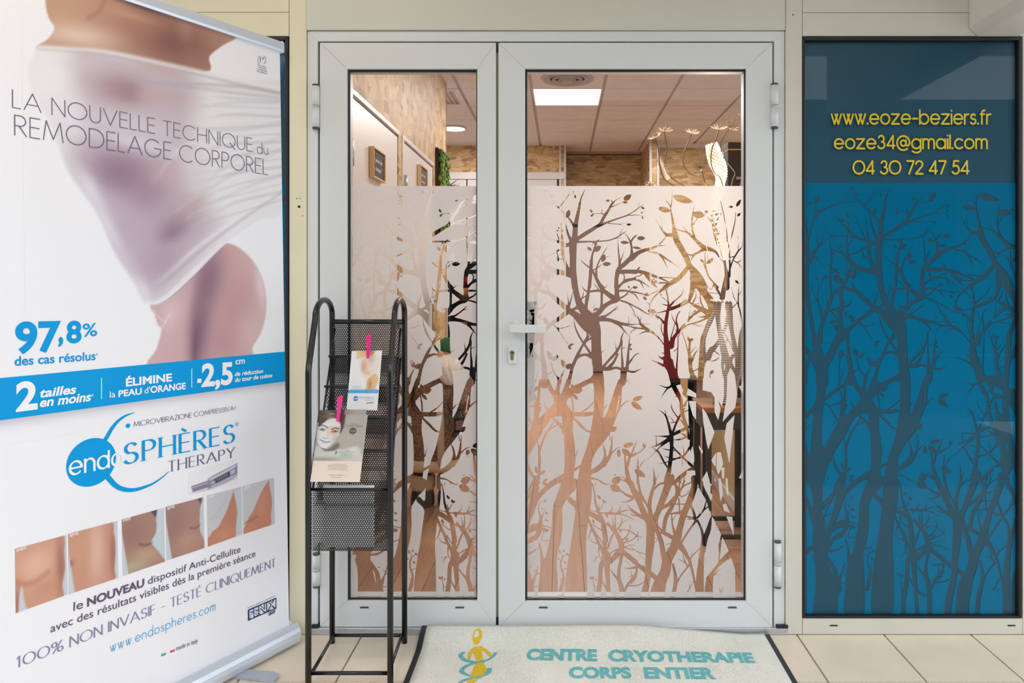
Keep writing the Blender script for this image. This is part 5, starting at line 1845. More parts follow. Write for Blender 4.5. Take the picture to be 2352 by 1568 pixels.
# logo
btext(*stroke_text('MICROVIBRAZIONE COMPRESSIVA', 0.085, 0.62, 0.17), (307, 979.8), (536, 942), 11.5, M_GREYP)
def bdisc(x, y, r, mt, lift, k=40, squash=1.0):
    c = bn_uv(x, y); R = (bn_uv(x, y - r)[1] - bn_uv(x, y + r)[1]) / 2
    b = B(); b.poly([bn3(c[0] + R * squash * math.cos(2 * PI * i / k), c[1] + R * math.sin(2 * PI * i / k), lift) for i in range(k)])
    return keep(b.obj('printed_disc', mt), ban)
def bstroke(pts, mt, lift=0.0010, name='printed_swoosh'):
    p = smooth_pts([tuple(q) for q in pts], 6); b = B()
    q = [bn_uv(a[0], a[1]) for a in p]
    for i in range(len(p) - 1):
        dx, dy = q[i + 1][0] - q[i][0], q[i + 1][1] - q[i][1]; L = math.hypot(dx, dy) + 1e-9
        k0, k1 = p[i][2] / 2 / 640, p[i + 1][2] / 2 / 640
        nx, ny = -dy / L, dx / L; lift += 4e-6
        b.poly([bn3(q[i][0] - nx * k0, q[i][1] - ny * k0, lift), bn3(q[i + 1][0] - nx * k1, q[i + 1][1] - ny * k1, lift), bn3(q[i + 1][0] + nx * k1, q[i + 1][1] + ny * k1, lift), bn3(q[i][0] + nx * k0, q[i][1] + ny * k0, lift)])
    return keep(b.obj(name, mt), ban)
bdisc(210.5, 1061, 55, M_CYAN, 0.0008, squash=1.0)
bdisc(293.7, 977.3, 5.2, M_CYAN, 0.0008)
bstroke([(240, 1012, 7), (262, 976, 6), (285, 956, 4), (309, 947, 1)], M_CYAN)
bstroke([(246, 1094, 9), (270, 1118, 8), (304, 1125, 6.5), (345, 1113, 4), (372, 1096, 2.5), (388, 1082, 1)], M_CYAN)
sf = lambda t, w=0.15, s=0.1, tr=0.3: stroke_text(t, w, 0.62, tr, (0.034, 12), s)
btext(*stroke_text('endo', 0.17, 0.78, 0.24, (0.08, 20), 0.0), (160, 1091), (281, 1066), 38, M_WPRINT, 0.0016)
btext(*sf('SPHÈRES', .14, .13, .26), (286, 1066), (537, 1014.5), 46, M_CYAN, 0.0014)
btext(*sf('THERAPY', .12, .12, .26), (387, 1083.5), (538, 1049), 24, M_GREYP)
btext(*font_text('®'), (540, 979), (548, 977), 9, M_CYAN)
btext(*font_text('®'), (537.5, 939), (542, 938), 5, M_GREYP)
# printed picture of the hand-held device
dv = [(433, 1100), (548, 1062), (548, 1128), (433, 1132)]
def photo(quad, nu_, nv_, fn, bgc, name='printed_photo', lift=0.0008):
    c = [bn_uv(*q) for q in quad]          # tl, tr, br, bl
    s, t = np.meshgrid(np.linspace(0, 1, nu_), np.linspace(0, 1, nv_))
    ip = lambda k: (c[3][k] * (1 - s) + c[2][k] * s) * (1 - t) + (c[0][k] * (1 - s) + c[1][k] * s) * t
    p = Paint(s * 100, (1 - t) * 100 , bgc)
    fn(p)
    return keep(grid_sheet(name, ip(0), ip(1), p.C * 0.9 + np.array([20.5, 18.5, 19.0]), bn3, None, lift), ban)
def f_dev(p):
    p.poly([(2, 96), (60, 84), (100, 70), (100, 76), (40, 100)], (206, 202, 216), 4)
    p.poly([(5, 62), (40, 55), (46, 84), (8, 92)], (128, 122, 146), 2); p.poly([(5, 68), (40, 61), (41, 67), (6, 74)], (176, 172, 192), 2)
    p.poly([(38, 48), (96, 20), (100, 24), (100, 66), (44, 92), (38, 84)], (138, 132, 156), 2); p.poly([(40, 50), (97, 22), (98, 30), (42, 58)], (206, 206, 220), 2); p.poly([(44, 84), (99, 58), (99, 66), (44, 91)], (186, 184, 202), 2)
    p.poly([(52, 58), (82, 43), (84, 60), (54, 75)], (40, 42, 60), 2)
    for k in range(6): p.line([(57 + k * 4, 59 - k * 2), (58 + k * 4, 68 - k * 2)], 1.6, (150, 190, 170), 1, None, .6)
    p.blob(48, 70, 5, 7, 0, (190, 188, 204), 1); p.poly([(85, 42), (94, 37), (95, 52), (86, 57)], (190, 186, 210), 1.5)
photo([(433, 1088), (545, 1052), (545, 1112), (433, 1136)], 90, 50, f_dev, PAPER, lift=0.0006)
def f_1(p):
    s = [(-5, -5), (88, -5), (95, 30), (96, 55), (90, 80), (88, 105), (26, 105), (12, 62), (6, 80), (4, 105), (-5, 105)]
    k = p.mask(s, 2); p.blend(k, (206, 146, 118)); p.blob(40, 35, 40, 30, 0, (230, 184, 160), .8, k); p.blob(88, 50, 12, 60, 0, (150, 92, 76), .8, k)
    p.line([(0, 52), (20, 60), (40, 60), (62, 52)], 6, (160, 98, 78), .55, k, 5); p.blob(60, 76, 30, 16, 0, (196, 134, 110), .6, k); p.blob(4, 90, 8, 30, 0, (150, 92, 80), .8, k)
def f_2(p):
    s = [(-5, -5), (82, -5), (92, 20), (95, 45), (92, 80), (86, 105), (-5, 105)]
    k = p.mask(s, 2); p.blend(k, (200, 142, 116)); p.blob(55, 40, 18, 60, 0, (226, 186, 170), .8, k); p.blob(92, 55, 12, 60, 0, (150, 92, 80), .8, k); p.blob(3, 50, 8, 6, 0, (110, 60, 56), .9, k); p.blob(20, 30, 30, 26, 0, (204, 150, 116), .7, k)
def f_3(p):
    s = [(-5, -5), (66, -5), (80, 20), (78, 42), (66, 56), (74, 66), (92, 88), (96, 105), (-5, 105)]
    k = p.mask(s, 2); p.blend(k, (164, 122, 106)); p.blob(20, 30, 40, 40, 0, (140, 98, 88), .7, k); p.blob(55, 75, 40, 16, 10, (190, 150, 122), .8, k); p.blob(20, 90, 50, 16, 0, (176, 164, 134), .9, k)
    p.line([(40, 53), (52, 58), (68, 58)], 3, (90, 54, 50), .8, None, 3); p.poly([(62, -5), (84, -5), (80, 14)], (66, 62, 78), 2)
def f_4(p):
    s = [(-5, -5), (92, -5), (90, 20), (88, 50), (90, 66), (99, 84), (99, 105), (-5, 105)]
    k = p.mask(s, 2); p.blend(k, (168, 124, 110)); p.blob(15, 40, 40, 60, 0, (140, 100, 94), .7, k); p.blob(55, 75, 40, 22, 0, (190, 142, 118), .7, k)
    p.line([(62, 52), (74, 56), (88, 52)], 3, (110, 70, 64), .8, None, 2); p.poly([(80, -5), (96, -5), (92, 12)], (66, 62, 78), 2)
def f_5(p):
    s = [(70, -5), (80, 18), (86, 48), (82, 76), (72, 105), (-5, 105), (-5, 78), (30, 68), (50, 40)]
    k = p.mask(s, 2); p.blend(k, (192, 124, 98)); p.blob(50, 88, 40, 16, 0, (206, 140, 112), .8, k)
    p.poly([(-5, -5), (72, -5), (66, 22), (46, 52), (20, 68), (-5, 80)], (200, 200, 206), 2); p.line([(10, 50), (40, 30), (60, 10)], 3, (182, 182, 190), .7)
def f_6(p):
    s = [(78, -5), (86, 22), (92, 48), (88, 76), (80, 105), (-5, 105), (-5, 80), (10, 72), (40, 50)]
    k = p.mask(s, 2); p.blend(k, (196, 126, 98)); p.blob(60, 50, 20, 40, 20, (210, 146, 116), .7, k); p.blob(10, 95, 40, 14, 0, (206, 134, 106), .7, k)
    p.poly([(-5, -5), (84, -5), (70, 12), (26, 52), (12, 76), (-5, 84)], (204, 206, 210), 2); p.line([(4, 78), (26, 76), (44, 72)], 3, (150, 84, 66), .7, None, 2)
BGP = (196, 206, 214)
for quad, fn in (([(34.2, 1260), (152, 1228), (154.7, 1365), (35.8, 1407.7)], f_1), ([(156.2, 1225.7), (269.2, 1195.8), (271.4, 1326.5), (158.1, 1364.2)], f_2),
                 ([(279.5, 1192.7), (376.6, 1165.6), (378.8, 1289.2), (281.7, 1322.2)], f_3), ([(380.3, 1164), (467, 1141.3), (469.4, 1258), (382.2, 1287)], f_4),
                 ([(475.3, 1138.2), (554, 1117.4), (555.6, 1226.9), (477.1, 1254.9)], f_5), ([(557.1, 1116.4), (628.7, 1096.5), (631, 1202.3), (559, 1226.3)], f_6)):
    photo(quad, 50, 60, fn, BGP)
for t, p0, p1, c in (('avant', (37, 1267), (60, 1260), 10), ('après', (159, 1232), (180, 1226.5), 10), ('avant', (281.5, 1198), (299.5, 1193), 9), ('après', (383, 1170), (400, 1165.5), 9), ('avant', (478, 1144), (492.5, 1140), 8), ('après', (560.5, 1122), (574, 1118.5), 8)):
    btext(*font_text(t, .01), p0, p1, c, M_WPRINT, 0.0014)
M_PLUM = mat('plum_print', rgb(96, 76, 106), 0.45, var=0.01)
btext(*font_text('le', .004), (168, 1402.5), (190, 1395.5), 21, M_PLUM)
btext(*bold('NOUVEAU', .035), (199.5, 1392.5), (331, 1345.5), 19.5, M_PLUM)
btext(*font_text('dispositif Anti-Cellulite', .004), (339.5, 1342), (552, 1267), 17.5, M_PLUM)
btext(*font_text('avec des résultats visibles dès la première séance', .004), (115.5, 1452.5), (586, 1277), 20, M_PLUM)
bwords(lambda t: sf(t, .12, .06, .2), '100% NON INVASIF - TESTÉ CLINIQUEMENT', (38, 1533.5), (632, 1300), 25, M_LAV, .2)
btext(*stroke_text('www.endospheres.com', 0.075, 0.6, 0.26), (253, 1497.5), (494, 1399.5), 23, mat('light_blue_print', rgb(72, 168, 220), 0.45))
bquad('flag_mark', [(370, 1507), (381, 1503), (381, 1498.2), (370, 1502)], mat('green_print', rgb(76, 168, 122), 0.5))
bquad('flag_mark', [(390.3, 1499), (401, 1495), (401, 1490.4), (390.3, 1494.3)], mat('red_print', rgb(206, 62, 84), 0.5))
btext(*font_text('made in italy', .002), (404, 1493.5), (454, 1475), 11, M_PLUM)
btext(*bold('FENIX', .05), (571, 1421), (634, 1393), 22, M_NAVY)
btext(*bold('FENIX', -.008), (572.5, 1420), (632.5, 1393.2), 20, M_WPRINT, 0.0014)
bstroke([(569.5, 1424, 2.2), (634, 1396, 2.2)], M_NAVY); bstroke([(569.5, 1400.5, 2.2), (634, 1373, 2.2)], M_NAVY); bstroke([(570, 1424, 2.2), (570, 1400.5, 2.2)], M_NAVY); bstroke([(633.5, 1396, 2.2), (633.5, 1373, 2.2)], M_NAVY)
btext(*bold('GROUP', .04), (616, 1413.5), (632, 1406.5), 7.5, M_NAVY)
btext(*font_text('Produit et distribué en exclusivité par'), (569, 1397), (632, 1369), 4, M_LAV)
# laurel badge at the upper corner
btext(*bold('1°', .01), (597, 142), (605.5, 144.5), 12, M_GREYP)
for sgn in (-1, 1):
    for k in range(7):
        an = math.radians(-60 + 20 * k)
        x, y = 601 + sgn * 8.6 * math.cos(an), 138 + 9.6 * math.sin(an)
        bstroke([(x, y, 1.9), (x + sgn * 1.6, y - 1.2, 1.2)], M_GREYP, name='laurel_leaf')
for k, (t, a, b_) in enumerate((('First device', 592, 610), ('in the world', 592, 611), ('in Compressive', 590, 613), ('Microvibration', 590, 613))):
    btext(*font_text(t), (a, 150.5 + k * 4.9), (b_, 156 + k * 4.9), 4.2, M_GREYP)
# ------------------------------------------------------------------ leaflet rack
rack = empty('leaflet_rack', (-0.64, 2.33, 0))
tag(rack, 'black tubular steel leaflet rack with perforated metal pockets', 'rack')
def rk(t, Y, z):
    s = (2.482 - Y) / 0.291
    return Vector((-0.774 + 0.02 * s + 0.244 * t, Y, z))
prof = [(2.19, 0.0), (2.19, 0.5), (2.19, 0.93), (2.1905, 0.945), (2.1935, 0.96), (2.199, 0.974), (2.21, 0.995), (2.24, 1.053), (2.267, 1.105)] + [(2.267 + 0.1075 * (1 - math.cos(a_)) , 1.105 + 0.054 * math.sin(a_)) for a_ in [PI * k_ / 14 for k_ in range(1, 14)]] + [(2.482, 1.09), (2.482, 0.5), (2.482, 0.0)]
for t in (0.0, 1.0):
    b = B(); b.tube([rk(t, y, z) for y, z in prof], 0.0092, 12)
    fr = keep(b.obj('side_frame', M_RACK), rack)
    for y in (2.19, 2.482):
        b = B(); b.tube([rk(t, y, 0.0), rk(t, y, 0.02)], 0.0104, 12)
        c = b.obj('foot_cap', M_BLACK); c.parent = fr; c.matrix_parent_inverse = Matrix.Translation(-rack.location)
    tt = 0.05 if t == 0 else 0.95
    for (ya, za, yb, zb) in ((2.472, 1.06, 2.196, 0.60), (2.472, 0.96, 2.27, 0.60)):
        b = B(); b.tube([rk(tt, ya, za), rk(tt, yb, zb)], 0.0036, 8); keep(b.obj('side_rod', M_RACK), rack)
bars = [(2.472, 1.083), (2.415, 0.973), (2.36, 0.8815), (2.305, 0.793), (2.25, 0.702), (2.198, 0.598)]
for k, (y, z) in enumerate(bars):
    b = B(); b.tube([rk(0.02, y, z), rk(0.98, y, z)], 0.0085 if k == 0 else 0.0042, 10); keep(b.obj('cross_bar', M_RACK), rack)
for y, z in ((2.2, 0.048), (2.472, 0.03)):
    b = B(); b.tube([rk(0.02, y, z), rk(0.98, y, z)], 0.0058, 10); keep(b.obj('stretcher', M_RACK), rack)
for t in (0.03, 0.97):
    b = B(); b.tube([rk(t, 2.195, 0.048), rk(t, 2.478, 0.03)], 0.0055, 10); keep(b.obj('stretcher', M_RACK), rack)
def perforated(name, a, bvec, cvec, w, h):
    """perforated sheet: origin a, unit directions along width and height"""
    p = 0.0070; R = p / math.sqrt(3); r = 0.0026; row = p * math.sqrt(3) / 2
    b = B()
    nr = int(h / row); nc = int(w / p)
    for j in range(nr):
        for i in range(nc):
            cx = (i + 0.5 + 0.5 * (j % 2) * (1 if i < nc - 1 else 0)) * w / nc; cy = (j + 0.5) * h / nr
            base = len(b.v)
            for k in range(6):
                an = PI / 6 + k * PI / 3
                for rr in (R * 1.02, r):
                    x = min(max(cx + rr * math.cos(an), 0), w); y = min(max(cy + rr * math.sin(an), 0), h)
                    b.v.append(tuple(a + bvec * x + cvec * y))
            for k in range(6):
                k2 = (k + 1) % 6
                b.f.append((base + 2 * k, base + 2 * k2, base + 2 * k2 + 1, base + 2 * k + 1)); b.sm.append(False)
    o = keep(b.obj(name, M_RACK), rack); o['kind'] = 'stuff'
    return o
Wd = Vector((1, 0, 0))
def pocket(y0, z0, y1, z1):
    a = rk(0.03, y0, z0); c = rk(0.03, y1, z1) - a
    perforated('perforated_pocket', a, Wd, c.normalized(), 0.244 * 0.94, c.length)
drop = 0.155
for k in range(5):
    y, z = bars[k]
    y2, z2 = bars[k + 1]
    zb = max(z - (0.175 if k == 0 else drop), 0.45)
    pocket(y, z, y + 0.002, zb)
    pocket(y + 0.002, zb, y2, zb)
pocket(2.198, 0.598, 2.196, 0.414); pocket(2.196, 0.414, 2.28, 0.414); pocket(2.28, 0.414, 2.285, 0.60)

# ------------------------------------------------------------------ leaflets and pegs
def quad_frame(tl, tr, br, bl, Yt, Yb):
    c = [P3(*tl, Yt), P3(*tr, Yt), P3(*br, Yb), P3(*bl, Yb)]
    n = (c[1] - c[0]).cross(c[3] - c[0]).normalized()
    if n.y > 0: n = -n
    def fr(u, v, lift=0.0):     # u 0..1, v 0..1 upwards
        return (c[3] * (1 - u) + c[2] * u) * (1 - v) + (c[0] * (1 - u) + c[1] * u) * v + n * lift
    return fr
def leaflet(name, label, fr, paint, nu_, nv_, bg, thick=0.003, group=None, dz=0.0):
    c = fr(0.5, 0)
    root = empty(name, c)
    tag(root, label, 'leaflet', group)
    b = B()
    q = [fr(0, 0), fr(1, 0), fr(1, 1), fr(0, 1)]; qb = [fr(0, 0, -thick), fr(1, 0, -thick), fr(1, 1, -thick), fr(0, 1, -thick)]
    b.poly(q); b.poly(qb[::-1])
    for k in range(4): b.poly([q[(k + 1) % 4], q[k], qb[k], qb[(k + 1) % 4]])
    keep(b.obj('paper', M_WPRINT), root)
    s, t = np.meshgrid(np.linspace(0, 1, nu_), np.linspace(0, 1, nv_))
    p = Paint(s * 100, (1 - t) * 200, bg)
    paint(p)
    keep(grid_sheet('printed_cover', s, t, p.C, fr, None, 0.0004), root)
    return root
def ltext(root, fr, v, f, w, u0, u1, vv, cap_v, mt):
    def frame(x, y, lift): return fr(x, y, lift)
    # letters in (u, v) space; heights given as a share of the sheet height
    sx = (u1 - u0) / w
    pts = [fr(u0 + p[0] * sx, vv + p[1] * cap_v, 0.0009 + (p[2] if len(p) > 2 else 0)) for p in v]
    me = bpy.data.meshes.new('lettering'); me.from_pydata([tuple(p) for p in pts], [], f); me.update()
    return keep(link('lettering', me, mt), root)
# white leaflet, upper pocket
fr1 = quad_frame((808, 806), (877, 804.5), (866, 942), (796, 940), 2.352, 2.322)
def pn1(p):
    skin = p.mask([(20, -5), (82, -5), (68, 22), (18, 26)], 4); p.blend(skin, (236, 202, 150)); p.blob(60, 5, 20, 12, 0, (206, 150, 96), .8, skin)
    m = p.mask([(34, 26), (95, 20), (98, 66), (72, 86), (54, 100), (44, 84), (36, 66), (32, 48)], 7)
    p.blend(m * .7, (236, 220, 206)); p.blob(44, 56, 14, 26, 0, (216, 166, 130), .9, m); p.blob(60, 76, 12, 10, 0, (230, 188, 150), .8, m); p.blob(60, 40, 14, 10, 0, (232, 204, 178), .7, m)
    lg = [(58, 100), (84, 78), (94, 90), (96, 104), (90, 124), (86, 140), (54, 140), (60, 120)]
    k = p.mask(lg, 2.5); p.blend(k, (232, 190, 140)); p.blob(70, 116, 8, 22, 0, (186, 136, 96), .8, k)
    p.poly([(-5, 134), (105, 131), (105, 143), (-5, 145)], (76, 170, 226), 1); p.blob(85, 137, 20, 5, 0, (150, 176, 232), .7)
l1 = leaflet('leaflet', 'white slimming leaflet with blue band pegged on the upper pocket', fr1, pn1, 60, 110, (238, 236, 234), 0.004)
M_LB = mat('pale_blue_print', rgb(130, 190, 226), 0.5); M_DK = mat('dark_print', rgb(90, 84, 84), 0.5); M_PEACH = mat('peach_print', rgb(228, 200, 176), 0.5); M_GREEN = mat('sea_green_print', rgb(40, 170, 140), 0.5)
ltext(l1, fr1, *font_text('REMODELAGE CORPOREL', .02), .08, .95, .318, .028, M_LB)
ltext(l1, fr1, *font_text('LA NOUVELLE', .0), .08, .4, .385, .018, M_LB)
ltext(l1, fr1, *font_text('TECHNIQUE du', .0), .08, .46, .358, .018, M_LB)
ltext(l1, fr1, *sf('SPHÈRES', .13, .08, .2), .39, .86, .185, .036, M_LB)
ltext(l1, fr1, *sf('THERAPY', .11, .08, .2), .56, .86, .152, .018, mat('grey_print', rgb(176, 172, 168), .5))
b = B(); b.poly([fr1(.27 + .085 * math.cos(2 * PI * k / 24), .187 + .042 * math.sin(2 * PI * k / 24), .0008) for k in range(24)])
keep(b.obj('printed_disc', M_CYAN), l1)
ltext(l1, fr1, *font_text('endo', .02), .19, .36, .176, .03, M_WPRINT)
b = B(); b.poly([fr1(u, v, .0008) for u, v in ((.62, .108), (.86, .118), (.86, .132), (.62, .122))]); keep(b.obj('printed_device', M_GREYP), l1)
# grey beauty leaflets, lower pocket
def pn2(p):
    p.poly([(-5, -5), (105, -5), (105, 140), (-5, 140)], (176, 168, 160), 1)
    hair = [(4, -5), (50, -5), (54, 16), (53, 40), (47, 58), (46, 30), (38, 14), (22, 10), (8, 30), (0, 36), (-5, 0)]
    p.poly(hair, (88, 74, 62), 2); p.blob(20, 6, 14, 8, 0, (132, 118, 102), .8)
    neck = [(2, 92), (20, 100), (38, 92), (46, 84), (52, 104), (74, 98), (88, 96), (94, 112), (96, 142), (-5, 142), (-5, 110)]
    p.poly(neck, (202, 198, 192), 4); p.blob(20, 134, 40, 8, 0, (150, 142, 134), .8); p.blob(80, 108, 14, 12, 0, (216, 212, 206), .8)
    p.poly([(4, 88), (24, 104), (44, 84), (50, 96), (40, 108), (14, 108)], (120, 110, 102), 4)
    face = [(2, 40), (12, 24), (26, 13), (40, 16), (46, 32), (46, 50), (42, 70), (36, 84), (26, 98), (18, 101), (8, 94), (2, 78), (-2, 58)]
    m = p.mask(face, 1.8); p.blend(m, (224, 222, 222)); p.blob(40, 70, 10, 26, 15, (178, 172, 170), .7, m); p.blob(0, 70, 6, 26, 0, (196, 192, 190), .7, m)
    p.poly([(20, 35), (47, 35), (47, 66), (19, 66)], (224, 190, 166), 1, .75)
    p.line([(4, 34), (12, 34), (20, 41)], 2.4, (70, 58, 52), .95, None, 1); p.line([(29, 45), (36, 41), (44, 43)], 2.6, (62, 50, 46), .95, None, 1)
    p.blob(10, 46, 6, 4, 20, (60, 50, 48), .95); p.blob(36, 51, 7, 4, -10, (56, 44, 42), .95); p.blob(11, 47, 1.6, 1.4, 0, (210, 210, 212), .9); p.blob(35, 52, 1.6, 1.4, 0, (200, 190, 186), .9)
    p.line([(14, 69), (18, 72), (24, 71)], 1.8, (120, 108, 104), .9, None, 1); p.line([(8, 76), (14, 80), (22, 83), (28, 82)], 2.2, (104, 90, 88), .9, None, 1); p.blob(18, 86, 7, 2.4, 5, (186, 176, 174), .8)
    p.poly([(-5, 139), (105, 139), (105, 205), (-5, 205)], (232, 214, 200), .8)
def add_text2(root, fr):
    for t, u0, u1, v, c, m in (('Yumi™ Brows', .66, .84, .852, .014, M_DK), ('est la nouvelle alternative', .56, .92, .832, .014, M_DK), ('au maquillage permanent', .56, .92, .812, .014, M_DK),
                               ('Un soin haut', .59, .87, .70, .02, M_PEACH), ('de gamme qui', .56, .88, .665, .02, M_PEACH), ('redonne la beauté', .5, .92, .63, .02, M_PEACH), ('de vos sourcils', .55, .87, .595, .02, M_PEACH), ('naturels', .6, .79, .56, .02, M_PEACH),
                               ('EOZE', .62, .71, .455, .014, M_GREEN), ('CENTRE CRYOTHERAPIE', .49, .83, .435, .012, M_GREEN), ('CORPS ENTIER', .56, .77, .412, .011, M_GREEN), ('eoze34@gmail.com', .52, .82, .393, .011, M_GREEN), ('04 30 72 47 54', .55, .77, .374, .011, M_GREEN), ('www.eoze-beziers.fr', .52, .8, .352, .011, M_GREEN),
                               ('Yumi™ Brows est un concept', .36, .68, .255, .011, M_DK), ('alliant la restructuration des sourcils', .31, .73, .235, .011, M_DK), ('la teinture et le soin à la kératine', .33, .71, .215, .011, M_DK), ('en un seul et même traitement', .34, .7, .195, .011, M_DK), ('Technique rapide et non douloureuse', .3, .73, .175, .011, M_DK),
                               ('NOUVEAU TRAITEMENT LR', .36, .68, .093, .012, M_DK), ('MADE IN FRANCE', .42, .61, .063, .01, M_DK)):
        ltext(root, fr, *font_text(t, -.004), u0, u1, v, c, m)
fr2b = quad_frame((732, 942), (841, 940), (823, 1096), (711, 1096), 2.243, 2.197)
fr2 = quad_frame((735, 951), (844, 952), (826, 1107), (712.5, 1106), 2.222, 2.182)
leaflet('leaflet', 'grey eyebrow leaflet half hidden behind its twin in the lower pocket', fr2b, pn2, 60, 110, (176, 168, 160), 0.003, 'eyebrow leaflets on the rack')
l2 = leaflet('leaflet', 'grey and beige eyebrow leaflet with a woman\'s face pegged at the front', fr2, pn2, 90, 170, (176, 168, 160), 0.003, 'eyebrow leaflets on the rack')
add_text2(l2, fr2)
b = B(); b.poly([fr2(.735 + .075 * math.cos(2 * PI * k / 28), .752 + .052 * math.sin(2 * PI * k / 28), .0007) for k in range(28)]); keep(b.obj('printed_disc', M_DK), l2)
ltext(l2, fr2, *font_text('YUMI', .0), .68, .79, .745, .018, M_PEACH)
b = B(); b.poly([fr2(.42 + .035 * 0 + 0, .405, .0009), fr2(.46, .405, .0009), fr2(.47, .45, .0009), fr2(.43, .45, .0009)]); keep(b.obj('printed_mark', M_GREEN), l2)
# folded papers lying in the bottom basket
for k, (x0, x1, y0, Yp, lab) in enumerate(((722, 826, 1112, 2.262, 'white folded paper at the back of the bottom basket'), (742, 836, 1114, 2.243, 'white leaflet with blue stripe inside the bottom basket'), (748, 858, 1115.5, 2.222, 'white booklet in front inside the bottom basket'))):
    root = empty('booklet', (px((x0 + x1) / 2, Yp), Yp, 0.4155)); tag(root, lab, 'leaflet', 'papers in the bottom basket')
    keep(B().box(px(x0, Yp), px(x1, Yp), Yp, Yp + 0.006 + 0.002 * k, 0.4155, pz(y0, Yp)).obj('paper', M_WPRINT, None, 0.001), root)
    if k == 1:
        keep(B().box(px(746, Yp), px(829, Yp), Yp - 0.0005, Yp, pz(1171, Yp), pz(1164, Yp)).obj('blue_stripe', M_CYAN), root)
# pink clothes pegs
M_PINK = mat('pink_plastic', rgb(238, 30, 140), 0.35, var=0.02)
def peg(label, p0, p1, Yt, Yb):
    a, c = P3(*p0, Yt), P3(*p1, Yb)
    ax = (c - a); L = ax.length; ax.normalize()
    root = empty('clothes_peg', c); tag(root, label, 'peg', 'pink pegs on the rack')
    side = ax.cross(Vector((0, -1, 0))).normalized()
    fw = side.cross(ax).normalized()
    if fw.y > 0: fw = -fw
    for k, sg in enumerate((0, 1)):
        b = B(); w = 0.0042
        offa = side * (0.010 * sg) - fw * (0.010 * sg); offb = side * 0.001 * sg - fw * (0.006 * sg)
        q0 = [a + offa + (ax * 0.006 * sg) + side * s * w + fw * t * 0.0035 for s, t in ((-1, 1), (1, 1), (1, -1), (-1, -1))]
        q1 = [c + offb + side * s * w + fw * t * 0.0028 for s, t in ((-1, 1), (1, 1), (1, -1), (-1, -1))]
        b.poly(q0[::-1]); b.poly(q1)
        for j in range(4): b.poly([q0[j], q0[(j + 1) % 4], q1[(j + 1) % 4], q1[j]])
        keep(b.obj('peg_arm', M_PINK, None, 0.0008), root)
    m = a * 0.5 + c * 0.5 + side * 0.004 - fw * 0.004
    b = B(); b.tube([m - side * 0.007, m + side * 0.007], 0.0022, 8); keep(b.obj('spring', M_GREY), root)
peg('pink peg holding the white slimming leaflet', (849.5, 767), (845, 823), 2.335, 2.326)
peg('pink peg holding the grey eyebrow leaflets', (784, 908), (776, 968), 2.218, 2.202)

# ------------------------------------------------------------------ door mat
MX_A, MX_B, MY_A, MY_B = -0.48, 0.715, 1.75, 2.532
def mat_z(x, y):
    lift = 0.03 * max(0.0, min(1.0, (0.62 - x) / 0.35))
    k = max(0.0, min(1.0, (y - 2.40) / 0.12)); k = k * k * (3 - 2 * k)
    wave = 0.006 * math.exp(-((y - 2.44) / 0.05) ** 2) * math.exp(-((x - 0.1) / 0.25) ** 2)
    return 0.007 + lift * k + wave + 0.0012 * math.sin(x * 9) * math.sin(y * 13)
dm = empty('door_mat', (0.11, 2.14, 0)); tag(dm, 'off-white door mat with black rubber edge and turquoise lettering', 'mat')
M_PILE = mat_speckle('off_white_pile', rgb(196, 192, 176), rgb(226, 224, 214), rgb(240, 238, 232), 420, 0.95, 0.6)
M_TURQ = mat_speckle('turquoise_pile', rgb(70, 150, 156), rgb(98, 178, 184), rgb(140, 200, 200), 420, 0.95, 0.5)
M_GOLD = mat_speckle('golden_pile', rgb(200, 158, 0), rgb(226, 186, 20), rgb(236, 206, 80), 420, 0.95, 0.5)
def mat_sheet(name, x0, x1, y0, y1, nx, ny, dz, th, mt):
    b = B()
    for j in range(ny + 1):
        for i in range(nx + 1):
            x = x0 + (x1 - x0) * i / nx; y = y0 + (y1 - y0) * j / ny
            b.v.append((x, y, mat_z(x, y) + dz))
    n1 = len(b.v)
    for j in range(ny + 1):
        for i in range(nx + 1):
            p = b.v[j * (nx + 1) + i]; b.v.append((p[0], p[1], p[2] - th))
    at = lambda i, j, o=0: o + j * (nx + 1) + i
    for j in range(ny):
        for i in range(nx):
            b.f.append((at(i, j), at(i + 1, j), at(i + 1, j + 1), at(i, j + 1))); b.sm.append(True)
            b.f.append((at(i, j, n1), at(i, j + 1, n1), at(i + 1, j + 1, n1), at(i + 1, j, n1))); b.sm.append(True)
    for i in range(nx):
        b.f.append((at(i, 0), at(i, 0, n1), at(i + 1, 0, n1), at(i + 1, 0))); b.sm.append(False)
        b.f.append((at(i, ny), at(i + 1, ny), at(i + 1, ny, n1), at(i, ny, n1))); b.sm.append(False)
    for j in range(ny):
        b.f.append((at(0, j), at(0, j + 1), at(0, j + 1, n1), at(0, j, n1))); b.sm.append(False)
        b.f.append((at(nx, j), at(nx, j, n1), at(nx, j + 1, n1), at(nx, j + 1))); b.sm.append(False)
    return keep(b.obj(name, mt), dm)
mat_sheet('rubber_edge', MX_A, MX_B, MY_A, MY_B, 48, 40, -0.003, 0.0015, mat('black_rubber_edge', rgb(42, 42, 46), 0.6))
mat_sheet('pile', MX_A + 0.02, MX_B - 0.02, MY_A + 0.02, MY_B - 0.004, 48, 40, 0.0025, 0.005, M_PILE)
def gnd(x, y, z=0.0075):
    Y = F * (CH - z) / (y - CY); return (px(x, Y), Y)
def mat_frame(x, y, lift): return (x, y, mat_z(x, y) + 0.0032)
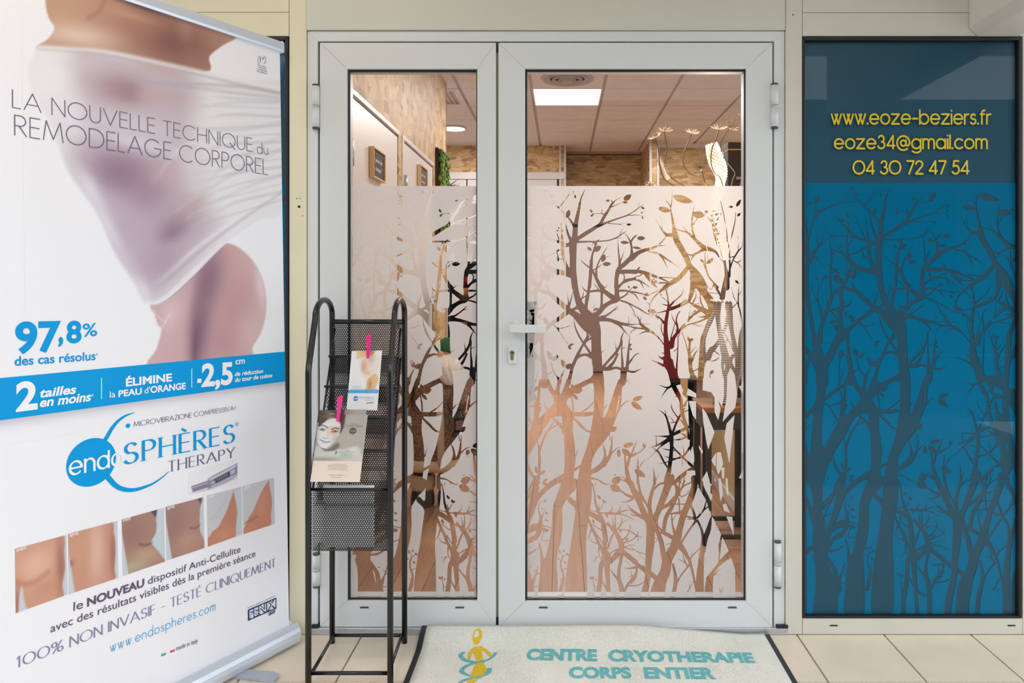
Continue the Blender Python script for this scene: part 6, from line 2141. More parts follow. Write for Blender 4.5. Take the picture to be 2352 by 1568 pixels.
def mat_mesh(name, v, f, mt):
    """cut big faces small enough to follow the mat"""
    bm = bmesh.new()
    vs = [bm.verts.new((p[0], p[1], 0)) for p in v]
    for q in f:
        try: bm.faces.new([vs[i] for i in q])
        except ValueError: pass
    for p in bm.verts: p.co = mat_frame(p.co.x, p.co.y, 0)
    me = bpy.data.meshes.new(name); bm.to_mesh(me); bm.free()
    return keep(link(name, me, mt), dm)
def mtext(t, a, b_, cap, k):
    v, f, w = font_text(t, k)
    A_, B_ = gnd(*a), gnd(*b_)
    dx, dy = B_[0] - A_[0], B_[1] - A_[1]; L = math.hypot(dx, dy); ux, uy = dx / L, dy / L
    sx = L / w
    mat_mesh('lettering', [(A_[0] + ux * p[0] * sx - uy * p[1] * cap, A_[1] + uy * p[0] * sx + ux * p[1] * cap) for p in v], f, M_TURQ)
mtext('CENTRE', (1208, 1516), (1372, 1518), .062, .05)
mtext('CRYOTHERAPIE', (1398, 1518), (1736, 1523), .062, .05)
mtext('CORPS', (1307, 1557), (1451, 1557), .062, .05)
mtext('ENTIER', (1481, 1557.5), (1646, 1560), .062, .05)
def mstroke(pts, mt, dz=0):
    p = smooth_pts([gnd(x, y) + (w,) for x, y, w in pts], 8); v, f = [], []
    for i in range(len(p) - 1):
        dx, dy = p[i + 1][0] - p[i][0], p[i + 1][1] - p[i][1]; L = math.hypot(dx, dy) + 1e-9
        nx, ny = -dy / L, dx / L; n = len(v)
        v += [(p[i][0] - nx * p[i][2] / 2, p[i][1] - ny * p[i][2] / 2), (p[i + 1][0] - nx * p[i + 1][2] / 2, p[i + 1][1] - ny * p[i + 1][2] / 2), (p[i + 1][0] + nx * p[i + 1][2] / 2, p[i + 1][1] + ny * p[i + 1][2] / 2), (p[i][0] + nx * p[i][2] / 2, p[i][1] + ny * p[i][2] / 2)]
        f.append((n, n + 1, n + 2, n + 3))
    return v, f
def emblem(parts, mt):
    V, Fc = [], []
    for v, f in parts:
        n = len(V); V += v; Fc += [tuple(i + n for i in q) for q in f]
    mat_mesh('emblem', V, Fc, mt)
hc = gnd(1096, 1475); head = [(hc[0] + .0155 * math.cos(2 * PI * k / 24), hc[1] + .034 * math.sin(2 * PI * k / 24)) for k in range(24)]
emblem([(head, [tuple(range(24))]), mstroke([(1077, 1518, .006), (1080, 1502, .012), (1092, 1492, .016), (1108, 1493, .016), (1122, 1502, .012), (1131, 1514, .006)], None),
        mstroke([(1094, 1490, .03), (1098, 1505, .024), (1102, 1520, .022), (1101, 1533, .034), (1096, 1548, .036), (1086, 1562, .026), (1078, 1580, .02), (1070, 1620, .012)], None),
        mstroke([(1104, 1532, .03), (1106, 1544, .03), (1096, 1560, .02)], None)], M_GOLD)
emblem([mstroke([(1066, 1499, .012), (1058, 1506, .014), (1066, 1516, .014), (1086, 1522, .012), (1108, 1521, .01), (1128, 1513, .010), (1140, 1500, .012)], None),
        mstroke([(1124, 1536, .014), (1122, 1546, .016), (1104, 1555, .012), (1080, 1560, .012), (1058, 1568, .012), (1050, 1585, .012)], None),
        mstroke([(1112, 1521, .008), (1084, 1526, .012), (1064, 1536, .014), (1062, 1546, .014), (1080, 1554, .01)], None)], M_TURQ)
# ------------------------------------------------------------------ the room behind the doors
ZF, ZC = 0.05, CH + 1.606
LX = -0.9266
def iY(y): return F * (CH - ZF) / (y - CY)
def cYv(y): return F * (ZC - CH) / (CY - y)
fl2 = empty('floor', (0, 0, 0)); tag(fl2, 'oak plank floor of the room behind the glass doors', 'floor', kind='structure')
B().box(-3.2, 2.6, Y0 + 0.105, 9.6, -0.03, ZF - 0.004).obj('subfloor', mat('dark_subfloor', rgb(116, 84, 66), 0.8), fl2)
PWD, PL = 0.123, 1.25
pm = None
x_ref = px(1343, iY(1364))
for c in range(-12, 10):
    y = Y0 + 0.11 - random.random() * 0.9
    while y < 9.6:
        y2 = min(y + PL, 9.6)
        ya = max(y, Y0 + 0.11)
        if y2 - ya > 0.05:
            L = y2 - ya
            loc = (x_ref + (c + 0.5) * PWD, (ya + y2) / 2, ZF)
            if pm is None:
                o = B().box(-PWD / 2 + 0.0009, PWD / 2 - 0.0009, -0.5, 0.5, -0.006, 0).obj('plank', M_PLANK, fl2, 0, loc); pm = o.data
            else:
                o = link('plank', pm, None, fl2, 0, loc)
            o.scale = (1, L - 0.003, 1)
        y = y2
# ceiling tiles on a grid
cei = empty('ceiling', (0, 0, 0)); tag(cei, 'suspended ceiling of pinkish mineral tiles in the room', 'ceiling', kind='structure')
gx = px(1394, cYv(166)); gy = cYv(203.1)
B().box(-3.2, 2.6, Y0 + 0.05, 9.6, ZC + 0.012, ZC + 0.06).obj('ceiling_grid', M_TBAR, cei)
cm = None
light_cells = {(-1, 0), (-1, -4)}
for r in range(-6, 6):
    for c in range(-5, 4):
        if (c, r) in light_cells or (c, r) == (-3, 0): continue
        loc = (gx + (c + 0.5) * 0.6, gy + (r + 0.5) * 0.6, ZC)
        if loc[1] + 0.3 > 9.65 or loc[1] - 0.3 < Y0: continue
        if cm is None:
            o = B().box(-0.286, 0.286, -0.2945, 0.2945, 0, 0.02).obj('ceiling_tile', M_CTILE, cei, 0, loc); cm = o.data
        else: o = link('ceiling_tile', cm, None, cei, 0, loc)
# LED panels: the one in view, and an unseen one added near the entrance
M_LED = mat_emit('led_diffuser', (1.0, 0.94, 0.9, 1), 2.6)
M_LEDR = mat_emit('led_disc', (1.0, 0.95, 0.92, 1), 5.0)
for (c, r), lab in (((-1, 0), 'square lit LED panel in the middle of the ceiling'), ((-1, -4), 'square lit LED panel added unseen close to the entrance to light the front')):
    x, y = gx + (c + 0.5) * 0.6, gy + (r + 0.5) * 0.6
    root = empty('ceiling_light', (x, y, ZC)); tag(root, lab, 'ceiling light', 'LED ceiling panels')
    keep(B().ring((x - 0.296, x + 0.296, y - 0.296, y + 0.296), (x - 0.284, x + 0.284, y - 0.284, y + 0.284), -ZC - 0.012, -ZC + 0.002, 0).obj('frame', M_WHITE), root)
    fr_ = root.children[0]
    for v in fr_.data.vertices: v.co = Vector((v.co.x, v.co.z, -v.co.y))
    keep(B().box(x - 0.285, x + 0.285, y - 0.285, y + 0.285, ZC + 0.001, ZC + 0.008).obj('diffuser', M_LED), root)
xr, yr = px(1043, cYv(293)), cYv(293)
root = empty('ceiling_light', (xr, yr, ZC)); tag(root, 'round lit LED downlight seen past the strand board wall', 'ceiling light')
b = B(); b.lathe([(0.125, -0.004), (0.125, -0.014), (0.11, -0.016)], (xr, yr, ZC), 32); keep(b.obj('rim', M_WHITE), root)
b = B(); b.lathe([(0.112, -0.016), (0.112, -0.018), (0.01, -0.0185)], (xr, yr, ZC), 32); keep(b.obj('diffuser', M_LEDR), root)
# round air diffuser
xr, yr = px(1303, cYv(180)), cYv(180)
root = empty('air_diffuser', (xr, yr, ZC)); tag(root, 'round ringed air diffuser in the ceiling beside the LED panel', 'vent')
M_VENT = mat('vent_paint', rgb(190, 174, 164), 0.5)
for r0, z0 in ((0.21, 0.012), (0.165, 0.02), (0.12, 0.026), (0.07, 0.03)):
    b = B(); b.lathe([(r0, -0.002), (r0 * 0.97, -z0), (r0 * 0.86, -z0 * 0.55), (r0 * 0.84, -0.003)], (xr, yr, ZC), 36); keep(b.obj('ring', M_VENT), root)
b = B(); b.lathe([(0.045, -0.002), (0.045, -0.03), (0.03, -0.036), (0.004, -0.037)], (xr, yr, ZC), 28); keep(b.obj('hub', M_VENT), root)
# square return grille
root = empty('vent_grille', (gx - 2.5 * 0.6 , gy + 0.3, ZC)); tag(root, 'square slatted return air grille in the ceiling by the side wall', 'vent')
x0, x1, y0_, y1_ = gx - 3 * 0.6 + 0.02, gx - 2 * 0.6 - 0.012, gy + 0.01, gy + 0.59
b = B().box(x0, x1, y0_, y0_ + 0.05, ZC - 0.006, ZC + 0.004); b.box(x0, x1, y1_ - 0.05, y1_, ZC - 0.006, ZC + 0.004); b.box(x0, x0 + 0.05, y0_ + .05, y1_ - .05, ZC - 0.006, ZC + 0.004); b.box(x1 - 0.05, x1, y0_ + .05, y1_ - .05, ZC - 0.006, ZC + 0.004)
keep(b.obj('frame', M_CTILE), root)
keep(B().box(x0 + 0.04, x1 - 0.04, y0_ + 0.04, y1_ - 0.04, ZC + 0.004, ZC + 0.01).obj('backing', M_TANJAMB), root)
for k in range(12):
    xx = x0 + 0.06 + k * (x1 - x0 - 0.12) / 11
    keep(B().box(xx - 0.004, xx + 0.012, y0_ + 0.05, y1_ - 0.05, ZC - 0.004, ZC + 0.001).obj('slat', M_VENT), root)

# side wall of strand board with two white doors
wl = empty('wall_left', (LX, 4.5, 0)); tag(wl, 'strand board partition wall with white doors on the left of the room', 'wall', kind='structure')
yE = 5.887
def lwall(y0, y1, z0, z1, mt=M_OSBL, name='strand_board', x0=LX - 0.05, x1=LX):
    return keep(B().box(x0, x1, y0, y1, z0, z1).obj(name, mt, None), wl)
d1a, d1b, d2a, d2b, zd = 3.15, 4.176, 4.267, 5.308, 2.07
lwall(Y0 + 0.1, d1a, ZF, ZC); lwall(d1a, d1b, zd, ZC); lwall(d1b, d2a, ZF, ZC); lwall(d2a, d2b, zd, ZC); lwall(d2b, yE, ZF, ZC)
lwall(yE, yE + 0.006, ZF, ZC, M_GREY, 'corner_profile', LX - 0.06, LX + 0.006)
lwall(Y0 + 0.1, 5.89, ZC - 0.028, ZC, M_CTILE, 'wall_angle', LX, LX + 0.012)
keep(B().box(-3.2, LX - 0.05, yE - 0.01, yE, ZF, ZC).obj('return_wall', M_WALL), wl)
def room_door(name, lab, ya, yb):
    d = empty(name, (LX, (ya + yb) / 2, ZF)); tag(d, lab, 'door', kind='structure')
    keep(B().box(LX - 0.05, LX - 0.005, ya + 0.045, yb - 0.002, ZF + 0.006, zd - 0.035).obj('door_panel', M_WHITE, None, 0.001), d)
    b = B().box(LX - 0.06, LX + 0.006, ya, ya + 0.04, ZF, zd - 0.024); b.box(LX - 0.06, LX + 0.006, ya, yb, zd - 0.024, zd)
    keep(b.obj('door_frame', M_WHITE, None, 0.002), d)
    keep(B().box(LX - 0.01, LX + 0.002, ya + 0.04, ya + 0.052, ZF, zd - 0.03).obj('door_stop', M_TANJAMB), d)
    hb_ = B(); hb_.tube([(LX + 0.014, ya + 0.046, 1.72), (LX + 0.014, ya + 0.046, 1.84)], 0.011, 10); keep(hb_.obj('hinge', M_GREY), d)
    hb_ = B(); hb_.tube([(LX - 0.005, yb - 0.08, 1.08), (LX + 0.05, yb - 0.08, 1.08), (LX + 0.055, yb - 0.1, 1.08), (LX + 0.055, yb - 0.2, 1.08)], 0.009, 10); keep(hb_.obj('door_handle', M_GREY), d)
    return d
room_door('door_3', 'white room door nearest the entrance in the strand board wall', d1a, d1b)
room_door('door_4', 'second white room door further along the strand board wall', d2a, d2b)
# letter boards on the doors
M_BOARD = mat('grey_felt_board', rgb(92, 84, 84), 0.8, var=0.1, stretch=(1, 1, 40)); M_PINE = mat('pine_frame', rgb(226, 188, 132), 0.5, var=0.08)
M_LETTER = mat('white_plastic_letters', rgb(246, 240, 238), 0.4)
for (ya, yb, zt, zb, lab) in ((3.555, 3.79, 1.872, 1.722, 'pine framed letter board on the nearest white room door'), (4.74, 4.98, 1.972, 1.822, 'pine framed letter board on the further white room door')):
    X0 = LX - 0.003
    root = empty('letter_board', (X0, (ya + yb) / 2, zb)); tag(root, lab, 'sign', 'letter boards on the room doors')
    b = B(); t = 0.008
    b.box(X0, X0 + 0.024, ya, yb, zb, zb + t); b.box(X0, X0 + 0.024, ya, yb, zt - t, zt); b.box(X0, X0 + 0.024, ya, ya + t, zb + t, zt - t); b.box(X0, X0 + 0.024, yb - t, yb, zb + t, zt - t)
    keep(b.obj('frame', M_PINE, None, 0.001), root)
    keep(B().box(X0, X0 + 0.016, ya + t, yb - t, zb + t, zt - t).obj('felt_board', M_BOARD), root)
    for tx, fa, fb, zz in (('Jardin des', .22, .8, .56), ('changes !', .24, .76, .28)):
        v, f, w = font_text(tx, .012)
        a = (ya + (yb - ya) * fa, zb + (zt - zb) * zz); c = (ya + (yb - ya) * fb, zb + (zt - zb) * zz)
        keep(letters(v, f, w, a, c, 0.02, lambda y, z, l: (X0 + 0.0165 + l, y, z), M_LETTER, None), root)
# moss picture
M_MOSS = [mat('moss_' + n, c, 0.9, var=0.35, scale=90, bump=0.8, bscale=120) for n, c in (('dark', rgb(52, 84, 40)), ('bright', rgb(92, 140, 40)), ('yellow', rgb(150, 160, 60)), ('olive', rgb(96, 110, 56)))]
root = empty('moss_picture', (LX, 5.6, 1.55)); tag(root, 'green moss picture hanging on the strand board wall', 'picture')
keep(B().box(LX, LX + 0.02, 5.4, 5.79, 1.52, 2.2).obj('backing_board', mat('dark_board', rgb(60, 48, 36), 0.8)), root)
for m_i in range(4):
    b = B()
    for k in range(190):
        y = 5.42 + random.random() * 0.35; z = 1.54 + random.random() * 0.64
        b.sphere((LX + 0.025 + random.random() * 0.02, y, z), 0.009 + random.random() * 0.014, 6, 4, (0.8, 1, 1))
    o = keep(b.obj('moss_cushions', M_MOSS[m_i]), root); o['kind'] = 'stuff'
b = B()
for k in range(50):
    z = 1.83 + random.random() * 0.14; a = Vector((LX + 0.05, 5.72 + random.random() * .05, z))
    b.tube([a, a + Vector((0.04 + random.random() * .04, 0.03 + random.random() * .12, random.uniform(-.05, .1)))], [0.003, 0.0006], 4, False)
o = keep(b.obj('fern_sprigs', M_MOSS[0]), root); o['kind'] = 'stuff'

# rear of the room
yB = 9.4; yK = 8.74
wb = empty('wall_back', (0, yB, 0)); tag(wb, 'dark strand board rear wall with a taupe panel below', 'wall', kind='structure')
xs0 = px(1300, yK); xs1 = px(1471, yB)
keep(B().box(xs0 - 0.1, xs1 + 0.1, yB, yB + 0.05, 2.08, ZC).obj('strand_board', M_OSBB), wb)
keep(B().box(xs0 - 0.1, xs1 + 0.1, yB - 0.002, yB + 0.05, ZF, 2.08).obj('taupe_panel', M_TAUPE), wb)
keep(B().box(xs0 - 0.1, xs1 + 0.1, yB - 0.012, yB, 1.91, 1.945).obj('black_rail', M_BLACK), wb)
keep(B().box(xs0 - 0.1, xs1 + 0.1, yB - 0.012, yB, ZF, ZF + 0.012).obj('shadow_gap', M_BLACK), wb)
wr = empty('wall_right', (xs1, 8.9, 0)); tag(wr, 'strand board end of a partition wall near the rear of the room', 'wall', kind='structure')
yS = cYv(321)
keep(B().box(xs1, xs1 + 0.09, yS, yB, ZF, ZC).obj('strand_board', M_OSBL), wr)
for dx in (0.0, 0.085):
    keep(B().box(xs1 + dx - 0.008, xs1 + dx + 0.018, yS - 0.012, yS, ZF, ZC).obj('corner_profile', M_LGREY), wr)
keep(B().box(xs1, xs1 + 0.09, yS - 0.004, yS, ZF, ZC).obj('end_board', M_OSBB), wr)
keep(B().box(xs1 + 0.09, 2.6, 8.64, 8.7, ZF, ZC).obj('recess_wall', M_OSBB), wr)
keep(B().box(xs1 + 0.09, 2.6, 8.6, 8.64, ZC - 0.045, ZC).obj('ceiling_trim', M_WHITE), wr)
# cabinet block on the left rear: strand board above pale sliding doors
wk = empty('wall_side', (-1, yK, 0)); tag(wk, 'strand board block over pale grey doors at the left rear', 'wall', kind='structure')
zk = pz(400, yK)
keep(B().box(-3.2, xs0, yK, yB, zk, ZC).obj('strand_board', mat_osb('strand_board_warm', 0, 2, stretch=(8, 22), rot=0.5, dark=1.0)), wk)
keep(B().box(-3.2, xs0 - 0.02, yK - 0.03, yK, zk - 0.06, zk + 0.02).obj('top_profile', M_LGREY), wk)
keep(B().box(-3.2, px(1279, yK), yK - 0.01, yK + 0.03, ZF, zk - 0.05).obj('grey_door', M_LGREY), wk)
keep(B().box(px(1071, yK), px(1074, yK), yK - 0.013, yK, ZF, zk - 0.05).obj('door_gap', M_BLACK), wk)
keep(B().box(px(1279, yK), px(1285, yK), yK - 0.005, yK + 0.03, ZF, zk - 0.05).obj('door_gap', M_BLACK), wk)
keep(B().box(px(1285, yK), xs0, yK - 0.008, yB, ZF, ZC).obj('end_board', M_OSBB), wk)
for a, c in ((1284.5, 1288.5), (1295.5, 1300)):
    keep(B().box(px(a, yK), px(c, yK), yK - 0.02, yK, ZF, ZC).obj('corner_profile', M_LGREY), wk)
# outer shell of the room, beyond what the doors show
sh = empty('wall_shell', (0, 6, 0)); tag(sh, 'plain warm white outer walls of the room', 'wall', kind='structure')
keep(B().box(2.6, 2.66, Y0 + 0.08, 9.7, ZF, ZC + .1).obj('side_wall', M_WALL), sh)
keep(B().box(-3.26, -3.2, Y0 + 0.08, 9.7, ZF, ZC + .1).obj('side_wall', M_WALL), sh)
keep(B().box(-3.2, 2.6, 9.6, 9.66, ZF, ZC + .1).obj('rear_wall', M_WALL), sh)
for xa, xb in ((-3.2, fx(700)), (fx(1812), 2.6)):
    keep(B().box(xa, xb, Y0 + 0.075, Y0 + 0.1, 0, ZC + .1).obj('front_wall', M_WALL), sh)
keep(B().box(-3.2, 2.6, Y0 + 0.075, Y0 + 0.1, fz(69), ZC + .1).obj('front_wall', M_WALL), sh)

# ------------------------------------------------------------------ things in the room
# gnome figure by the side wall
gxp, gyp = px(1003, 3.86), 3.86
gn = empty('gnome_figure', (gxp, gyp, ZF)); tag(gn, 'gnome figure in sequinned brown coat with white beard and green cap', 'figurine')
M_SEQ = mat_sequin('brown_sequins'); M_FUR = mat('cream_fur', rgb(206, 180, 146), 0.95, var=0.25, scale=120, bump=1.0, bscale=160); M_BEARD = mat('white_beard', rgb(240, 230, 220), 0.95, var=0.08, scale=90, bump=1.0, bscale=140)
M_BOOT = mat('dark_felt', rgb(66, 50, 42), 0.9); M_GCAP = mat('green_felt', rgb(46, 96, 52), 0.95, var=0.3, scale=150, bump=1, bscale=160); M_SKIN = mat('doll_skin', rgb(224, 172, 136), 0.6)
zz = lambda y: pz(y, gyp) - ZF
def gl(name, prof, mt, dx=0, dy=0, n=28, wob=None):
    b = B(); b.lathe(prof, (gxp + dx, gyp + dy, ZF), n, wob=wob); return keep(b.obj(name, mt), gn)
for s in (-1, 1):
    gl('boot', [(0.05, 0.0), (0.062, 0.01), (0.062, 0.05), (0.05, 0.10), (0.046, 0.2), (0.05, 0.24)], M_BOOT, s * 0.07, -0.02, 16)
    gl('boot_cuff', [(0.056, 0.085), (0.066, 0.1), (0.066, 0.15), (0.056, 0.165)], M_FUR, s * 0.07, -0.02, 18)
gl('coat', [(0.165, zz(1062)), (0.168, zz(1050)), (0.16, zz(1000)), (0.15, zz(940)), (0.125, zz(880)), (0.10, zz(840)), (0.07, zz(810)), (0.03, zz(795))], M_SEQ, 0, 0, 36, lambda a, z: 0.04 * math.sin(5 * a))
gl('fur_hem', [(0.165, zz(1068)), (0.182, zz(1062)), (0.182, zz(1048)), (0.166, zz(1042))], M_FUR, 0, 0, 36, lambda a, z: 0.04 * math.sin(5 * a))
b = B(); b.tube([(gxp + 0.05, gyp - 0.165, ZF + zz(1052)), (gxp + 0.045, gyp - 0.155, ZF + zz(960)), (gxp + 0.03, gyp - 0.125, ZF + zz(880))], [0.018, 0.02, 0.016], 8); keep(b.obj('fur_front', M_FUR), gn)
for s in (-1, 1):
    b = B(); b.tube([(gxp + s * 0.08, gyp, ZF + zz(845)), (gxp + s * 0.15, gyp - 0.04, ZF + zz(880)), (gxp + s * 0.165, gyp - 0.10, ZF + zz(915)), (gxp + s * (0.12 if s > 0 else 0.17), gyp - 0.16, ZF + zz(918))], [0.05, 0.052, 0.048, 0.046], 14)
    am = keep(b.obj('sleeve', M_SEQ), gn)
    e = Vector((gxp + s * (0.12 if s > 0 else 0.17), gyp - 0.16, ZF + zz(918)))
    h = B(); h.sphere(e + Vector((0, -0.02, 0)), 0.03, 12, 8); h2 = h.obj('mitten', M_SKIN); h2.parent = am; h2.matrix_parent_inverse = Matrix.Translation(-gn.location)
hx = gxp + 0.045
b = B(); b.sphere((hx, gyp - 0.03, ZF + zz(814)), 0.055, 18, 12, (1, 1, 1.05)); keep(b.obj('head', M_SKIN), gn)
b = B(); b.sphere((hx - 0.008, gyp - 0.09, ZF + zz(809)), 0.016, 10, 8); keep(b.obj('nose', M_SKIN), gn)
b = B()
for k in range(19):
    an = -1.25 + 2.5 * k / 18; r_ = random.uniform(.9, 1.1)
    b.tube([(hx + 0.052 * math.sin(an), gyp - 0.03 - 0.055 * math.cos(an), ZF + zz(815)), (hx + 0.01 + 0.068 * math.sin(an), gyp - 0.06 - 0.075 * math.cos(an) * r_, ZF + zz(838)), (hx + 0.045 + 0.045 * math.sin(an), gyp - 0.07 - 0.07 * math.cos(an), ZF + zz(862 + 14 * math.cos(an) * r_))], [0.016, 0.022, 0.003], 8)
keep(b.obj('beard', M_BEARD), gn)
b = B()
for s_ in (-1, 1):
    b.tube([(hx - 0.004, gyp - 0.094, ZF + zz(815)), (hx + s_ * 0.03, gyp - 0.09, ZF + zz(820)), (hx + s_ * 0.055, gyp - 0.075, ZF + zz(832))], [0.011, 0.012, 0.003], 8)
keep(b.obj('moustache', M_BEARD), gn)
b = B(); b.tube([(hx, gyp - 0.03, ZF + zz(808)), (hx + 0.004, gyp - 0.025, ZF + zz(799)), (hx + 0.02, gyp - 0.01, ZF + zz(790)), (hx + 0.045, gyp, ZF + zz(789)), (hx + 0.075, gyp + 0.01, ZF + zz(800))], [0.064, 0.06, 0.042, 0.028, 0.012], 16); keep(b.obj('cap', M_GCAP), gn)
# lantern hanging from its hand
lx, lyv, lz = px(1055, gyp - 0.18), gyp - 0.18, pz(1000, gyp - 0.18)
lt = empty('lantern', (lx, lyv, lz)); tag(lt, 'small dark metal lantern held by the gnome figure', 'lantern')
b = B(); b.lathe([(0.04, -0.002), (0.042, 0.006), (0.032, 0.014), (0.03, 0.02)], (lx, lyv, lz), 20); keep(b.obj('base', M_RACK), lt)
b = B(); b.lathe([(0.026, 0.02), (0.03, 0.05), (0.026, 0.085)], (lx, lyv, lz), 18); keep(b.obj('glass_chimney', mat_glass('lantern_glass', (.92, .9, .88, 1), 1.45, .1)), lt)
b = B(); b.lathe([(0.036, 0.085), (0.03, 0.1), (0.012, 0.12), (0.012, 0.13)], (lx, lyv, lz), 18); keep(b.obj('hood', M_RACK), lt)
b = B()
for k in range(4):
    an = PI / 4 + k * PI / 2; b.tube([(lx + .03 * math.cos(an), lyv + .03 * math.sin(an), lz + .015), (lx + .03 * math.cos(an), lyv + .03 * math.sin(an), lz + .09)], .0022, 6)
keep(b.obj('cage', M_RACK), lt)
b = B(); b.tube([(lx - 0.012, lyv, lz + .125), (lx - 0.02, lyv, lz + .15), (lx, lyv, lz + .175), (lx + 0.02, lyv, lz + .15), (lx + 0.012, lyv, lz + .125)], .0018, 6); keep(b.obj('ring_handle', M_RACK), lt)

# black shelf unit behind the gnome
ys = 5.05
def shelf_unit(name, lab, x0, x1, y0, y1, z1, mt, shelves, group=None):
    r = empty(name, ((x0 + x1) / 2, (y0 + y1) / 2, ZF)); tag(r, lab, 'shelf unit', group)
    t = 0.018
    for xa in (x0, x1 - t): keep(B().box(xa, xa + t, y0, y1, ZF, z1).obj('side_panel', mt, None, .001), r)
    keep(B().box(x0 + t, x1 - t, y1 - 0.01, y1, ZF, z1).obj('back_panel', mt), r)
    for z in shelves: keep(B().box(x0 + t, x1 - t, y0 + 0.003, y1 - 0.01, z - t, z).obj('shelf', mt, None, .001), r)
    return r
M_BLKL = mat('black_laminate', rgb(40, 38, 40), 0.4)
zt_ = pz(600, ys)
shelf_unit('shelf_unit', 'black shelf unit behind the gnome figure holding red flowers', px(1028, ys), px(1135, ys), ys, ys + 0.3, zt_, M_BLKL, (ZF + 0.07, 0.52, 0.86, 1.1, zt_))
M_RED = mat('red_petals', rgb(196, 34, 30), 0.6, var=0.2); M_POT = mat('wooden_pot', rgb(176, 122, 72), 0.6, var=0.15)
for (x, y, sx, lab) in ((1064, 682, 1, 'red flowering pot plant on the upper shelf of the black unit'), (1050, 700, .8, 'smaller red flowering pot plant beside it on the black unit'), (1060, 752, 1, 'red flowering pot plant on the lower shelf of the black unit')):
    zb = 0.862 if y > 720 else 1.102
    X, Yp = px(x, ys + 0.12), ys + 0.12 - (0.0 if sx == 1 else -0.08)
    r = empty('potted_flower', (X, Yp, zb)); tag(r, lab, 'plant', 'red flowers on the black unit')
    b = B(); b.lathe([(0.035 * sx, 0), (0.045 * sx, 0.07), (0.04 * sx, 0.07)], (X, Yp, zb), 16); keep(b.obj('pot', M_POT), r)
    b = B()
    for k in range(12):
        b.sphere((X + random.uniform(-.05, .05) * sx, Yp + random.uniform(-.05, .03) * sx, zb + 0.09 + random.random() * .05), .018, 7, 5)
    keep(b.obj('blossom', M_RED), r)
# wooden drawer crate below
zc0 = ZF + 0.071
cr = empty('wooden_crate', (px(1078, ys), ys + .1, zc0)); tag(cr, 'small wooden crate on the lowest shelf of the black unit', 'crate')
for z in (zc0, zc0 + .085, zc0 + .17): keep(B().box(px(1050, ys), px(1115, ys), ys + .02, ys + .03, z, z + .07).obj('slat', M_PINE, None, .001), cr)
keep(B().box(px(1050, ys), px(1115, ys), ys + .03, ys + .25, zc0, zc0 + .24).obj('box', M_POT), cr)

# black low shelf with a dark red box on top
yq = 4.62
X0_, X1_ = px(1518, yq), px(1600, yq)
shelf_unit('shelf_unit', 'low black shelf unit under the dark red box', X0_, X1_, yq, yq + .3, pz(872, yq), M_BLKL, (ZF + .05, .3, pz(872, yq)))
zb_ = pz(872, yq) + .0005
rb_ = empty('red_box', ((X0_ + X1_) / 2, yq + .15, zb_)); tag(rb_, 'tall dark red box standing on the low black shelf', 'box')
M_DRED = mat('dark_red_board', rgb(132, 26, 30), 0.5)
keep(B().box(X0_ + .012, X0_ + .16, yq + .02, yq + .26, zb_, pz(705, yq)).obj('box', M_DRED, None, .004), rb_)
keep(B().box(X0_ + .008, X0_ + .164, yq + .016, yq + .264, pz(705, yq), pz(692, yq)).obj('lid', M_DRED, None, .003), rb_)
for (x, y, lab) in ((1545, 990, 'dark red packet on the middle shelf of the low black unit'), (1568, 935, 'bright red packet high on the low black unit')):
    zz0 = .3005
    keep_o = B().box(px(x, yq) - .03, px(x, yq) + .03, yq + .04, yq + .2, zz0, zz0 + (.16 if y > 950 else .22)).obj('packet', M_DRED if y > 950 else M_RED, None, .004)
    tag(keep_o, lab, 'packet', 'red packets on the low black shelf')

# low beige partition and pine post on the right
pr = B().box(0.885, 0.905, 3.42, 4.5, ZF, 0.62)
tag(pr.obj('partition', M_BEIGE, None, .002), 'low beige partition behind the riveted side table', 'partition', kind='structure')
tag(B().box(0.872, 0.8848, 3.42, 4.5, ZF, ZF + .06).obj('baseboard_right', M_WHITE, None, .002), 'white skirting along the beige partition', 'skirting', kind='structure')
yp_ = 4.1
tag(B().box(px(1566, yp_), px(1580, yp_), yp_, yp_ + .05, ZF, pz(590, yp_)).obj('trim_3', M_PINE, None, .002), 'pale pine post standing beside the riveted side table', 'post', kind='structure')

# riveted side table
TX0, TX1, TY0, TY1, TZ = 0.622, 0.865, 3.245, 3.515, 0.662
tb = empty('side_table', ((TX0 + TX1) / 2, (TY0 + TY1) / 2, ZF)); tag(tb, 'riveted dark metal side table with a wooden top', 'table')
M_WTOP = mat('varnished_wood', rgb(158, 104, 62), 0.45, var=0.25, scale=12, stretch=(1, 14, 6)); M_IRON = mat('dark_iron', rgb(72, 68, 64), 0.45, metal=0.5)
keep(B().box(TX0, TX1, TY0, TY1, TZ - .026, TZ).obj('top', M_WTOP, None, .004), tb)
lw = 0.036
for xa in (TX0 + .004, TX1 - .004 - lw):
    for ya in (TY0 + .004, TY1 - .004 - lw):
        b = B().box(xa, xa + lw, ya if ya < TY0 + .1 else ya + lw - .005, (ya + .005) if ya < TY0 + .1 else ya + lw, ZF, TZ - .026)
        b.box(xa if xa < TX0 + .1 else xa + lw - .005, (xa + .005) if xa < TX0 + .1 else xa + lw, ya, ya + lw, ZF, TZ - .026)
        l_ = keep(b.obj('leg', M_IRON), tb)
        rv = B()
        for z in (TZ - .06, TZ - .1, TZ - .16, TZ - .24): rv.sphere((xa + lw / 2, ya - .001 if ya < TY0 + .1 else ya + lw, z), .005, 8, 5); rv.sphere((xa - .001 if xa < TX0 + .1 else xa + lw, ya + lw / 2, z), .005, 8, 5)
        r_ = rv.obj('rivet', M_IRON); r_.parent = l_; r_.matrix_parent_inverse = Matrix.Translation(-tb.location)
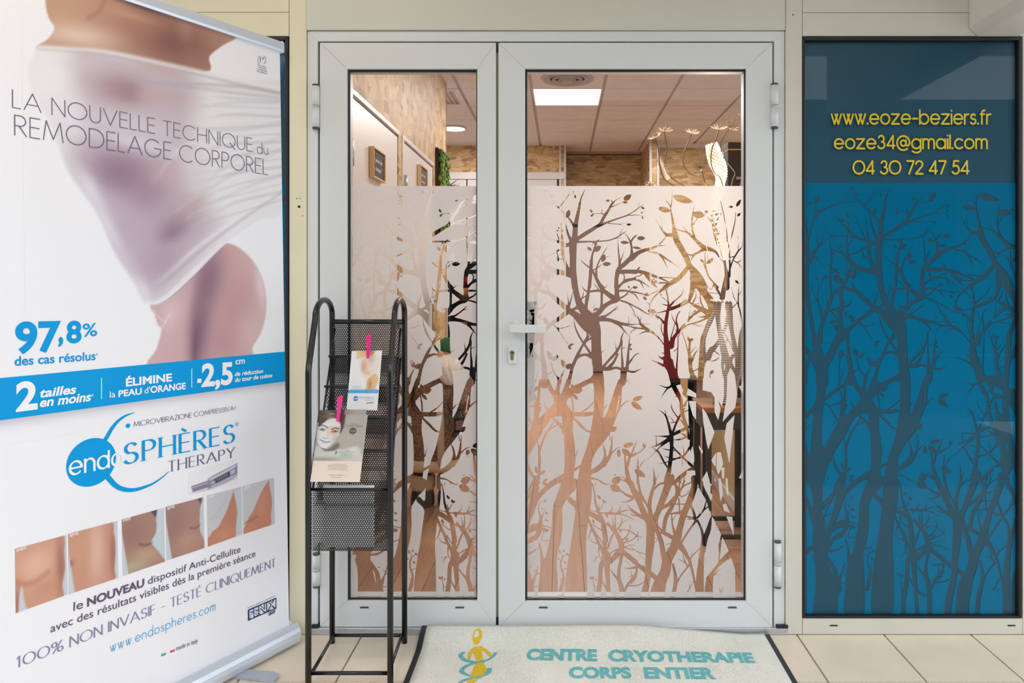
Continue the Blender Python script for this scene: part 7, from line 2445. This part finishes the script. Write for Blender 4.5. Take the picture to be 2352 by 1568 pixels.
for (x0, x1, y0, y1) in ((TX0 + .01, TX1 - .01, TY0 + .006, TY0 + .012), (TX0 + .01, TX1 - .01, TY1 - .012, TY1 - .006), (TX0 + .006, TX0 + .012, TY0 + .01, TY1 - .01), (TX1 - .012, TX1 - .006, TY0 + .01, TY1 - .01)):
    keep(B().box(x0, x1, y0, y1, TZ - .1, TZ - .026).obj('apron', M_IRON), tb)
    keep(B().box(x0, x1, y0 - .006, y1 + .006, ZF + .03, ZF + .05).obj('stretcher', M_IRON), tb)

# silver wire vase on the table
vx, vy = px(1664, 3.36), 3.37
va = empty('wire_vase', (vx, vy, TZ)); tag(va, 'ribbed silver wire vase on the riveted side table', 'vase')
M_WIRE = mat('silver_wire', rgb(206, 196, 188), 0.28, metal=0.85)
zv = lambda y: pz(y, vy) - TZ
ctrl = [(0.05, 0.004), (0.06, 0.06), (0.075, zv(860)), (0.098, zv(810)), (0.092, zv(775)), (0.065, zv(735)), (0.05, zv(710)), (0.052, zv(694))]
cs = smooth_pts(ctrl, 10); prof_ = []
tot = cs[-1][1]
nring = 46
for k in range(nring):
    z = 0.006 + (tot - 0.006) * k / (nring - 1)
    r = np.interp(z, [c[1] for c in cs], [c[0] for c in cs])
    a = 0.0032
    prof_ += [(r - 0.003, z - a), (r + 0.0015, z - a * .5), (r + 0.002, z), (r + 0.0015, z + a * .5)]
b = B(); b.lathe(prof_, (vx, vy, TZ), 30); keep(b.obj('wire_body', M_WIRE), va)
b = B()
for k in range(18):
    an = 2 * PI * k / 18; b.sphere((vx + .054 * math.cos(an), vy + .054 * math.sin(an), TZ + tot + .004), .010, 8, 6)
keep(b.obj('beaded_rim', M_WIRE), va)
# wire flowers standing in the vase
M_PETAL = mat('champagne_wire', rgb(236, 216, 192), 0.3, metal=0.5, var=0.1); M_STEM = mat('twisted_bronze_wire', rgb(120, 100, 86), 0.35, metal=0.6, var=0.3, scale=160)
zin = TZ + 0.02
def daisy(b, c, up, r, n=16):
    up = up.normalized(); sx_ = up.orthogonal().normalized(); sy_ = up.cross(sx_)
    for ringk, (el, nn, rr) in enumerate(((0.35, n, r), (0.75, n - 4, r * .85))):
        for k in range(nn):
            an = 2 * PI * k / nn + ringk * .2 + random.uniform(-.08, .08)
            d = sx_ * math.cos(an) + sy_ * math.sin(an)
            e = el + random.uniform(-.15, .15)
            mid = c + (d * math.cos(e * .7) + up * math.sin(e * .7)) * rr * .55
            tip = c + (d * math.cos(e) + up * math.sin(e) * .9) * rr
            b.tube([c, mid, tip], [.0016, .0042, .0012], 5, False)
stems = [('wire daisy leaning furthest to the side', [(1505, 316), (1512, 340), (1516, 380), (1530, 415), (1590, 455), (1650, 560), (1662, 690)], (-.5, -.1, 1), .036),
         ('wire daisy on a straight stem beside the leaning one', [(1526, 302), (1530, 325), (1532, 345), (1527, 382), (1545, 410), (1600, 450), (1650, 540), (1664, 690)], (.15, -.15, 1), .04),
         ('wire daisy standing alone in the middle of the bunch', [(1589, 306), (1580, 330), (1572, 350), (1570, 376), (1585, 398), (1618, 420), (1650, 500), (1664, 690)], (.2, -.1, 1), .037),
         ('wire daisy above the glowing lattice light', [(1651, 297), (1645, 320), (1636, 340), (1633, 370), (1640, 395), (1660, 425), (1668, 550), (1666, 690)], (.1, -.15, 1), .045),
         ('wire daisy turned to the camera near the door edge', [(1678, 290), (1662, 315), (1655, 335), (1661, 360), (1680, 385), (1688, 400), (1680, 428), (1672, 560), (1668, 690)], (.35, -.9, .5), .042),
         ('wire daisy cut off by the door edge', [(1712, 265), (1708, 330), (1706, 400), (1690, 470), (1672, 600), (1668, 690)], (-.2, -.2, 1), .036)]
for k, (lab, pts, up, r) in enumerate(stems):
    Yk = vy + 0.03 * math.sin(k * 2.1)
    p3 = [P3(x, y, Yk if i < len(pts) - 2 else vy + .01 * math.cos(k)) for i, (x, y) in enumerate(pts)]
    root = empty('wire_flower', (p3[-1].x, p3[-1].y, zin)); tag(root, lab, 'flower', 'wire flowers in the silver vase')
    p3.append(Vector((vx + .02 * math.cos(k * 1.05), vy + .02 * math.sin(k * 1.05), zin)))
    b = B(); b.tube([Vector(q) for q in smooth_pts([tuple(p) for p in p3], 5)], .0028, 7); keep(b.obj('stem', M_STEM), root)
    b = B(); daisy(b, p3[0], Vector(up), r); keep(b.obj('bloom', M_PETAL), root)
    if k == 1:
        b = B(); c0, c1 = P3(1511, 360, Yk), P3(1535, 412, Yk); ax = (c1 - c0).normalized(); s1 = ax.orthogonal().normalized(); s2 = ax.cross(s1)
        q = []
        for j in range(15 * 10 + 1):
            an = j / 10 * 2 * PI; q.append(c0 + (c1 - c0) * (j / 150) + (s1 * math.cos(an) + s2 * math.sin(an)) * .013)
        b.tube(q, .0018, 5); keep(b.obj('coiled_spring', M_PETAL), root)
# pompon of wire loops
pc = P3(1492, 424, vy)
root = empty('wire_flower', (vx, vy, zin)); tag(root, 'round wire pompon low on the bunch just above the film edge', 'flower', 'wire flowers in the silver vase')
b = B(); b.tube([pc, P3(1530, 460, vy), P3(1620, 560, vy), P3(1660, 690, vy), Vector((vx - .02, vy + .01, zin))], .0028, 7); keep(b.obj('stem', M_STEM), root)
b = B()
for k in range(46):
    d = Vector((random.gauss(0, 1), random.gauss(0, 1), random.gauss(0, 1))).normalized()
    s1 = d.orthogonal().normalized()
    b.tube([pc, pc + d * .02 + s1 * .003, pc + d * .03, pc + d * .02 - s1 * .003, pc], .0013, 4, False)
keep(b.obj('bloom', M_PETAL), root)
# clear crystal petals
root = empty('crystal_flower', (vx, vy, zin)); tag(root, 'clear plastic petals with gold specks in the middle of the bunch', 'flower')
M_CRYS = mat_glass('clear_petal', (.93, .9, .88, 1), 1.5, .05)
cc = P3(1612, 392, vy - .01)
for (x, y, wd) in ((1582, 369, 10), (1594, 358, 9), (1612, 324, 15), (1628, 335, 14), (1640, 350, 12), (1600, 384, 8)):
    tip = P3(x, y, vy - .03); ax = tip - cc; sd = ax.cross(Vector((0, 1, 0))).normalized()
    b = B(); hw = wd / F * vy / 2 * 1.4
    ring_ = [cc + ax * t + sd * s * hw * math.sin(PI * min(t * .9 + .05, 1)) ** .7 + Vector((0, -.006 * math.sin(PI * t), 0)) for s in (1, -1) for t in ((0, .2, .4, .6, .8, .95, 1) if s > 0 else (.95, .8, .6, .4, .2))]
    n_ = len(ring_); b.poly(ring_); b.poly([p + Vector((0, .002, 0)) for p in ring_][::-1])
    keep(b.obj('petal', M_CRYS), root)
b = B(); b.tube([cc, P3(1632, 470, vy), P3(1655, 600, vy), Vector((vx + .01, vy - .02, zin))], .0025, 6); keep(b.obj('stem', M_STEM), root)
# glowing lattice light among the stems
lw_ = empty('lattice_light', (vx, vy, zin)); tag(lw_, 'glowing beaded lattice light winding down among the wire stems', 'lamp')
M_GLOW = mat_emit('warm_glow', (1.0, 0.80, 0.58, 1), 2.2)
path = smooth_pts([tuple(P3(x, y, vy + .04)) for x, y in ((1634, 332), (1644, 365), (1656, 400), (1650, 440), (1640, 480), (1660, 560), (1664, 600))], 8)
pts_ = [Vector(p) for p in path]
b = B(); lat = B()
for i in range(0, len(pts_) - 1):
    t = i / (len(pts_) - 1)
    R = .034 * (1 if t < .45 else .55) * (0.55 + .45 * math.sin(PI * min(1, t * 2.2 + .12)) if t < .45 else 1)
    ax = (pts_[i + 1] - pts_[i]).normalized(); s1 = ax.cross(Vector((0, 1, 0))).normalized(); s2 = ax.cross(s1)
    nb = 11
    for k in range(nb):
        an = 2 * PI * (k + .5 * (i % 2)) / nb
        b.sphere(pts_[i] + (s1 * math.cos(an) + s2 * math.sin(an)) * R, .0052, 6, 4)
    lat.tube([pts_[i] + (s1 * math.cos(2 * PI * k / 12) + s2 * math.sin(2 * PI * k / 12)) * R * .86 for k in range(13)], .0022, 4, False)
o = keep(b.obj('glowing_beads', M_GLOW), lw_)
keep(lat.obj('lattice', M_PETAL), lw_)
b = B(); b.tube([pts_[-1], P3(1666, 690, vy), Vector((vx, vy + .02, zin))], .003, 7); keep(b.obj('stem', M_STEM), lw_)
for (x, y, e) in ((1640, 470, 7.0), (1662, 560, 7.0)):
    l = bpy.data.lights.new('lattice_glow', 'POINT'); l.energy = e; l.color = (1.0, .84, .68); l.shadow_soft_size = .03
    o = bpy.data.objects.new('lattice_glow', l); o.location = P3(x, y, vy - .16); COL.objects.link(o); keep(o, lw_)
# dark case on a tall cabinet behind the bunch
tc_ = empty('cabinet', (1.1, 4.75, ZF)); tag(tc_, 'tall dark cabinet with yellow line behind the wire flowers', 'cabinet')
ycb = 4.6
M_DKW = mat('dark_brown_leather', rgb(62, 46, 40), 0.5, var=0.2, scale=40)
cx0 = px(1672, ycb)
keep(B().box(cx0, cx0 + .35, ycb, ycb + .35, ZF, pz(326, ycb)).obj('body', M_DKW, None, .006), tc_)
keep(B().box(cx0 - .002, cx0 + .352, ycb - .004, ycb + .35, pz(345, ycb), pz(342, ycb)).obj('yellow_line', mat('yellow_piping', rgb(226, 168, 70), .4)), tc_)
keep(B().box(cx0 + .05, cx0 + .3, ycb - .006, ycb, pz(412, ycb), pz(406, ycb)).obj('pull', M_GREY), tc_)
# hand gel dispenser stuck to the inside of the door pane, beside the handle
yd = GYd + 0.0064
def dgx(x): return px(x, yd)
def dgz(y): return pz(y, yd)
ds = empty('gel_dispenser', (dgx(1222), yd, dgz(917))); tag(ds, 'white hand gel dispenser behind the pane beside the door handle', 'dispenser')
keep(B().box(dgx(1216), dgx(1228), yd, yd + .004, dgz(917), dgz(690)).obj('back_plate', M_WHITE, None, .001), ds)
keep(B().box(dgx(1210), dgx(1227), yd, yd + .05, dgz(822), dgz(785)).obj('body', M_WHITE, None, .004), ds)
keep(B().box(dgx(1214), dgx(1233), yd, yd + .04, dgz(768), dgz(700)).obj('upper_body', M_WHITE, None, .004), ds)
keep(B().box(dgx(1215), dgx(1220), yd - .0004, yd, dgz(801), dgz(795)).obj('label_mark', M_DARKCAP), ds)
keep(B().box(dgx(1210), dgx(1232), yd, yd + .05, dgz(700), dgz(690)).obj('drip_tray', M_LGREY, None, .002), ds)
